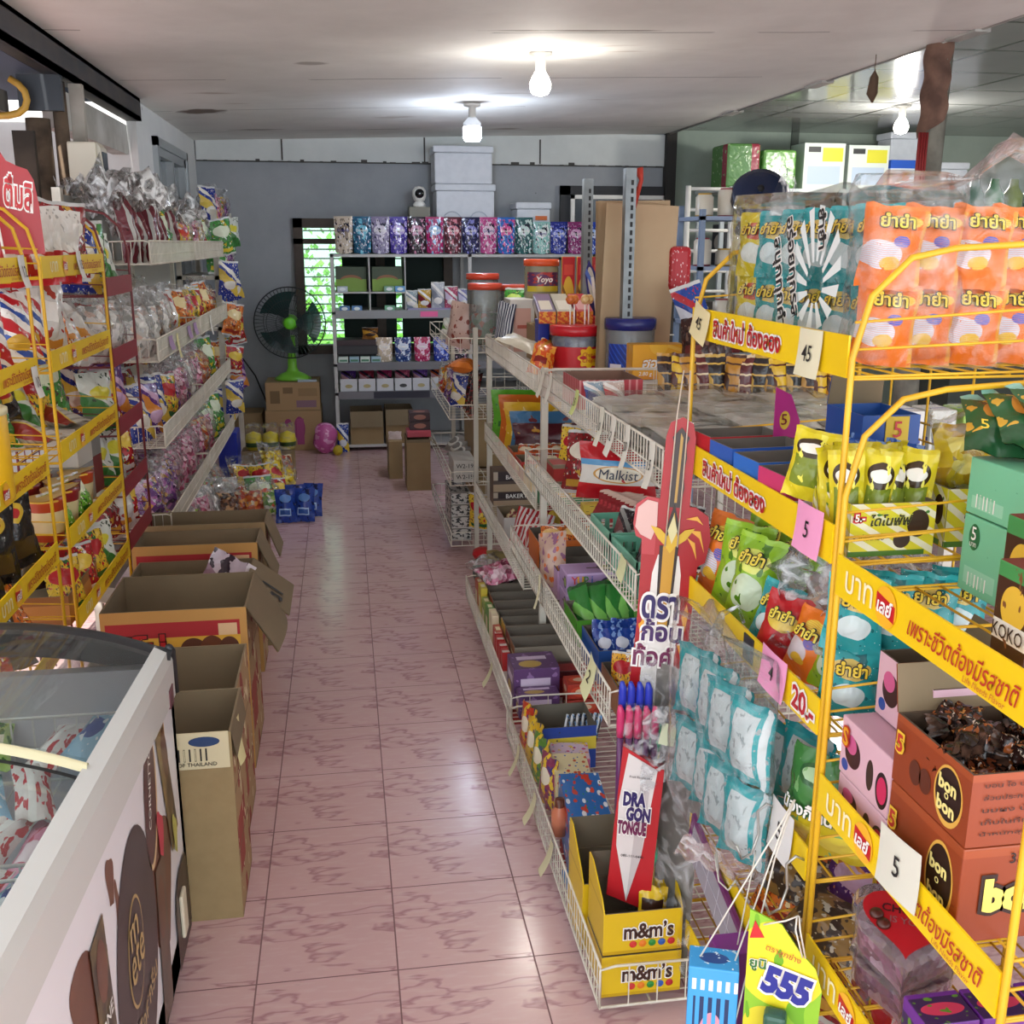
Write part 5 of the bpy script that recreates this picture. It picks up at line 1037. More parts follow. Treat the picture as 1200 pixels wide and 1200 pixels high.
m = M(); m.sheet(lambda u, v: (.1055 * cos(pi + u * pi), .1055 * sin(pi + u * pi), .008 + .088 * v), 32, 3); m.obj('label', mat('#c8202a', .35), j)
fl = cyl_fit(.1062, .055, -pi / 2 + .28)
m = M(); pts = [fl(.043 * (1 + .13 * cos(8 * a)) * cos(a), .04 * (1 + .13 * cos(8 * a)) * sin(a), .0008) for a in [i * pi / 32 for i in range(64)]]; m.add([fl(0, 0, .0008)] + pts, [(0, i + 1, (i + 1) % 64 + 1) for i in range(64)]); m.obj('flower_logo', mat('#f2c21c', .4), j)
text(j, 'Chupa', RED, (0, 0, 0), (1, 0, 0), (0, 0, 1), w=.058, fit=cyl_fit(.1068, .065, -pi / 2 + .28), slant=.2); text(j, 'Chups', RED, (0, 0, 0), (1, 0, 0), (0, 0, 1), w=.058, fit=cyl_fit(.1068, .042, -pi / 2 + .28), slant=.2)
for i, x in enumerate((-.03, -.012, .03, .048)):
    t = thing('lollipop', f'round lollipop standing in the red jar lid, {ORD[i]} from the left', 'lollipop', (.925 + x, 4.15 + .01 * (i % 2), Z1 + .165))
    m = M(); m.tube([(0, 0, 0), (0, 0, .10)], .0032, 8); m.obj('stick', WHITE, t)
    m = M(); m.lathe([(0, .092), (.013, .096), (.02, .112), (.013, .128), (0, .132)], 14); m.obj('sweet', mat('#e08a3a' if i < 2 else '#d9a860', .3, 0, (60, '#b02a2a' if i < 2 else '#f0dca8', .9)), t)
o = bx('gum_pack', 'narrow navy blue pack standing left of the red lollipop jar', .79, .835, 4.28, 4.36, Z1, Z1 + .19, mat('#1f2f9a', .35)); text(o, '2', WHITE, (0, -.0405, .1), (1, 0, 0), (0, 0, 1), h=.035)
# support carton and what stands on it
bx('carton', 'brown carton carrying the tall snack boxes on the gondola top', .80, 1.20, 4.42, 4.84, Z1, 1.19, CARD)
YOB = plastic('#e8e4c8', .7)
j = jar(.078, .155, '#d8542a', YOB, 'yoyo_jar', 'square clear jar of Yoyo jellies with an orange lid', (.89, 4.76, 1.285), mat('#b8a03a', .4, 0, (24, '#8a8a2a', .7)), .85, sq=.9)
m = M(); m.sheet(lambda u, v: (.0795 * cos(pi + .5 + u * 2.1), .072 * sin(pi + .5 + u * 2.1), .035 + .085 * v), 20, 3); m.obj('label', pm('#5a2a5a', (('n', 5, .55, '#b8302a'), ('r', 0, 0, 1, .28, '#c9b42a')), .35), j)
text(j, 'Yoyo', WHITE, (0, -.0735, .085), (1, 0, 0), (0, 0, 1), w=.075, slant=.2, out=RED)
bx('carton', 'small brown carton under the square jelly jar', .805, .955, 4.69, 4.83, 1.192, 1.284, CARD)
TB_ = pm('#c8202a', (('e', .5, .3, .48, .4, '#e8b83a'), ('b', .35, .05, '#8a5a1a'), ('b', .55, .05, '#8a5a1a'), ('r', .15, .72, .85, .88, '#e04a3a')), .35)
for i in range(3):
    x = .965 + .068 * i; o = bx('chocolate_stick_box', f'tall red and yellow biscuit stick box on the gondola top, {ORD[i]} from the left', x, x + .058, 4.66, 4.68, 1.192, 1.472, [mat('#d9b03a', .4), TB_], dict(f=1), group='tall biscuit stick boxes')
t = thing('toothbrush_card', 'tall blue and white toothbrush card leaning on the red display', 'card', (1.06, 4.36, 1.195)); t.rotation_euler = (R(-4), R(-8), 0)
m = M(); m.prism([(-.02, 0), (.02, 0), (.024, .12), (.018, .22), (-.002, .27), (-.026, .22), (-.026, .1)], 0, .004); m.obj('card', pm('#2a2a7a', (('e', .45, .65, .3, .25, '#c9c8c0'), ('b', .9, .08, '#5a7ad0')), .3), t)
M().box(-.004, -.012, .06, .006, 0, .2).obj('brush', WHITE, t)
for i, (c1, c2, nm, x) in enumerate((('#7a6a8a', '#d9d2c2', 'grey violet', .80), ('#b9b6a8', '#e0ddd2', 'white', .875), ('#b82a3a', '#d9a0a0', 'red', .955))):
    o = bx('biscuit_carton', f'long {nm} biscuit box lying tilted on the gondola top, {ORD[i]} from the left', x, x + .07, 4.05, 4.40, 0, .05, [pm(c1, (('r', .15, .1, .85, .6, c2),), .4), pm('#c8502a', (('n', 4, .5, '#e0a03a'),), .4)], dict(f=1)); o.location = (x + .035, 4.40, 1.24); o.rotation_euler = (R(9), 0, R(-6))
bx('display_box', 'red display box with a yellow label behind the lollipops', .97, 1.13, 4.24, 4.38, Z1, 1.235, [pm('#c01c26', (('r', .4, .35, .95, .55, '#e8c03a'),), .4)])
for i in range(5): put(packet('orange jelly', .09, .14, .05, pm('#d8541e', (('n', 4, .5, '#e8a03a'), ('r', .2, .3, .8, .5, '#8a1a1a')), .25, 20), name='snack_packet'), (.735 + .03 * i, 4.0 + .09 * i, Z1), (R(-40), R(10), R(-20)), f'orange jelly packet heaped by the red jar, {ORD[i]} from near end')
put(packet('cream flat', .12, .22, .03, mat('#b9b09a', .35, 0, (6, '#d8d2c2', .6)), name='snack_packet'), (.80, 4.18, 1.10), (R(-75), R(-10), R(40)), 'flat cream packet lying on the orange jelly packets')
t = bx('biscuit_box', 'white box with a pale red printed side on the gondola edge', .725, .835, 4.62, 4.80, Z1, 1.29, [pm('#d8d2c8', (('r', .15, .1, .85, .85, '#d8a898'), ('r', .3, .5, .7, .56, '#b85a4a')), .4), mat('#d9d6ce', .4)], dict(f=0, b=1, r=1, t=1))
STR = pm('#2a3048', (('s', 0, 5, .45, '#c9ccd2'), ('r', 0, 0, 1, .3, '#c9b9a0')), .25, 18)
for i in range(6): put(packet('stripe pk', .06, .24, .03, STR, name='snack_packet'), (.69 + .012 * (i % 2), 4.60 + .042 * i, Z1), (R(-10), R(4), R(-35)), f'navy striped packet standing behind the white box, {ORD[i]} from near end')
for i, (x, y, h, c_) in enumerate(((.68, 5.12, .27, ['#c9603a', '#b9b4a8', '#8a9a7a']), (.70, 5.36, .31, ['#d0c9b4', '#b8623a', '#7a8a7a']), (.85, 5.22, .26, ['#b9b4a8', '#c9603a', '#e0d8c8']))):
    jar(.08, h, '#cf4a34', plastic('#dfe3e2', .8), 'sweets_jar', f'clear sweets jar with an orange red lid, {("nearest", "farthest", "right hand")[i]} of the three', (x, y, 1.052), vm(c_, 40), .55, lidh=.03)
bx('toy_box', 'blue box with a bright green top on the gondola top', .86, .99, 4.86, 4.98, 1.05, 1.33, [mat('#2a4ab0', .4), mat('#6ac23a', .4)], dict(t=1))
put(packet('green tall', .1, .2, .05, GCM := chip('#3f9a3a', '#bfe06a', '#2a6a2a'), name='snack_packet'), (.78, 4.93, 1.15), (R(-30), 0, R(-20)), 'green packet lying by the striped packets')
# kraft paper
for i, (x, z, w_, h_, a) in enumerate(((1.125, Z1, .30, .64, 2), (1.14, Z1, .30, .655, -1))):
    m = M(); m.sheet(lambda u, v: ((u - .5) * w_, .012 * sin(u * 5) + (.02 * u * u), h_ * v), 10, 6); n = len(m.v); m.sheet(lambda u, v: ((.5 - u) * w_, .03 + .012 * sin((1 - u) * 5) + .02 * (1 - u) ** 2, h_ * v), 10, 6)
    o = m.obj('kraft_paper', mat('#b29674', .7, 0, (2.2, '#c2aa88', .7)), label=('tall brown kraft paper sheaf standing on the gondola, front one', 'tall brown kraft paper sheaf standing on the gondola, rear one')[i], cat='paper', loc=(x, 4.02 + .06 * i, z)); o.rotation_euler = (0, R(a), R(6))
m = M(); m.tube([(1.10, 4.0, 1.66), (1.12, 3.97, 1.76), (1.11, 3.98, 1.8)], [.012, .008, .02], 8); m.obj('red_twine', mat('#b83a2a', .7), label='tuft of red twine on the slotted post by the kraft paper', cat='twine')
m = M(); m.box(1.262, 4.02, 1.35, 1.35, 4.09, 1.52); m.obj('hanging_net_bag', pm('#b0202a', (('v', 9, .25, '#e0c0c0'),), .5), label='red netted pack hanging right of the kraft paper', cat='packet', bevel=.02)
# chocolate bar row behind the sleeves
bars = [('dark brown', '#2c1a18', '#b98a3a'), ('gold and brown', '#b9822a', '#4a2a1a'), ('black and gold', '#1f1a1c', '#c9a24a'), ('yellow', '#d9b02a', '#5a2a1a'), ('dark red', '#5a1a1e', '#d9c29a')]
for i in range(14):
    nm, c1, c2 = bars[(i * 3 + i // 5) % 5]
    put(packet('bar' + nm, .062, .165, .03, pm(c1, (('b', .55, .12, c2), ('r', .3, .2, .7, .8, c1), ('s', 1, 5, .18, c2), ('r', -.1, .94, 1.1, 1.1, c2)), .22, 18), name='chocolate_bar', cat='chocolate bar', seed=i % 2), (.99 + .037 * i, 3.14 - .012 * i, Z1), (R(-9), R(rnd.uniform(-5, 5)), R(rnd.uniform(-30, 5))), f'{nm} chocolate bar standing behind the clear sleeves, {ORD[i]} from the left')
for i in range(4): put(packet('brown choc', .11, .2, .05, pm('#3a201c', (('n', 5, .58, '#7a5a4a'), ('r', .2, .3, .8, .5, '#6a2a24')), .2, 16), name='snack_packet'), (1.21 + .05 * i, 3.52 + .06 * i, Z1 + .05), (R(-14), R(-8), R(-40)), f'dark brown shiny packet between yellow box and wire rack, {ORD[i]} from the left')
put(packet('blue diag', .12, .28, .06, band('#2a4a9a', '#d8dce8', '#b8303a'), name='snack_packet'), (1.37, 3.85, 1.12), (R(-10), R(-20), R(-10)), 'blue and white striped packet leaning right of the kraft paper')
# --- second tier, near unit
MAL = pm('#b81a24', (('r', -.1, .28, 1.1, .68, '#d8d4cc'), ('r', -.1, .6, 1.1, .7, '#5a9ac8'), ('e', .5, .46, .34, .15, '#c9944a'), ('e', .5, .46, .31, .13, '#e6dcc4'), ('n', 4, .68, '#c84a4a')), .25, 16)
mk = put(packet('malkist', .24, .17, .1, MAL, name='cracker_bag', cat='crackers', crumple=.08), (.785, 2.95, Z2 + .02), (R(-8), R(3), R(-12)), 'red cracker bag with Malkist lettering in the second basket')
text(mk, 'Malkist', mat('#1c2440', .4), (0, -.056, .078), (1, 0, 0), (0, 0, 1), w=.115, slant=.1, bold0=.0)
for i in range(9):
    put(packet('red strip', .13, .09, .014, pm('#8a1620', (('r', -.1, .9, 1.1, 1.1, '#d8b8a8'), ('r', .05, .4, .95, .6, '#b02a34')), .22, 16), name='wafer_packet', cat='wafer'), (.73 + .006 * i, 2.76 - .024 * i, Z2 + .02), (R(-52), 0, R(-32)), f'dark red wafer packet in the sloping row by the green basket, {ORD[i]} from far end')
def pbasket(lab, x0, x1, y0, y1, z, h):
    t = thing('plastic_basket', lab, 'basket', ((x0 + x1) / 2, (y0 + y1) / 2, z)); a, b = (x1 - x0) / 2, (y1 - y0) / 2; m = M(); e = .004
    for s_, (p, q) in enumerate((((-a, -b), (a, -b)), ((a, -b), (a, b)), ((a, b), (-a, b)), ((-a, b), (-a, -b)))):
        d = Vector((q[0] - p[0], q[1] - p[1], 0)); L = d.length; d.normalize(); nn = Vector((-d.y, d.x, 0)) * e; k = max(3, int(L / .022))
        def bar_(s0, s1, z0, z1):
            A = Vector((p[0], p[1], 0)) + d * s0; B = Vector((p[0], p[1], 0)) + d * s1
            m.add([A + Vector((0, 0, z0)), B + Vector((0, 0, z0)), B + nn + Vector((0, 0, z0)), A + nn + Vector((0, 0, z0)), A + Vector((0, 0, z1)), B + Vector((0, 0, z1)), B + nn + Vector((0, 0, z1)), A + nn + Vector((0, 0, z1))], [(0, 1, 5, 4), (1, 2, 6, 5), (2, 3, 7, 6), (3, 0, 4, 7), (4, 5, 6, 7), (3, 2, 1, 0)])
        for z0, z1 in ((0, .012), (h * .36, h * .5), (h - .016, h)): bar_(0, L, z0, z1)
        for j in range(k + 1): bar_(max(0, L * j / k - .006), min(L, L * j / k + .006), .012, h - .016)
    m.box(-a, -b, 0, a, b, .003); m.obj('lattice', mat('#6fb59a', .4), t)
    return t
pbasket('mint green plastic basket of dark packets in the second basket, far one', .615, .88, 2.36, 2.56, Z2, .085); pbasket('mint green plastic basket in the second basket, near one', .615, .88, 2.12, 2.34, Z2, .085)
for i in range(6): put(packet('dark thin', .05, .13, .02, band('#2a2226', '#6a3a3a', '#8a8a86'), name='snack_packet'), (.65 + .035 * i, 2.44, Z2 + .012), (R(-40), R(10), R(-30)), f'thin dark packet in the far mint basket, {ORD[i]} from the left')
for i in range(5): put(packet('dark thin', .05, .13, .02, band('#2a2226', '#6a3a3a', '#8a8a86'), name='snack_packet'), (.66 + .035 * i, 2.24, Z2 + .012), (R(-30), R(10), R(-30)), f'thin dark packet in the near mint basket, {ORD[i]} from the left')
bx('yellow_tray', 'yellow dotted tray under the red cracker bag', .665, .90, 2.86, 2.90, Z2, Z2 + .03, pm('#d9c04a', (('v', 7, .2, '#2a2a1a'),), .5), cat='tray')
for i, (x, y, d, a) in enumerate(((.72, 3.12, DR, 0), (.80, 3.24, RF, 20), (.90, 3.1, DR, -20), (.74, 3.36, YS, 10), (.88, 3.36, RF, 0), (.97, 3.22, BK, 0))): put(goods(d, i % 3, .85), (x, y, Z2), (R(-22), R(a / 2), R(-30 + a)), f'{d} behind the red cracker bag, {ORD[i]} one')
for i in range(3): bx('chocolate_box', f'black chocolate packet lying behind the red cracker bag, {ORD[i]} from below', .80, 1.0, 2.95, 3.06, Z2 + .1 + .022 * i, Z2 + .12 + .022 * i, pm('#231c1c', (('r', .1, .3, .9, .7, '#8a8478'),), .35))
bx('tray', 'brown card tray with a red front at the far end of the second basket', .66, .86, 3.28, 3.40, Z2, Z2 + .06, pm('#8a7a64', (('r', 0, .1, 1, .8, '#a82a26'),), .6), cat='tray')
# --- second tier, far unit
for i, (nm, c1, c2, y, h, x0, w_) in enumerate((('maroon', '#4a1620', '#b8862a', 4.38, .15, .70, .28), ('blue', '#3a6a90', '#6a1f26', 4.46, .19, .70, .28), ('yellow', '#d8a81c', '#e8d08a', 4.56, .215, .69, .26), ('orange', '#c8641c', '#e0a04a', 4.66, .235, .68, .26), ('light green', '#5ca82a', '#2a6a2a', 4.76, .245, .66, .26))):
    put(packet('towel' + nm, w_, h, .09, pm(c1, (('n', 4, .62, c2), ('r', .1, .3, .5, .4, c2)), .3, 14), name='bread_bag', cat='bag'), (x0 + w_ / 2, y, .626), (R(-10), 0, R(-8)), f'plump {nm} bag in the row on the middle tier of the far unit')
for i, (y, c1, nm) in enumerate(((4.22, '#c8541c', 'orange'), (4.02, '#b8302a', 'red'), (3.82, '#d9a81c', 'yellow'), (3.62, '#2f7a4a', 'green'))):
    carton(.25, .15, .075, mat(c1, .5), 'tray', f'brown card tray with {nm} front on the middle tier, far unit', 'tray', mats=[pm(c1, (('r', .1, .3, .6, .6, '#e0b04a'),), .5), mat('#6f604c', .85)], loc=(.79, y, .626), t=.003)
    for j in range(3): put(packet('trayfill' + nm, .07, .1, .03, chip(c1, '#d8c8a8', '#3a2420'), name='snack_packet'), (.72 + .07 * j, y, .64), (R(-50), 0, R(-20)), f'small packet lying in the {nm} fronted tray, {ORD[j]} from the left')
# --- third tier, far unit
BAK = pm('#4a3a34', (('r', 0, .55, 1, .95, '#a89a88'), ('r', .1, .5, .9, .95, '#2a1a1c'), ('e', .6, .18, .12, .12, '#2a1a18'), ('e', .8, .18, .12, .12, '#2a1a18'), ('r', 0, -.1, 1, .36, '#a08a70')), .5)
for i, z in enumerate((.336, .402)):
    o = bx('bakery_box', f'brown bakery biscuit box on the low tier, {("lower", "upper")[i]} of two', .66, .88, 4.70, 4.82, z, z + .066 if i == 0 else z + .10, [mat('#6a5444', .6), BAK], dict(f=1)); text(o, 'BAKERY', WHITE, (.0, -.0606, .07 if i else .045), (1, 0, 0), (0, 0, 1), w=.1)
c = carton(.2, .2, .1, mat('#b9b4ae', .6), 'tray', 'open white tray of small yellow and white sweets on the low tier', 'tray', loc=(.72, 4.2, .336), t=.003)
for i in range(6): put(packet('mini yellow', .06, .08, .03, pm('#c9b98a', (('n', 4, .5, '#8a3a3a'), ('e', .5, .5, .3, .2, '#d9c03a')), .3, 20), name='snack_packet'), (.66 + .06 * (i % 3), 4.16 + .08 * (i // 3), .36), (R(-40), R(10 * i), R(-20)), f'small yellow and white sweet packet in the open white tray, {ORD[i]} one')
RS = pm('#d8d4d0', (('s', 0, 4, .5, '#b01c24'),), .28, 18)
for i in range(7): put(packet('red stripe', .09, .17, .03, RS, name='snack_packet'), (.65 + .03 * (i % 3), 3.98 - .045 * i, .338), (R(-18), R(6), R(-50)), f'red and white striped packet on the low tier, {ORD[i]} from far end')
for i in range(4): put(goods((RF, DR)[i % 2], i % 3, .9), (.82 + .05 * (i % 2), 4.0 - .13 * i, .336), (R(-12), 0, R(-40)), f'{(RF, DR)[i % 2]} behind the striped packets on the low tier, {ORD[i]} from far end')
# --- third tier, near unit
YUP = pm('#a88ab8', (('e', .76, .5, .18, .3, '#3a2a4a'), ('e', .76, .5, .13, .2, '#8a9a4a'), ('r', .4, .45, .6, .55, '#4a2a2a'), ('r', 0, .9, 1, 1.1, '#c0a4cc')), .4)
for i, (y, z) in enumerate(((2.79, Z3 + .0), (2.79, Z3 + .062))):
    o = bx('gummy_box', f'lilac gummy sweets box in the third basket, {("lower", "upper")[i]} one', .60, .77, 2.77, 2.87, z - .002, z + .06, [YUP], None)
    for k, (ch, cc) in enumerate(zip('Yupi', ('#c8302a', '#e0a82a', '#3f8a3a', '#2a5ab0'))): text(o, ch, mat(cc, .4), (-.062 + .017 * k, -.0506, .042), (1, 0, 0), (0, 0, 1), h=.022)
    text(o, 'Gummy', INK, (-.04, -.0506, .02), (1, 0, 0), (0, 0, 1), w=.05)
def tray(lab, x0, x1, y0, y1, z, h, c1, inner='#5f574e', name='tray'): return carton(x1 - x0, y1 - y0, h, mat(c1, .5), name, lab, 'tray', mats=[mat(c1, .5), mat(inner, .85)], loc=((x0 + x1) / 2, (y0 + y1) / 2, z), t=.003)
tray('open lilac tray behind the gummy boxes', .60, .80, 2.90, 3.04, Z3, .09, '#b894b8'); tray('open orange tray at the far end of the third basket', .60, .84, 3.22, 3.40, Z3, .09, '#c8641c'); tray('dark grey tray between lilac and orange trays', .60, .82, 3.06, 3.2, Z3, .075, '#5a4a44')
for i in range(3): put(packet('orange small', .08, .1, .03, chip('#d9702a', '#e8c07a', '#7a2418'), name='snack_packet'), (.66 + .07 * i, 3.31, Z3 + .03), (R(-45), 0, R(-15)), f'orange packet in the open orange tray, {ORD[i]} from the left')
put(packet('paisley', .1, .17, .05, pm('#b89a8a', (('v', 6, .3, '#c8642a'), ('n', 5, .58, '#8a5a7a')), .3, 20), name='snack_packet'), (.60, 2.96, Z3 + .02), (R(-20), R(-14), R(-40)), 'orange and lilac patterned packet in front of the open lilac tray')
tray('open green tray of green packets in the third basket', .575, .775, 2.52, 2.68, Z3, .075, '#4f9a2a'); tray('open blue tray of blue packets in the third basket', .575, .775, 2.28, 2.46, Z3, .085, '#1c4a90'); tray('brown tray at the near end of the third basket', .575, .77, 2.10, 2.25, Z3, .07, '#8a5a3a')
for i in range(5): put(packet('green slim', .06, .15, .02, pm('#2f7a34', (('b', .6, .15, '#7ac05a'), ('r', -.1, .92, 1.1, 1.1, '#1c4a20')), .25, 18), name='snack_packet'), (.62 + .03 * i, 2.6, Z3 + .02), (R(-50), R(14 * (i - 2)), R(-20)), f'slim green packet in the green tray, {ORD[i]} from the left')
for i in range(7): put(packet('blue slim', .06, .1, .025, pm('#1c3a8a', (('n', 4, .56, '#7a9ad0'), ('e', .5, .6, .3, .15, '#c9ccd8')), .22, 18), name='snack_packet'), (.61 + .035 * (i % 4), 2.33 + .06 * (i // 4), Z3 + .02), (R(-35), R(10 * (i % 3) - 8), R(-15)), f'small blue packet in the blue tray, {ORD[i]} one')
for i in range(5): put(packet('yellow red', .06, .11, .03, chip('#d8a02a', '#a8202a', '#e8dcc0'), name='snack_packet'), (.6 + .035 * i, 2.17, Z3 + .01), (R(-30), 0, R(-25)), f'yellow and red packet in the near brown tray, {ORD[i]} from the left')
# --- floor tier: row of open cartons
for i in range(9):
    y = 3.28 + .104 * i; c1 = ('#8a5a3a', '#7a3a30', '#c9a23a', '#8a8a3a', '#3f6a4a', '#b0523a', '#8a7a5a', '#5a7a3a', '#a83a3a')[i]
    c = carton(.33, .098, .14 if i < 3 else .125, mat('#6f675c', .85), 'carton', f'grey lined open sweets carton on the floor tier, {ORD[i]} behind the purple box', 'box', loc=(.69, y, .075), t=.003, mats=[mat('#7a7062', .85), mat('#6a6258', .9), pm(c1, (('r', .2, .2, .8, .8, '#d8c8a0'), ('s', 1, 6, .3, c1)), .5)], slots=dict(l=2))
    if i % 2 == 0: put(packet('tier low %d' % (i % 3), .09, .1, .03, chip(('#c8541c', '#c9b9b0', '#3f8a4a')[i % 3], '#e8dcc0', '#5a2420'), name='snack_packet'), (.62 + .05 * (i % 4), y, .10), (R(-60), 0, R(-20)), f'little packet left in the {ORD[i]} grey lined carton')
    if 2 <= i <= 7: bx('sweet_box', f'narrow coloured box along the aisle side of the {ORD[i]} grey carton', .492, .518, y - .045, y + .04, .075, .075 + .14 - .012 * (i % 3), pm(('#8a9a4a', '#c9b43a', '#b0523a', '#d8c8a8', '#5a8a3a')[i % 5], (('r', .2, .3, .8, .7, '#e0d6b0'),), .5))
for i in range(4): bx('sweet_box', f'small red and white box along the aisle edge, {ORD[i]} from the purple box', .488, .514, 3.26 + .06 * i, 3.305 + .06 * i, .075, .19, pm('#c8b9b0', (('r', 0, .4, 1, 1.1, '#b02a2a'),), .5))
put(clearbag('pink', .22, .16, .1, 1), (.62, 3.98, .205), (R(-70), R(0), R(30)), 'clear bag of pink and purple sweets lying on the grey lined cartons')
put(packet('brown lid', .22, .08, .03, mat('#7a6a3a', .5), name='snack_packet'), (.63, 4.04, .27), (R(-80), 0, R(-20)), 'flat olive packet on the clear bag of pink sweets')
PUR = pm('#5a3a68', (('n', 4, .6, '#8a6a9a'), ('e', .4, .3, .25, .2, '#b89a4a'), ('r', .15, .55, .8, .75, '#c9b8d0')), .4)
o = bx('gummy_box', 'big dark purple sweets box on the floor tier', .495, .645, 3.06, 3.2, .075, .21, [PUR]); text(o, 'Yupi', WHITE, (-.03, -.0706, .035), (1, 0, 0), (0, 0, 1), w=.06)
o = bx('pie_box', 'red Pie box beside the purple sweets box', .655, .83, 3.12, 3.2, .075, .17, [pm('#8a1c22', (('r', 0, .75, 1, 1.1, '#4a1418'),), .4)]); text(o, 'Pie', mat('#d8a08a', .4), (-.05, -.0406, .055), (1, 0, 0), (0, 0, 1), w=.05)
o = bx('gummy_box', 'dark purple sweets box low behind the wire divider', .50, .63, 2.985, 3.05, .075, .155, [PUR]); 
for i in range(2):
    o = bx('cake_box', f'red round-logo cake box behind the wire divider, {("lower", "upper")[i]}', .655, .76, 2.985, 3.06, .075 + .055 * i, .125 + .055 * i, [pm('#a83020', (('e', .5, .5, .4, .36, '#c8482a'), ('e', .5, .5, .26, .2, '#e0c0a0')), .4)])
# near floor basket
c = carton(.165, .16, .135, mat('#2a4a9a', .5), 'tray', 'open blue and yellow box of striped sachets on the floor tier', 'box', mats=[pm('#1f3f90', (('r', 0, .45, 1, .75, '#c9b43a'), ('v', 9, .16, '#2a2a3a')), .45), mat('#6a6458', .85)], loc=(.60, 2.79, .038), t=.003)
for i in range(6): put(packet('stripe thin', .03, .11, .012, pm('#2a2a30', (('s', 0, 2, .4, '#d8dce0'), ('n', 6, .6, '#6a9ad0')), .25, 16), name='sachet', cat='sachet'), (.60 + .017 * i, 2.79, .055), (R(-18), R(18), R(0)), f'black and white striped sachet in the blue and yellow box, {ORD[i]} from the left')
PUZ = pm('#d8c0cc', (('v', 5, .28, '#c83a6a'), ('v', 8, .2, '#3a5ab0'), ('n', 6, .62, '#e8c83a')), .35)
o = bx('toy_box', 'small pink picture box on the floor tier', .535, .645, 2.60, 2.70, .038, .13, [PUZ, pm('#c86a8a', (('r', .1, .2, .5, .8, '#d8d0d8'), ('r', .6, .1, .9, .9, '#c8304a')), .4)], dict(f=1)); o.rotation_euler = (0, 0, R(-8))
BT = pm('#d8cca0', (('v', 5, .26, '#c8502a'), ('v', 7, .2, '#2a5ab0')), .35); BB = pm('#2a6ab0', (('v', 5, .27, '#e0e4e8'), ('n', 5, .58, '#c8402a'), ('v', 9, .18, '#2a8a4a')), .35)
o = bx('toy_box', 'cream and blue picture box on the floor tier, behind the long blue one', .515, .61, 2.44, 2.57, .038, .165, [BT]); o.rotation_euler = (0, 0, R(-6))
o = bx('toy_box', 'long blue picture box on the floor tier with a green end', .50, .605, 2.16, 2.42, .038, .185, [BB, pm('#7a9a4a', (('r', .4, .2, .75, .7, '#c9ccd0'),), .5)], dict(f=1)); o.rotation_euler = (0, 0, R(-5))
for i, (y, c1) in enumerate(((2.84, '#c8402a'), (2.74, '#d8b02a'), (2.64, '#5a8a3a'), (2.52, '#8a3a5a'))): put(packet('edge' + c1, .1, .15, .025, pm(c1, (('n', 4, .52, '#e0c03a'), ('n', 7, .6, '#3a3a7a'), ('e', .5, .6, .3, .15, '#e8e0c8')), .28, 18), name='snack_packet'), (.495, y, .038), (R(-6), 0, R(-75)), f'coloured toy packet standing against the aisle fence, {ORD[i]} from far end')
m = M(); m.lathe([(0, 0), (.02, 0), (.021, .06), (.012, .075), (.011, .095), (0, .096)], 14); m.obj('small_bottle', pm('#c87a5a', (('r', 0, .6, 1, 1.1, '#5a2a1a'), ('r', 0, 0, 1, .14, '#8a4a2a')), .3), label='small orange bottle beside the long blue picture box', cat='bottle', loc=(.485, 2.28, .10))
bx('toy_card', 'blue toy card lying in the near floor basket', .475, .56, 2.02, 2.2, .036, .05, pm('#2a7ac0', (('v', 4, .3, '#1c2a4a'),), .4), cat='card')
MM = pm('#d8b416', (('r', 0, 0, 1, .08, '#c09a10'),), .4); MI = mat('#6a6050', .85)
def mmbox(lab, x0, x1, y0, y1, z, h, back=0, txt=True):
    c = carton(x1 - x0, y1 - y0, h, MM, 'chocolate_carton', lab, 'box', (), .003, mats=[MM, MI], loc=((x0 + x1) / 2, (y0 + y1) / 2, z)); w_, d_ = x1 - x0, y1 - y0
    if back:
        m = M(); 
        for sx in (-1, 1): m.prism([(0, 0), (0, .001)] if 0 else [(-d_ / 2, 0), (d_ / 2, 0), (d_ / 2, back), (d_ / 2 - .03, back), (-d_ / 2 + .02, .02)], sx * (w_ / 2 - .0015) - .0015, sx * (w_ / 2 - .0015) + .0015)
        m.v = [(p[1], p[0], p[2] + h) for p in m.v]; m.add([(-w_ / 2, d_ / 2, h), (w_ / 2, d_ / 2, h), (w_ / 2, d_ / 2, h + back), (-w_ / 2, d_ / 2, h + back)], [(0, 1, 2, 3)], 1); m.obj('raised_sides', [MM, MI], c)
    if txt:
        text(c, 'm&m’s', mat('#3a1f14', .4), (.012, -d_ / 2 - .0005, h * .55), (1, 0, 0), (0, 0, 1), w=w_ * .62, h=h * .36, out=WHITE, outw=.05)
        for k, cc in enumerate(('#c8302a', '#e07a1c', '#2a8a3a', '#2a5ab0', '#b8202a')):
            m = M(); m.sheet(lambda u, v: (-.02 + .02 * k + .008 * v * cos(u * 2 * pi), -d_ / 2 - .0008 - .002 * (1 - v), h * .22 + .008 * v * sin(u * 2 * pi)), 12, 2); m.obj('printed_sweet', mat(cc, .3), c)
    return c
mmbox('lower yellow chocolate carton at the near end of the floor tier', .468, .635, 1.765, 1.90, .036, .095); mmbox('upper yellow chocolate carton with an open front, nearest the camera', .47, .635, 1.768, 1.90, .133, .095, .06); mmbox('yellow chocolate carton with raised sides behind the nearest two', .462, .60, 1.92, 2.06, .036, .16, .08, False)
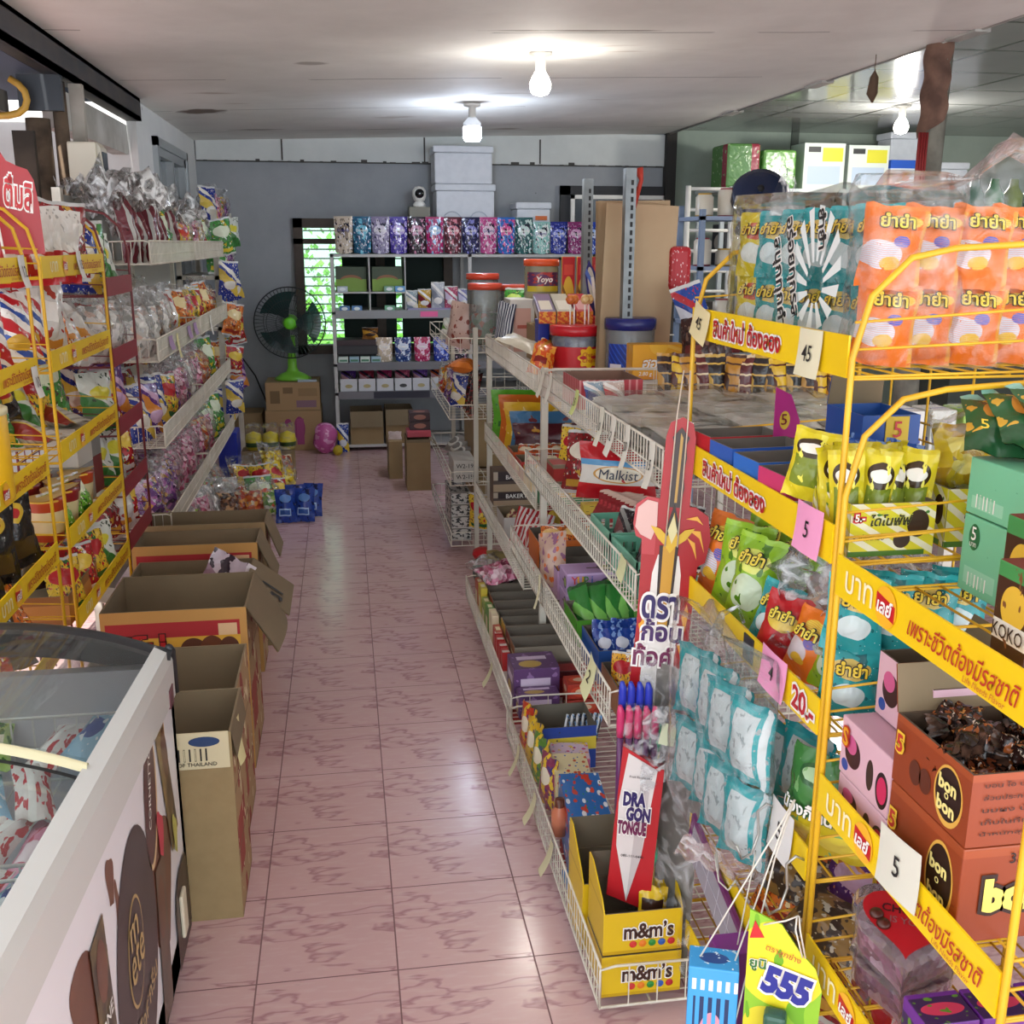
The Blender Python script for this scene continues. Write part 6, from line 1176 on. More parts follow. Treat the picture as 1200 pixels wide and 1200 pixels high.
for i in range(4): put(packet('mm pk', .06, .1, .02, pm('#d8b416', (('r', .1, .5, .9, .75, '#3a2418'),), .25, 16), name='snack_packet'), (.575 + .012 * i, 1.80 + .025 * i, .15), (R(-14), R(6), R(-10)), f'little yellow chocolate packet in the upper yellow carton, {ORD[i]} from the front')
m = M(); m.box(.56, 1.9, 0, .66, 2.2, .028); m.obj('red_box', mat('#8f2420', .5), label='flat red box on the floor under the near basket', cat='box')
# --- end rack goods
for i in range(4): o = bx('tea_box', f'white box with black brush print on the end rack floor basket, {ORD[i]} from below', .50, .60, 5.08, 5.4, .066 + .062 * i, .124 + .062 * i, [pm('#b9b6b0', (('n', 4, .52, '#2a2a2c'), ('r', 0, 0, 1, .12, '#b9b6b0')), .5)])
for i in range(2):
    o = bx('noodle_box', f'white numbered box on the second end rack basket, {("lower", "upper")[i]}', .51, .62, 5.04, 5.3, .376 + .055 * i, .43 + .055 * i, [mat('#b4b0a8', .6)]); text(o, 'W2-19', INK, (0, -.1306, .028), (1, 0, 0), (0, 0, 1), w=.085)
for i in range(3): put(packet('wipes', .1, .13, .05, pm('#8a8278', (('e', .5, .5, .36, .3, '#d0ccc0'), ('e', .5, .5, .26, .2, '#7a7268')), .4, 16), name='wipes_packet', cat='packet'), (.56, 5.55 + .16 * i, .376), (R(-55), 0, R(-60)), f'grey packet with a pale ring on the second end rack basket, {ORD[i]} from near end')
for i in range(7): put(packet('choc strip', .05, .22, .02, pm('#3a1c1e', (('s', 1, 6, .2, '#8a2a2a'), ('n', 5, .6, '#b9a48a')), .25, 16), name='snack_packet'), (.60 + .012 * (i % 2), 5.05 + .06 * i, .708), (R(-28), R(-16), R(-55)), f'dark red stick packet leaning on the third end rack basket, {ORD[i]} from near end')
for i in range(5): put(goods((RB, UB, PS, OC, MB)[i], i % 3, .75), (.56, 5.35 + .15 * i, .708), (R(-12), 0, R(-50)), f'{(RB, UB, PS, OC, MB)[i]} on the third end rack basket, {ORD[i]} from near end')
DOT = pm('#c9aca0', (('v', 5, .3, '#8a3a2a'), ('v', 9, .2, '#6a2a24')), .4, 18)
put(packet('dotted', .15, .22, .07, DOT, name='cloth_bag', cat='bag'), (.55, 5.2, 1.03), (R(-6), R(8), R(-40)), 'pale bag with brown dots on the top end rack basket')
put(packet('white green', .1, .12, .05, band('#c9ccc0', '#6a9a4a', '#e8e8e0'), name='snack_packet'), (.53, 5.6, 1.03), (R(-20), 0, R(-50)), 'white and green packet at the far side of the top end rack basket')
for i in range(3): put(packet('orange roll', .06, .14, .05, mat('#d8782a', .4, 0, (9, '#b0501a', .5)), name='snack_packet'), (.62 + .02 * i, 5.1 + .08 * i, .93), (R(-80), R(0), R(110)), f'orange roll packet under the dotted bag, {ORD[i]} from near end')
for i in range(5): put(goods((PS, OC, RB, RF, WC)[i], i % 3, .8), (.72, 5.1 + .19 * i, 1.03), (R(-10), 0, R(-50)), f'{(PS, OC, RB, RF, WC)[i]} at the rear of the top end rack, {ORD[i]} from front')
put(goods(YS, 1, .9), (.64, 5.03, .13), (0, 0, R(-30)), 'yellow snack bag hung beside the brush print boxes')
bx('carton', 'brown carton at the back of the end rack', .66, .95, 5.5, 5.95, .066, .34, CARD); bx('carton', 'upper brown carton at the back of the end rack', .66, .95, 5.4, 5.9, .376, .64, CARD)
lump('red_ball_bag', 'small red bag on the tiles under the end rack', (.64, 4.95, 0), .05, .05, .06, RED, 5)
bx('tray', 'green grey tray on the floor beneath the gondola far end', .56, .9, 4.3, 4.7, .0, .05, mat('#4a5a4e', .6), cat='tray')
# paper tags on the gondola
tg = [(3.394, 1.135, 8, '#ddd8c8', ''), (3.262, 1.133, 6, '#dcd8ca', ''), (2.877, 1.13, 0, '#c6d084', '15'), (2.584, 1.125, -4, '#dcd9c8', '10'), (2.461, 1.122, 5, '#dcd9cc', '12'), (2.334, 1.12, -10, '#dcd9cc', '20'), (2.132, 1.118, -8, '#dcd9cc', '15')]
for i, (y, z, a, c_, s) in enumerate(tg): tagpaper((.645, y, z), (0, R(a), R(-90)), .045, .1 if i != 2 else .07, s, c_, f'{"pale green" if i == 2 else "white"} paper tag on the top basket front, {ORD[i]} from far end', .02)
tagpaper((.592, 2.143, .86), (0, R(10), R(-90)), .05, .055, '', '#cfd0a0', 'round pale green tag on the second basket front', .008)
tagpaper((.542, 2.193, .60), (0, R(14), R(-90)), .06, .1, '2', '#d8d8a8', 'pale yellow paper tag on the third basket front, near end', .02); tagpaper((.542, 2.88, .585), (0, R(-14), R(-90)), .035, .1, '', '#d6d2ae', 'pale paper tag on the third basket front, far end', .02)
for i, (y, z) in enumerate(((3.279, .15), (2.72, .125), (2.45, .12), (2.22, .12))): tagpaper((.455, y, z), (0, R((8, -6, 6, 2)[i]), R(-90)), .035, .09, '', '#cfcaa4', f'pale paper tag on the lowest basket fence, {ORD[i]} from far end', .03)
# ---------------------------------------------------------------- dragon sword display at the gondola end
def sword():
    t = thing('sword_display', 'red cardboard sword display with Thai and DRAGON TONGUE lettering hung at the gondola end', 'display', (.600, 1.868, .79)); t.rotation_euler = (R(1), R(2.5), R(-16)); t.scale = (.84, 1, .97)
    out = [(-.075, -.30), (.055, -.30), (.062, 0), (.066, .14), (.082, .15), (.09, .20), (.08, .245), (.05, .262), (.036, .262), (.036, .40), (.028, .428), (.004, .44), (-.022, .428), (-.03, .40), (-.032, .275), (-.06, .278), (-.085, .26), (-.088, .22), (-.08, .195), (-.066, .19), (-.064, .15), (-.062, .0)]
    m = M(); m.prism(out, 0, .006); m.obj('backing_board', pm('#a8141c', (('r', 0, .62, .3, 1.0, '#b8383e'),), .35), t)
    def pl(name, pts, c, k, rough=.4): m = M(); m.prism(pts, -.0012 * k, -.0012 * k + .001); m.obj(name, mat(c, rough), t)
    pl('blade', [(-.05, -.30), (.035, -.30), (.03, .12), (.022, .16), (-.026, .16), (-.036, .12)], '#e6e2dc', 1)
    pl('blade_core', [(-.014, .0), (.008, .0), (.012, .18), (-.016, .18)], '#c9962a', 2); pl('blade_edge', [(-.019, .0), (-.014, .0), (-.016, .18), (-.024, .18)], '#2a1c18', 2); pl('blade_edge', [(.008, .0), (.013, .0), (.019, .18), (.012, .18)], '#2a1c18', 2)
    pl('handle', [(-.009, .26), (.014, .26), (.02, .30), (.015, .33), (.02, .36), (.016, .385), (.022, .40), (.003, .42), (-.016, .40), (-.01, .385), (-.014, .36), (-.009, .33), (-.014, .30)], '#3c3430', 2); pl('handle_stripe', [(.0, .27), (.006, .27), (.008, .4), (.002, .41)], '#b9944a', 3)
    pl('guard', [(-.048, .22), (-.03, .195), (-.012, .18), (.0, .165), (.012, .18), (.034, .195), (.052, .22), (.03, .215), (.014, .2), (.003, .25), (-.008, .2), (-.026, .215)], '#d9b02a', 3); pl('gem', [(.002, .185), (.013, .212), (.002, .245), (-.009, .212)], '#d8cf9a', 4); pl('gem_rim', [(.002, .178), (.018, .212), (.002, .27), (-.014, .212)], '#2a2218', 2.5)
    for q in ([(.03, .238), (.055, .245), (.07, .228), (.055, .236)], [(.04, .215), (.065, .215), (.078, .17), (.064, .2)], [(.036, .2), (.055, .19), (.062, .155), (.05, .18)]): pl('flame', q, '#e8a83a', 2)
    pl('torn_patch', [(-.083, .215), (-.07, .20), (-.045, .19), (-.034, .22), (-.036, .268), (-.06, .272), (-.08, .255)], '#dcb4ac', 2)
    for s_, z, w_, c1 in (('ดรา', .05, .08, '#241a5a'), ('ก้อน', .0, .09, '#3a1a5a'), ('ท้อค์', -.055, .09, '#6a1c4a')): text(t, s_, mat(c1, .4), (-.012 + (.045 - z) * -.06 + .012 * (z == 0), -.004, z), (1, 0, 0), (0, 0, 1), w=w_, h=.046, out=WHITE, outw=.075, bold0=.032)
    for q in ([(-.058, .01), (-.05, -.02), (-.042, .0), (-.047, .03), (-.052, .015)], [(.04, .03), (.05, .0), (.056, .04), (.05, .06)], [(.036, -.03), (.048, -.06), (.052, -.02)]): pl('flame', q, '#e8a02a', 2.5)
    for x in (-.012, .016): m = M(); m.tube([(x, -.006, .18), (x * .9, -.008, .44), (x * .5 + .002, .0, .53)], .0016, 5); m.obj('string', mat('#cdbfae', .8), t)
    return t
sword()
# pocket with the printed front
t = thing('candy_pocket', 'white and red DRAGON TONGUE card pocket under the sword', 'display', (.536, 1.832, .19)); t.rotation_euler = (R(2), R(3), R(-16))
out = [(-.045, .03), (.045, 0), (.047, .33), (-.038, .375)]
m = M(); m.prism(out, 0, .03); m.obj('pocket', mat('#b81c24', .4), t)
m = M(); m.prism([(-.034, .15), (-.004, .02), (.018, .13), (.034, .33), (-.026, .362), (-.037, .25)], -.0014, -.0004); m.obj('white_panel', mat('#dcd6d2', .4), t)
m = M(); m.prism([(-.004, .022), (.018, .13), (.022, .28), (.003, .29)], -.002, -.0014); m.obj('panel_shade', mat('#c4bcba', .4), t)
for s_, z, w_, c1 in (('DRA', .262, .042, '#241a5a'), ('GON', .228, .046, '#2a1a5a'), ('TONGUE', .196, .056, '#6a1c4a')): text(t, s_, mat(c1, .4), (-.006 + .01 * (s_ == 'GON'), -.003, z), (1, 0, 0), (0, 0, 1), w=w_, h=.028, out=WHITE, outw=.1, bold0=.06)
text(t, 'Fruit flavoured', INK, (.0, -.003, .312), (1, 0, 0), (0, 0, 1), w=.04); text(t, '085-111-0446', INK, (.0, -.003, .13), (1, 0, 0), (0, 0, 1), w=.046)
m = M(); m.box(-.04, .002, .33, .046, .0024, .47); m.obj('clear_front', CLEAR, t)
for i in range(9):
    pink = i < 5; c = '#c8386a' if pink else '#2a3ab0'; q = thing('tongue_sweet', f'{"pink" if pink else "blue"} topped dip sweet in the sword pocket, {ORD[i if pink else i - 5]} from the left', 'sweet', (.514 + .0165 * (i if pink else i - 5) + (.006 if not pink else 0), 1.846 - .004 * (i if pink else i - 5) + (.0 if pink else .012), .40 + (.0 if pink else .045)), R(-16))
    m = M(); m.tube([(0, 0, 0), (0, 0, .18)], .007, 8); m.obj('tube', pm('#5a2a5a', (('n', 5, .5, '#d8c03a'),), .3) if pink else mat('#3a3a6a', .3), q)
    m = M(); m.tube([(0, 0, .178), (0, -.004, .20), (0, -.01, .235), (-.002, -.014, .25)], [.008, .0085, .008, .004], 8); m.obj('paddle', mat(c, .35), q)
# grey board with clear pack of gummies
t = thing('gummy_board', 'tall grey hanging board with green and yellow gummies in clear film', 'display', (.612, 1.835, .06)); t.rotation_euler = (0, R(2), R(-56))
m = M(); m.sheet(lambda u, v: ((u - .5) * .15, .01 * sin(u * 4), .66 * v), 8, 6); m.obj('grey_card', mat('#77746e', .7), t)
m = M(); m.sheet(lambda u, v: ((u - .5) * .17, -.022 - .012 * nz((u * 5, v * 8, 2), 1), .66 * v + .02), 12, 18); m.obj('clear_film', CLEAR, t)
for i in range(4): o = bx('barcode_card', 'x', 0, .001, 0, .001, 0, .001, WHITE) if 0 else None
for i, (x, z) in enumerate(((-.045, .42), (-.02, .40), (-.045, .16), (-.02, .14))):
    q = thing('gummy_stick', f'green and yellow gummy stick on the grey board, {("upper left", "upper right", "lower left", "lower right")[i]}', 'sweet', (.612 + x * .56 - .014, 1.835 - x * .83 - .010, .06 + z), R(-56))
    m = M(); m.tube([(0, 0, 0), (.0, -.002, .05), (.0, 0, .09)], [.008, .01, .009], 8); m.obj('yellow_body', mat('#d9c84a', .4, 0, (30, '#d8a0b0', .6)), q)
    m = M(); m.tube([(0, 0, .085), (.004, -.004, .11), (-.002, 0, .14), (0, 0, .16)], [.01, .014, .013, .003], 8); m.obj('green_top', mat('#4ab88a', .35), q)
m = M(); m.sheet(lambda u, v: (.545 + .12 * u, 1.80 - .015 * nz((u * 4, v * 5, 1), 1) + .02 * u, .46 + .17 * v + .03 * sin(u * 3)), 12, 10); m.obj('clear_bag', HAZY, label='crumpled clear bag caught on the sword blade', cat='plastic bag')
o = tagpaper((.602, 1.80, .62), (0, R(10), R(-14)), .03, .045, '', '#c9d0b0', 'small pale green sticker beside the sword blade', .003)

# ---------------------------------------------------------------- far yellow rack on the right
TEA = pm('#2a9a9e', (('e', .5, .7, .34, .13, '#e0c46a'), ('n', 5, .6, '#1c6a70'), ('e', .5, .36, .3, .16, '#cfe0e0'), ('r', -.1, .94, 1.1, 1.1, '#3ab0b4'), ('v', 16, .1, '#d8eeee')), .24, 20)
TEB = pm('#2a9a9e', (('r', .24, .12, .76, .88, '#b9c4c4'), ('n', 9, .62, '#8f9a9a'), ('r', -.1, .93, 1.1, 1.1, '#2a8a90'), ('r', -.1, -.1, 1.1, .06, '#2a8a90'), ('r', .84, -.1, .95, 1.1, '#c9d4d4')), .25, 20)
YEA = pm('#d8c42a', (('e', .5, .7, .34, .13, '#c8502a'), ('n', 5, .58, '#e8e07a'), ('e', .5, .36, .3, .16, '#d8e0d8')), .24, 20)
ORA = pm('#e27010', (('e', .62, .8, .3, .08, '#e8c84a'), ('e', .3, .4, .34, .17, '#c9d0dc'), ('e', .62, .56, .14, .07, '#3a5ab8'), ('e', .46, .3, .16, .08, '#d8b83a'), ('n', 6, .68, '#c8601a'), ('r', .93, -.1, 1.1, 1.1, '#d89a2a'), ('s', 1, 40, .2, '#e0781c'), ('r', -.1, .95, 1.1, 1.1, '#e87a2a')), .42, 18)
GRA = pm('#8ab82a', (('e', .5, .74, .34, .12, '#e0e46a'), ('e', .5, .4, .34, .2, '#c9d8b8'), ('n', 5, .6, '#4a7a1c'), ('r', -.1, .94, 1.1, 1.1, '#a0cc3a')), .24, 20)
ZB = [z + .004 for z in TB]
k = 0
for row in range(2):
    for i in range(6):
        z = ZB[0] + .002 + row * .105; kind = ('yellow', YEA) if i == 0 else ('teal', TEA); y = 1.84 - .088 * i
        put(packet('yumyum ' + kind[0], .085, .112, .035, kind[1], 'ยำยำ', name='snack_packet', lc=mat('#e8c83a', .4), lo=INK, lw=.5, lv=.72), (.735, y, z), (R(-5), 0, R(-58 + rnd.uniform(-6, 6))), f'{kind[0]} packet in the top clear bag, {ORD[i]} from far end, {("lower", "upper")[row]} row'); k += 1
t = thing('wrapped_pack', 'clear printed bag holding the teal snack packets on the top yellow shelf', 'clear bag', (.765, 1.60, ZB[0]))
film_bag(.17, .55, .235, 3, parent=t, peak=None)
m = M(); m.sheet(lambda u, v: (-.03 + .05 * (u - .5) * (1 - v), .12 - .07 * (u - .5) * (1 - v * .6), .21 + .075 * v), 10, 8); m.obj('twisted_top', HAZY, t)
# sunburst print on its near face
cx, cz = -.089, .13
m = M(); cy = -.14
for i in range(14):
    a0 = 2 * pi * i / 14; a1 = a0 + .22; r_ = (.03, .088)
    m.add([(cx, cy - r_[0] * .9 * cos(a0), cz + r_[0] * sin(a0) - .02), (cx, cy - r_[1] * .9 * cos(a0), cz + r_[1] * sin(a0)), (cx, cy - r_[1] * .9 * cos(a1), cz + r_[1] * sin(a1)), (cx, cy - r_[0] * .9 * cos(a1), cz + r_[0] * sin(a1) - .02)], [(0, 1, 2, 3)])
m.obj('sunburst_print', mat('#dfe8e6', .4), t)
for s_, y, z, w_, rr in (('อร่อยทุกรส', -.065, .13, .15, -74), ('สนุกทุกคำ', -.02, .105, .14, -74)): text(t, s_, INK, (cx - .002, y, z), (0, -1, 0), (0, 0, 1), w=w_, rot=R(rr), out=WHITE, outw=.05)
text(t, 'ยำยำ', INK, (cx - .002, -.16, .185), (0, -1, 0), (0, 0, 1), w=.055, rot=R(-80), out=WHITE, outw=.06)
m = M(); m.box(cx - .001, -.19, .012, cx, -.12, .045); m.obj('barcode_label', mat('#c9c8c4', .6), t); text(t, '▮▯▮▮▯▮▮▯▮', INK, (cx - .0016, -.155, .028), (0, -1, 0), (0, 0, 1), w=.055, h=.024)
for row in range(2):
    for i in range(4):
        put(packet('yumyum orange', .084, .11, .036, ORA, 'ยำยำ', name='snack_packet', lc=mat('#e8d04a', .4), lo=INK, lw=.52, lv=.8, seed=1), (.722 + .064 * i, 1.34 + .012 * (i % 2), ZB[0] + .003 + row * .102), (R(-6), R(5), R(-18)), f'orange snack packet in the top clear bag, {ORD[i]} from left, {("lower", "upper")[row]} row')
t = thing('wrapped_pack', 'clear bag holding the orange snack packets on the top yellow shelf', 'clear bag', (.835, 1.345, ZB[0])); film_bag(.31, .10, .245, 8, parent=t, peak=(.07, .07, .045))
# second shelf
SY = ZB[1]
DIN = pm('#d8cf2a', (('d', 3, .4, '#e6e4c8'), ('n', 4, .66, '#3f7a2a'), ('e', .8, .6, .13, .26, '#3a2418'), ('e', .62, .3, .1, .16, '#3a2418'), ('r', .0, .0, .9, .1, '#4a7a2a')), .4)
c = carton(.125, .12, .075, DIN, 'snack_carton', 'yellow seed snack carton full of packets on the second shelf', 'box', (), .003, mats=[DIN, MI], loc=(.735, 1.345, SY))
text(c, 'ไดโนพัฟ', mat('#2a2a14', .4), (-.005, -.061, .052), (1, 0, 0), (0, 0, 1), w=.06, slant=.2, out=mat('#e8e25a', .4)); text(c, '5.-', WHITE, (-.05, -.061, .056), (1, 0, 0), (0, 0, 1), w=.014, out=RED, outw=.14); text(c, 'รสต้นตำรับ', INK, (-.035, -.061, .028), (1, 0, 0), (0, 0, 1), w=.045)
SEED = pm('#d8c82a', (('r', .14, .2, .86, .62, '#7a8a2a'), ('e', .5, .74, .38, .14, '#3a2a14'), ('e', .5, .74, .3, .07, '#e8e6da'), ('n', 5, .62, '#e8e05a'), ('r', -.1, .95, 1.1, 1.1, '#c9b81c')), .2, 18)
for i in range(8): put(packet('seed', .05, .135, .03, SEED, name='seed_packet', cat='snack', seed=i % 2), (.69 + .031 * (i % 4), 1.325 + .05 * (i // 4), SY + .006), (R(-4), R(rnd.uniform(-8, 8)), R(rnd.uniform(-45, 45))), f'yellow seed packet standing in the yellow carton, {ORD[i % 4]} from left, {("front", "rear")[i // 4]} row')
put(packet('seedflat', .075, .105, .035, SEED, name='seed_packet', seed=1), (.665, 1.42, SY + .05), (R(-10), R(6), R(-50)), 'yellow seed packet leaning left of the yellow carton')
c = carton(.11, .10, .085, DIN, 'snack_carton', 'second yellow seed snack carton farther back under a clear bag', 'box', mats=[DIN, MI], loc=(.885, 1.36, SY)); text(c, 'ไดโนพัฟ', mat('#2a2a14', .4), (0, -.051, .05), (1, 0, 0), (0, 0, 1), w=.06, slant=.2)
put(clearbag('yellow', .12, .13, .07, 2), (.89, 1.36, SY + .07), (R(-10), 0, R(-15)), 'clear bag of yellow packets on the second seed carton')
for i, (y, c1, nm) in enumerate(((1.85, '#b8202a', 'red'), (1.74, '#2a5ab0', 'blue'), (1.62, '#2a6ac0', 'bright blue'), (1.51, '#c8386a', 'pink'))):
    carton(.15, .095, .075, mat(c1, .5), 'tray', f'grey lined empty tray with a {nm} front on the second shelf', 'tray', mats=[pm(c1, (('e', .7, .4, .12, .2, '#d8c04a'), ('r', .1, .1, .3, .5, '#d8d4e0')), .45), mat('#6c665e', .9)], loc=(.725, y, SY), rz=R(4), t=.003)
m = M(); m.prism([(0, 0), (.045, 0), (.05, .03), (.03, .08), (.0, .095)], 0, .003); o = m.obj('card_flap', pm('#b02a7a', (('e', .4, .35, .2, .18, '#d8b83a'),), .4), label='magenta raised card flap behind the empty trays', cat='card', loc=(.775, 1.80, SY + .07)); text(o, '5', mat('#7a1c2a', .4), (.018, -.001, .035), (1, 0, 0), (0, 0, 1), h=.02)
c = carton(.10, .13, .12, mat('#1c4a9a', .4), 'display_tray', 'blue sloped display box with a yellow 5 on the second shelf', 'box', (('b', .05, -8),), .003, mats=[pm('#1f4f9e', (('e', .6, .3, .14, .16, '#5a9ad0'),), .4), mat('#2a5aa8', .5)], loc=(.87, 1.62, SY + .03))
m = M(); m.box(-.01, -.067, .075, .03, -.0655, .118); m.obj('price_mark', mat('#d8b82a', .5), c); text(c, '5', RED, (.01, -.068, .097), (1, 0, 0), (0, 0, 1), h=.026)
for i in range(6): put(packet('blue shiny', .06, .09, .03, pm('#2a5ab0', (('n', 4, .5, '#7aa0d8'), ('e', .5, .5, .3, .2, '#c9d4e8')), .18, 16), name='snack_packet'), (.78 + .035 * (i % 3), 1.5 + .05 * (i // 3), SY + .03), (R(-20), R(10), R(-30)), f'shiny blue packet before the blue display box, {ORD[i]} one')
for i, (x, c1, nm) in enumerate(((1.03, '#a8302a', 'red'), (1.09, '#d0d0cc', 'white'), (1.16, '#c9ccc4', 'grey white'), (1.23, '#8ab03a', 'green'))): bx('medicine_box', f'small {nm} box on the gondola top seen through the yellow racks', x, x + .055, 1.92, 2.0, Z1 + .06, Z1 + .17, pm(c1, (('r', .1, .4, .9, .5, '#3a4a9a'),), .45))
bx('sleeve_carton', 'low dark carton under the small boxes on the gondola end', .99, 1.30, 1.9, 2.04, .95, Z1 + .058, mat('#6a3a34', .7))
# third shelf
S3 = ZB[2]
for i, (x, y, kd, mt_, a) in enumerate(((.70, 1.86, 'orange', ORA, -60), (.71, 1.78, 'lime green', GRA, -40), (.70, 1.70, 'lime green', GRA, -55), (.79, 1.84, 'lime green', GRA, -30), (.80, 1.74, 'lime green', GRA, -50))): put(packet('s3' + kd, .1, .17, .06, mt_, 'ยำยำ', name='snack_packet', lc=mat('#e8d04a', .4), lo=INK, lw=.5, lv=.78), (x, y, S3 + .0), (R(-8), R(6), R(a)), f'{kd} snack bag at the far end of the third shelf, {ORD[i]} one')
for i, (x, y, z, kd, mt_, a) in enumerate(((.70, 1.60, 0, 'teal', TEA, -60), (.69, 1.54, 0, 'red', pm('#b8242a', (('e', .5, .6, .36, .14, '#e0c04a'),), .24, 18), -50), (.70, 1.46, .0, 'orange', ORA, -66), (.72, 1.40, .0, 'lime green', GRA, -60))): put(packet('s3b' + kd, .085, .115, .045, mt_, 'ยำยำ', name='snack_packet', lc=mat('#e8d04a', .4), lo=INK, lw=.5, lv=.7), (x, y, S3 + z), (R(-14), R(8), R(a)), f'{kd} snack packet in front of the crumpled clear bag, {ORD[i]} from far end')
t = thing('wrapped_pack', 'crumpled clear bag with Thai printing on the third yellow shelf', 'clear bag', (.80, 1.50, S3)); pillow_mesh(.30, .21, .16, 77, 18, 18, 1.3).obj('film', HAZY, t); t.rotation_euler = (R(-6), 0, R(-72)); pillow_mesh(.24, .13, .12, 78, 12, 12, .6).obj('sweets', vm(['#c9a09a', '#b8a8a4', '#d8b8a0', '#c87a4a', '#e0dcd6'], 30), t)
for s_, x, z in (('อร่อยทุกรส', .07, .13), ('สนุกทุกคำ', .04, .10)): text(t, s_, INK, (x, -.075, z), (1, 0, 0), (0, 0, 1), w=.12, rot=R(-70), out=WHITE, outw=.05)
for row in range(2):
    for i in range(4): put(packet('s3teal', .085, .112, .035, TEA, 'ยำยำ', name='snack_packet', lc=mat('#e8c83a', .4), lo=INK, lw=.5, lv=.72), (.70 + .055 * i, 1.31 + .01 * (i % 2), S3 + .002 + row * .104), (R(-5), R(4), R(-24)), f'teal snack packet at the near end of the third shelf, {ORD[i]} from left, {("lower", "upper")[row]} row')
# hanging teal pack
for row in range(2):
    for i in range(4): put(packet('teal back', .1, .135, .05, TEB, name='snack_packet', seed=2), (.606 + .008 * (i % 2), 1.68 - .078 * i, .545 + .145 * row), (R(-3), 0, R(-66 + rnd.uniform(-5, 5))), f'teal packet with silver back in the hanging bag, {ORD[i]} from left, {("lower", "upper")[row]} row')
t = thing('hanging_pack', 'clear bag of teal packets hanging in front of the yellow rack', 'clear bag', (.607, 1.565, .515)); film_bag(.072, .37, .38, 5, parent=t)
m = M(); m.tube([(.0, .03, .37), (.005, .02, .41), (.025, .0, .43), (.036, .0, .40)], [.012, .006, .003, .003], 8); m.obj('tied_neck', HAZY, t)
m = M(); m.sheet(lambda u, v: ((u - .5) * .09, .04 - .1 * u + .05 * (v - .5), -.07 * v + .008 * sin(u * 20)), 10, 8); m.obj('loose_end', HAZY, t)
for i in range(2): m = M(); m.tube([(.598 + .01 * i, 1.52 + .02 * i, .51), (.60, 1.50, .47), (.61, 1.48, .465), (.618, 1.47, .49)], .0016, 5); m.obj('string', mat('#d8d4c8', .7), label=f'white string loop under the hanging teal bag, {("left", "right")[i]} one', cat='string')
# fourth shelf
S4 = ZB[3]
for i in range(4): put(packet('teal back', .1, .135, .05, TEB, name='snack_packet', seed=2), (.69 + .01 * i, 1.50 - .06 * i, S4 + .0 + .02 * (i % 2)), (R(-6), R(4), R(-62)), f'teal packet with silver back on the fourth shelf, {ORD[i]} from far end')
NG = pm('#3f7a3a', (('r', -.1, -.1, 1.1, .42, '#c9b42a'), ('e', .5, .8, .26, .1, '#2a5a2a'), ('e', .5, .8, .2, .06, '#a8c89a'), ('n', 5, .6, '#7aa86a'), ('e', .5, .2, .4, .12, '#d8c84a')), .22, 18)
for i, (x, y, a) in enumerate(((.685, 1.36, -62), (.72, 1.31, -30), (.80, 1.30, -20), (.87, 1.31, -20))): put(packet('nong', .115, .155, .06, NG, 'น้องกิ๊ก', name='snack_packet', lc=WHITE, lo=mat('#1c4a1c', .4), lw=.62, lv=.48), (x, y, S4), (R(-6), R(4), R(a)), f'green and yellow prawn snack bag on the fourth shelf, {ORD[i]} from left')
for i, (y, z, d) in enumerate(((1.8, .384, BK), (1.66, .384, OC), (1.5, .384, PS), (1.38, .384, YS), (1.8, .144, OC), (1.64, .144, BK), (1.48, .144, DR), (1.36, .144, YS))): put(goods(d, i % 3, .85), (.84, y, z), (R(-30), 0, R(-60)), f'{d} far back, {ORD[i % 4]} on the {"fifth" if z > .3 else "lowest"} far right shelf')
for i, y in enumerate((1.72, 1.56, 1.42)): put(packet('brownmix', .14, .1, .05, pm('#3a2a24', (('n', 4, .5, '#8a6a3a'), ('n', 7, .6, '#b9b0a0')), .3, 18), name='snack_packet'), (.74, y, .386), (R(-60), 0, R(-60)), f'dark brown packet lying at the front of the fifth shelf, {ORD[i]} from far end')
# board leaning below, purple edge
t = thing('purple_card', 'grey gridded card with a purple edge hung sloping along the low yellow strips', 'card', (.634, 1.42, .275)); t.rotation_euler = (R(15), 0, 0)
M().box(0, 0, 0, .003, .34, .085).obj('card', mat('#9a98a2', .6), t); m = M(); m.box(-.002, 0, .085, .005, .34, .098); m.box(-.002, .34, 0, .005, .352, .098); m.obj('purple_edge', mat('#6a2468', .5), t)
m = M()
for k_ in range(6): m.box(-.0008, .02 + .055 * k_, .003, -.0002, .0215 + .055 * k_, .083)
m.box(-.0008, .0, .042, -.0002, .33, .0435); m.obj('printed_grid', mat('#c4c1ca', .6), t)
# hooks with hung toys
for i, (y, z) in enumerate(((1.40, .62), (1.285, .60))):
    m = M(); m.tube([(.645, y, z + .045), (.63, y - .004, z + .055), (.618, y, z + .04), (.622, y, z), (.61, y - .006, z - .03), (.592, y - .01, z - .035), (.583, y - .008, z - .012)], .0024, 6); m.obj('steel_hook', mat('#b9b8b2', .3, .8), label=f'S-shaped steel hook on the yellow rack, {("left", "right")[i]} one', cat='hook')
t = thing('toy_card', 'green and yellow 555 bubble toy card hanging on strings', 'toy', (.583, 1.20, .415)); t.rotation_euler = (0, 0, R(-28))
m = M(); m.prism([(-.05, -.12), (.05, -.12), (.056, .09), (.045, .125), (.02, .15), (-.005, .185), (-.05, .20)], 0, .003); m.obj('card', pm('#8abf2a', (('e', .45, .75, .6, .22, '#e0d42a'), ('e', .3, .42, .3, .1, '#d8cc2a'), ('n', 3, .6, '#6aa81c')), .4), t)
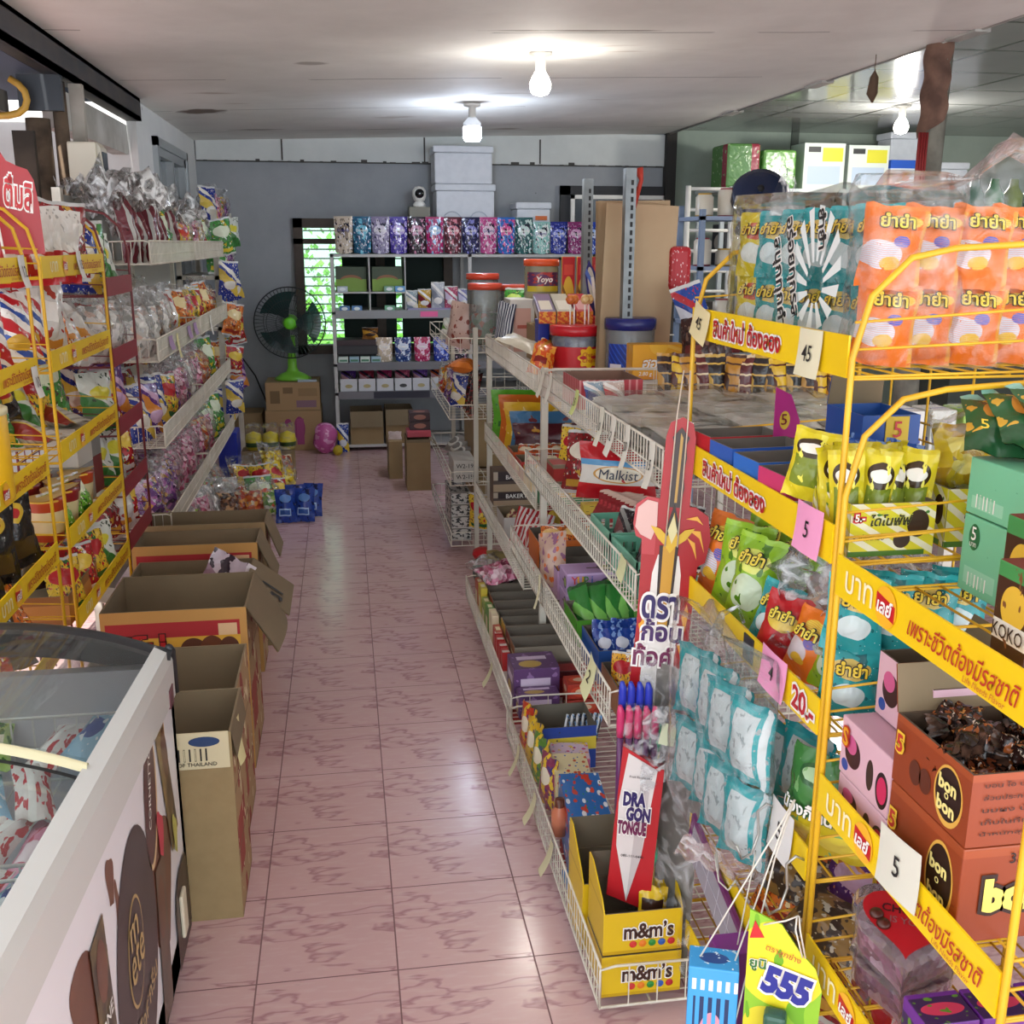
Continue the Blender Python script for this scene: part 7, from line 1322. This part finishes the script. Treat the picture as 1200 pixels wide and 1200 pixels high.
text(t, '555', mat('#1c2a8a', .4), (.008, -.002, .09), (1, 0, 0), (0, 0, 1), w=.062, h=.04, out=WHITE, outw=.09, bold0=.06, rot=R(-12)); text(t, 'ยูนิ', mat('#2a6a2a', .4), (-.034, -.002, .115), (1, 0, 0), (0, 0, 1), w=.022, out=WHITE); text(t, 'ตราลูกข่าง', mat('#b8502a', .4), (.0, -.002, .14), (1, 0, 0), (0, 0, 1), w=.05, rot=R(-14))
m = M(); m.prism([(-.048, .155), (-.028, .16), (-.042, .185)], -.0016, -.0004); m.obj('red_mark', RED, t)
m = M(); m.box(-.02, -.03, -.1, .012, -.004, .055); m.box(-.04, -.024, -.11, .03, -.006, -.06); m.obj('bubble_toy', mat('#2f5a4a', .3), t, bevel=.006)
m = M(); m.tube([(-.03, 0, .18), (.0, -.01, .20), (.016, .0, .205)], .0013, 5); m.tube([(.03, 0, .14), (.02, -.01, .19), (.017, .0, .205)], .0013, 5); m.tube([(.026, 0, .14), (.014, -.012, .19), (.014, .0, .205)], .0013, 5); m.obj('string', mat('#dcd8cc', .7), t)
t = thing('toy_box', 'blue hanging toy box on white strings', 'toy', (.502, 1.255, .33)); t.rotation_euler = (0, 0, R(-20))
BLB = pm('#3a9ad8', (('e', .5, .5, .3, .24, '#2a4a8a'), ('n', 6, .64, '#d8e8f0')), .4)
m = M(); m.box(-.036, -.025, 0, .036, .025, .185, f=1, t=2); m.obj('box', [mat('#2a86c8', .4), pm('#3a9ad8', (('r', .12, -.1, .88, .74, '#16325a'), ('e', .5, .3, .28, .3, '#c98a9a'), ('r', 0, .8, 1, .9, '#e0dcd0'), ('s', 0, 6, .5, '#3a9ad8')), .35), BLB], t, bevel=.002)
m = M(); m.tube([(.03, 0, .185), (.09, .06, .38), (.105, .08, .41)], .0013, 5); m.tube([(-.02, 0, .185), (.085, .06, .38), (.104, .08, .41)], .0013, 5); m.tube([(.035, -.02, .10), (.08, .05, .33), (.104, .08, .41)], .0013, 5); m.obj('string', mat('#dcd8cc', .7), t)
bx('purple_box', 'purple toy box hanging just behind the blue one', .525, .60, 1.29, 1.34, .33, .49, mat('#7a2a80', .45), cat='toy')
m = M(); m.tube([(.56, 1.31, .49), (.6, 1.36, .60), (.612, 1.385, .60)], .0013, 5); m.obj('string', mat('#dcd8cc', .7), label='white string holding the purple toy box', cat='string')
# papers clipped on the right racks
def rtag(y, z, w_, h_, s, c_, lab, tilt=0): return tagpaper((.642, y, z), (0, R(tilt), R(-90)), w_, h_, s, c_, lab, .006)
rtag(1.385, 1.415, .075, .066, '45', '#dcd8b8', 'cream paper tag reading 45 on the near end of the top strip'); rtag(1.84, 1.42, .085, .062, '45', '#dcd0a0', 'curled cream paper tag on the far end of the top strip', 14)
rtag(1.345, 1.172, .085, .07, '5', '#e89ac0', 'pink paper tag reading 5 on the second strip'); rtag(1.43, .915, .095, .066, '4', '#e89ac0', 'pink paper tag reading 4 on the third strip'); rtag(1.36, .69, .08, .085, '5', '#e0ddd8', 'white paper tag reading 5 on the fourth strip')
rtag(1.035, .835, .095, .075, '5', '#d6d6c6', 'torn white paper tag reading 5 on the second strip of the near rack', -6)
o = M().box(.6425, 1.52, .856, .645, 1.56, .90).obj('brand_sticker', mat('#2a2430', .5), label='small dark sticker on the third strip of the far right rack', cat='sticker')

# ---------------------------------------------------------------- near yellow rack on the right
A1, A2, A3, A4 = [z + .004 for z in TA]
for i in range(5): put(packet('bigteal', .11, .2, .05, TEA, 'ยำยำ', name='snack_packet', lc=mat('#e8c83a', .4), lo=INK, lw=.5, lv=.72), (.745 + .055 * i, 1.315, .935), (R(-70), R(4), R(-15)), f'teal snack packet lying behind the near rack top shelf, {ORD[i]} from left') if 0 else None
MILO = pm('#74bf98', (('n', 8, .7, '#5aa880'), ('r', .08, .12, .55, .34, '#94cfb0')), .4)
for i, (z, h_) in enumerate(((A1, .105), (A1 + .107, .075))):
    o = bx('malt_box', f'green malt drink snack box on the near rack, {("lower", "upper")[i]} of two', .815, .935, 1.10, 1.245, z, z + h_, [MILO])
    if i == 0:
        m = M(); m.add([(-.0606, .045 - .012 * cos(a), .078 + .018 * sin(a)) for a in [q * pi / 12 for q in range(24)]], [tuple(range(24))]); m.obj('price_oval', mat('#1f6a40', .4), o); text(o, '5', WHITE, (-.061, .045, .083), (0, -1, 0), (0, 0, 1), h=.018); text(o, 'บาท', WHITE, (-.061, .045, .068), (0, -1, 0), (0, 0, 1), w=.014)
    text(o, '▮▯▮▮▯▮', WHITE, (-.0602, .03, .02), (0, -1, 0), (0, 0, 1), w=.04, h=.018)
MB_ = pm('#2a5a34', (('n', 4, .54, '#c9a03a'), ('r', -.1, -.1, 1.1, .26, '#1f4a2a'), ('e', .55, .6, .36, .24, '#c98a3a'), ('r', -.1, .92, 1.1, 1.1, '#8ac0b0')), .22, 16)
for i in range(4):
    o = put(packet('milo nuggets', .105, .11, .045, MB_, name='snack_packet', seed=i % 2), (.835 + .03 * i, 1.20 - .03 * i, A1 + .19 + .012 * i), (R(-58), R(8), R(-20 + 14 * i)), f'green and gold malt snack bag on the green boxes, {ORD[i]} from left')
    if i == 0: text(o, '5', mat('#e8c83a', .4), (-.036, -.03, .02), (1, 0, 0), (0, 0, 1), h=.018)
KOK = pm('#3f2418', (('r', 0, .86, 1, 1.1, '#3f8a4a'), ('e', .55, .62, .36, .2, '#d8b03a'), ('r', 0, .3, 1, .48, '#e0dcd2'), ('n', 5, .64, '#7a4a2a')), .35)
for i, (x, z) in enumerate(((.692, A1), (.745, A1 + .0))):
    o = bx('cereal_box', f'brown and green cereal box on the near rack, {("front", "second")[i]} one', x, x + .06, .925 + .07 * i, .985 + .07 * i, z, z + .125 + .03 * i, [KOK, mat('#6a2420', .5)], dict(t=1)); text(o, 'KOKO', mat('#2a1610', .4), (-.002, -.0312, .049), (1, 0, 0), (0, 0, 1), w=.052, h=.016); text(o, 'KRUNCH', WHITE, (-.002, -.0312, .028), (1, 0, 0), (0, 0, 1), w=.05); text(o, 'Nestlé', WHITE, (-.008, -.0312, .118 if i == 0 else .145), (1, 0, 0), (0, 0, 1), w=.03)
    text(o, 'KOKO', mat('#2a1610', .4), (-.0312, 0, .049), (0, -1, 0), (0, 0, 1), w=.052, h=.016)
PNK = pm('#d8b0bc', (('e', .26, .5, .16, .26, '#3a1c24'), ('e', .22, .62, .11, .16, '#c85a8a'), ('e', .62, .42, .07, .26, '#3a2a24'), ('e', .86, .36, .12, .3, '#2a1a20'), ('e', .86, .36, .09, .22, '#c82a5a'), ('e', .12, .2, .07, .1, '#2a4a9a')), .35)
t = carton(.135, .115, .09, PNK, 'sweet_carton', 'open pink sweets box on the second shelf of the near rack, far one', 'box', (('b', .05, 20),), .003, mats=[PNK, mat('#57483a', .9)], loc=(.77, 1.178, A2 + .148), rz=R(-90))
o = bx('sweet_carton', 'closed pink sweets box at the front of the second shelf, near rack', -.068, .068, -.05, .05, 0, .085, [PNK, mat('#c9a0b0', .4)], dict(t=1)); o.location = (.717, 1.18, A2 + .06); o.rotation_euler = (0, 0, R(-90)); text(o, 'S', mat('#e0a02a', .4), (-.05, -.0516, .06), (1, 0, 0), (0, 0, 1), h=.025, out=mat('#b8302a', .4), outw=.07)
bx('sweet_carton', 'pink sweets box hidden under the open pink one', .668, .86, 1.112, 1.247, A2, A2 + .058, [PNK])
BON = pm('#8c3c1c', (('n', 9, .72, '#7a3216'), ('r', 0, .9, 1, 1.1, '#9a4824')), .4)
def bonbon(lab, z, h_, opened):
    w_, d_ = .162, .155
    if opened: t = carton(d_, w_, h_, BON, 'chocolate_carton', lab, 'box', (('b', .06, 18),), .003, mats=[BON, mat('#57483a', .9)], loc=(.742, 1.025, z), rz=R(0))
    else: t = thing('chocolate_carton', lab, 'box', (.742, 1.025, z)); M().box(-d_ / 2, -w_ / 2, 0, d_ / 2, w_ / 2, h_).obj('body', BON, t, bevel=.002)
    f = -d_ / 2 - .0006
    m = M(); m.add([(f, -.04 + .026 * cos(a) * -1, h_ * .48 + h_ * .36 * sin(a)) for a in [q * pi / 14 for q in range(28)]], [tuple(range(28))]); m.obj('oval_logo', mat('#2a1814', .4), t); m = M(); m.add([(f + .0002, -.04 - .029 * cos(a), h_ * .46 + h_ * .42 * sin(a)) for a in [q * pi / 14 for q in range(28)]], [tuple(range(28))]); m.obj('oval_rim', mat('#d8a84a', .4), t)
    text(t, 'bon', mat('#e8dc8a', .4), (f - .0012, -.04, h_ * .62), (0, -1, 0), (0, 0, 1), w=.034, bold0=.04); text(t, 'bon', mat('#e8dc8a', .4), (f - .0012, -.04, h_ * .32), (0, -1, 0), (0, 0, 1), w=.034, bold0=.04); text(t, 'o', mat('#e8dc8a', .4), (f - .0012, -.04, h_ * .47), (0, -1, 0), (0, 0, 1), h=.008)
    text(t, '5', mat('#b8302a', .4), (f - .001, .066, h_ * .62), (0, -1, 0), (0, 0, 1), h=.022, out=mat('#e8c03a', .4), outw=.09)
    for k_ in range(2):
        m = M(); m.add([(f - .0003, .03 - .022 * k_ + .013 * cos(a) * -1, h_ * .38 + .016 * sin(a)) for a in [q * pi / 8 for q in range(16)]], [tuple(range(16))]); m.obj('printed_sweet', mat('#5a2a1a', .4), t)
    for k_, s_ in enumerate(('บอน โอ บอน ช็อกโกแลต', 'ส่วนประกอบโดยประมาณ', 'นมผง น้ำตาล โกโก้', 'เก็บในที่แห้งและเย็น', 'น้ำหนักสุทธิ 336 กรัม')): text(t, s_, mat('#3a1a10', .5), (0, -w_ / 2 - .0008, h_ * (.86 - .17 * k_)), (1, 0, 0), (0, 0, 1), w=.125, h=h_ * .075) if opened else None
    if not opened:
        text(t, 'bon', mat('#e8dc6a', .4), (-.01, -w_ / 2 - .0008, h_ * .5), (1, 0, 0), (0, 0, 1), w=.07, h=h_ * .3, out=mat('#2a1814', .4), outw=.12, bold0=.07); text(t, '336 g', INK, (.0, -w_ / 2 - .0008, h_ * .86), (1, 0, 0), (0, 0, 1), w=.04)
    return t
bonbon('closed orange brown chocolate carton under the open one', A2, .122, False); bonbon('open orange brown chocolate carton full of dark sweets, near rack', A2 + .124, .09, True)
WRAP = [pm('#2a1814', (('n', 4, .56, '#8a4a24'), ('n', 7, .64, '#c9b9a8')), .15, 20), pm('#5a2c18', (('n', 4, .5, '#1c1210'), ('n', 6, .64, '#c98a4a')), .15, 20), mat('#1f1614', .18, 0, (40, '#6a4a3a', .7))]
for i in range(34):
    m_ = WRAP[i % 3]; r_ = i % 12
    put(packet('bon sweet %d' % (i % 3), .05, .038, .022, m_, name='wrapped_sweet', cat='sweet', crumple=.6), (.70 + .029 * (i % 4) + rnd.uniform(-.006, .006), 1.0 + .012 * ((i // 4) % 7) + rnd.uniform(-.006, .006), A2 + .165 + .022 * (i // 16) + rnd.uniform(0, .012)), (R(rnd.uniform(-80, -20)), R(rnd.uniform(-40, 40)), R(rnd.uniform(0, 360))), 'dark wrapped chocolate sweet heaped in the open orange brown carton', 'wrapped chocolates in the open carton')
# heart box and tubes
def heart(n=48, s=1.0): return [(s * .0048 * 16 * sin(a) ** 3, s * .0048 * (13 * cos(a) - 5 * cos(2 * a) - 2 * cos(3 * a) - cos(4 * a))) for a in [2 * pi * i / n for i in range(n)]]
def extr(m, pts, z0, z1, mi=0, top=True):
    n = len(pts); m.add([(x, y, z0) for x, y in pts] + [(x, y, z1) for x, y in pts], ([tuple(range(n, 2 * n))] if top else []) + [(i, (i + 1) % n, (i + 1) % n + n, i + n) for i in range(n)], mi)
t = thing('heart_box', 'clear heart-shaped chocolate box with a red label on the third shelf', 'chocolate box', (.745, 1.165, A3 + .066)); t.rotation_euler = (R(17), 0, R(-30)); t.scale = (.9, .9, .9)
m = M(); extr(m, heart(s=.98)[::-1], .0, .065); m.obj('tub', plastic('#f2e8ee', .9), t)
m = M(); extr(m, heart(s=.92)[::-1], .004, .052); m.obj('sweets', vm(['#b06a90', '#e0b8cc', '#8a4a6a', '#d090b0', '#f0dce6'], 70, .2), t)
m = M(); extr(m, heart(s=1.06)[::-1], .064, .088); m.obj('lid', plastic('#f4f0f2', .88), t)
m = M(); m.add([(x, y - .002, .0892) for x, y in heart(s=.86)[::-1]], [tuple(range(48))]); m.obj('red_label', pm('#b01c24', (('e', .5, .5, .32, .3, '#c9a0a0'),), .3), t)
text(t, 'CHOCO', mat('#3a1418', .4), (.0, .016, .090), (1, 0, 0), (0, 1, 0), w=.075, bold0=.02); text(t, 'IS YOU', mat('#8a5a5a', .4), (.0, -.004, .090), (1, 0, 0), (0, 1, 0), w=.05)
for x, y in ((-.045, .0), (-.034, -.016)): m = M(); m.lathe([(0, .0895), (.011, .090), (.009, .094), (0, .0965)], 14, c=(x, y, 0)); m.obj('printed_sweet', mat('#4a2018', .3), t)
t = thing('heart_box', 'lower heart-shaped chocolate box under the red labelled one', 'chocolate box', (.75, 1.17, A3)); t.rotation_euler = (0, 0, R(-30)); t.scale = (.9, .9, .75)
m = M(); extr(m, heart(s=.98)[::-1], .0, .058); m.obj('tub', plastic('#f2e8ee', .9), t); m = M(); extr(m, heart(s=1.06)[::-1], .058, .068); m.obj('lid', plastic('#f4f0f2', .88), t); m = M(); extr(m, heart(s=.92)[::-1], .004, .05); m.obj('sweets', vm(['#b06a90', '#e0b8cc', '#8a4a6a', '#d090b0', '#f0dce6'], 70, .2), t)
FR = pm('#3a2250', (('e', .5, .45, .4, .2, '#c83a5a'), ('n', 4, .6, '#5a8a2a'), ('r', 0, .84, 1, 1.1, '#6a2a8a')), .4)
for i in range(3):
    o = bx('sweet_tube_box', f'purple fruit tubes box on the third shelf, {ORD[i]} from the left', .672 + .076 * i, .744 + .076 * i, .985, 1.04, A3, A3 + .115, [FR]); text(o, 'FRIT-C', mat('#d83a6a', .4), (0, -.0283, .075), (1, 0, 0), (0, 0, 1), w=.06, h=.022, out=mat('#2a1240', .4), rot=R(6), bold0=.05); text(o, 'TUBES', mat('#c9b43a', .4), (0, -.0283, .045), (1, 0, 0), (0, 0, 1), w=.04)
c = carton(.06, .07, .075, mat('#b8b02a', .5), 'tray', 'yellow edged purple card tray at the front of the third shelf', 'tray', mats=[pm('#7ab03a', (('e', .5, .4, .3, .4, '#7a2a8a'), ('r', 0, .85, 1, 1.1, '#d8c42a')), .4), mat('#4a2a5a', .7)], loc=(.70, .95, A3), rz=R(-90))
for i in range(5): m = M(); m.tube([(.69 + .012 * (i % 2), .93 + .01 * i, A3 + .01), (.685, .935 + .01 * i, A3 + .10), (.70, .94 + .01 * i, A3 + .11)], .006, 6); m.obj('sour_tube', mat('#d86a7a' if i % 2 else '#b83a5a', .35), label=f'bent pink sour tube in the front tray, {ORD[i]} from near side', cat='sweet')
for i in range(4): bx('sweet_box', f'dim sweets box at the back of the second shelf, near rack, {ORD[i]} from near end', .87, .97, .86 + .095 * i, .945 + .095 * i, A2, A2 + .12, pm('#4a2a24', (('e', .5, .5, .3, .2, '#8a6a4a'),), .5))
for i in range(4): put(goods((BK, PS, DR, UB)[i], i % 3, .7), (.78, .9 + .09 * i, A4), (R(-20), 0, R(-60)), f'{(BK, PS, DR, UB)[i]} on the lowest shelf of the near rack')
m = M(); m.box(.70, .70, 0, .80, .74, .80); m.obj('white_board', mat('#d4d6d4', .6), label='white board edge at the right foreground', cat='board')
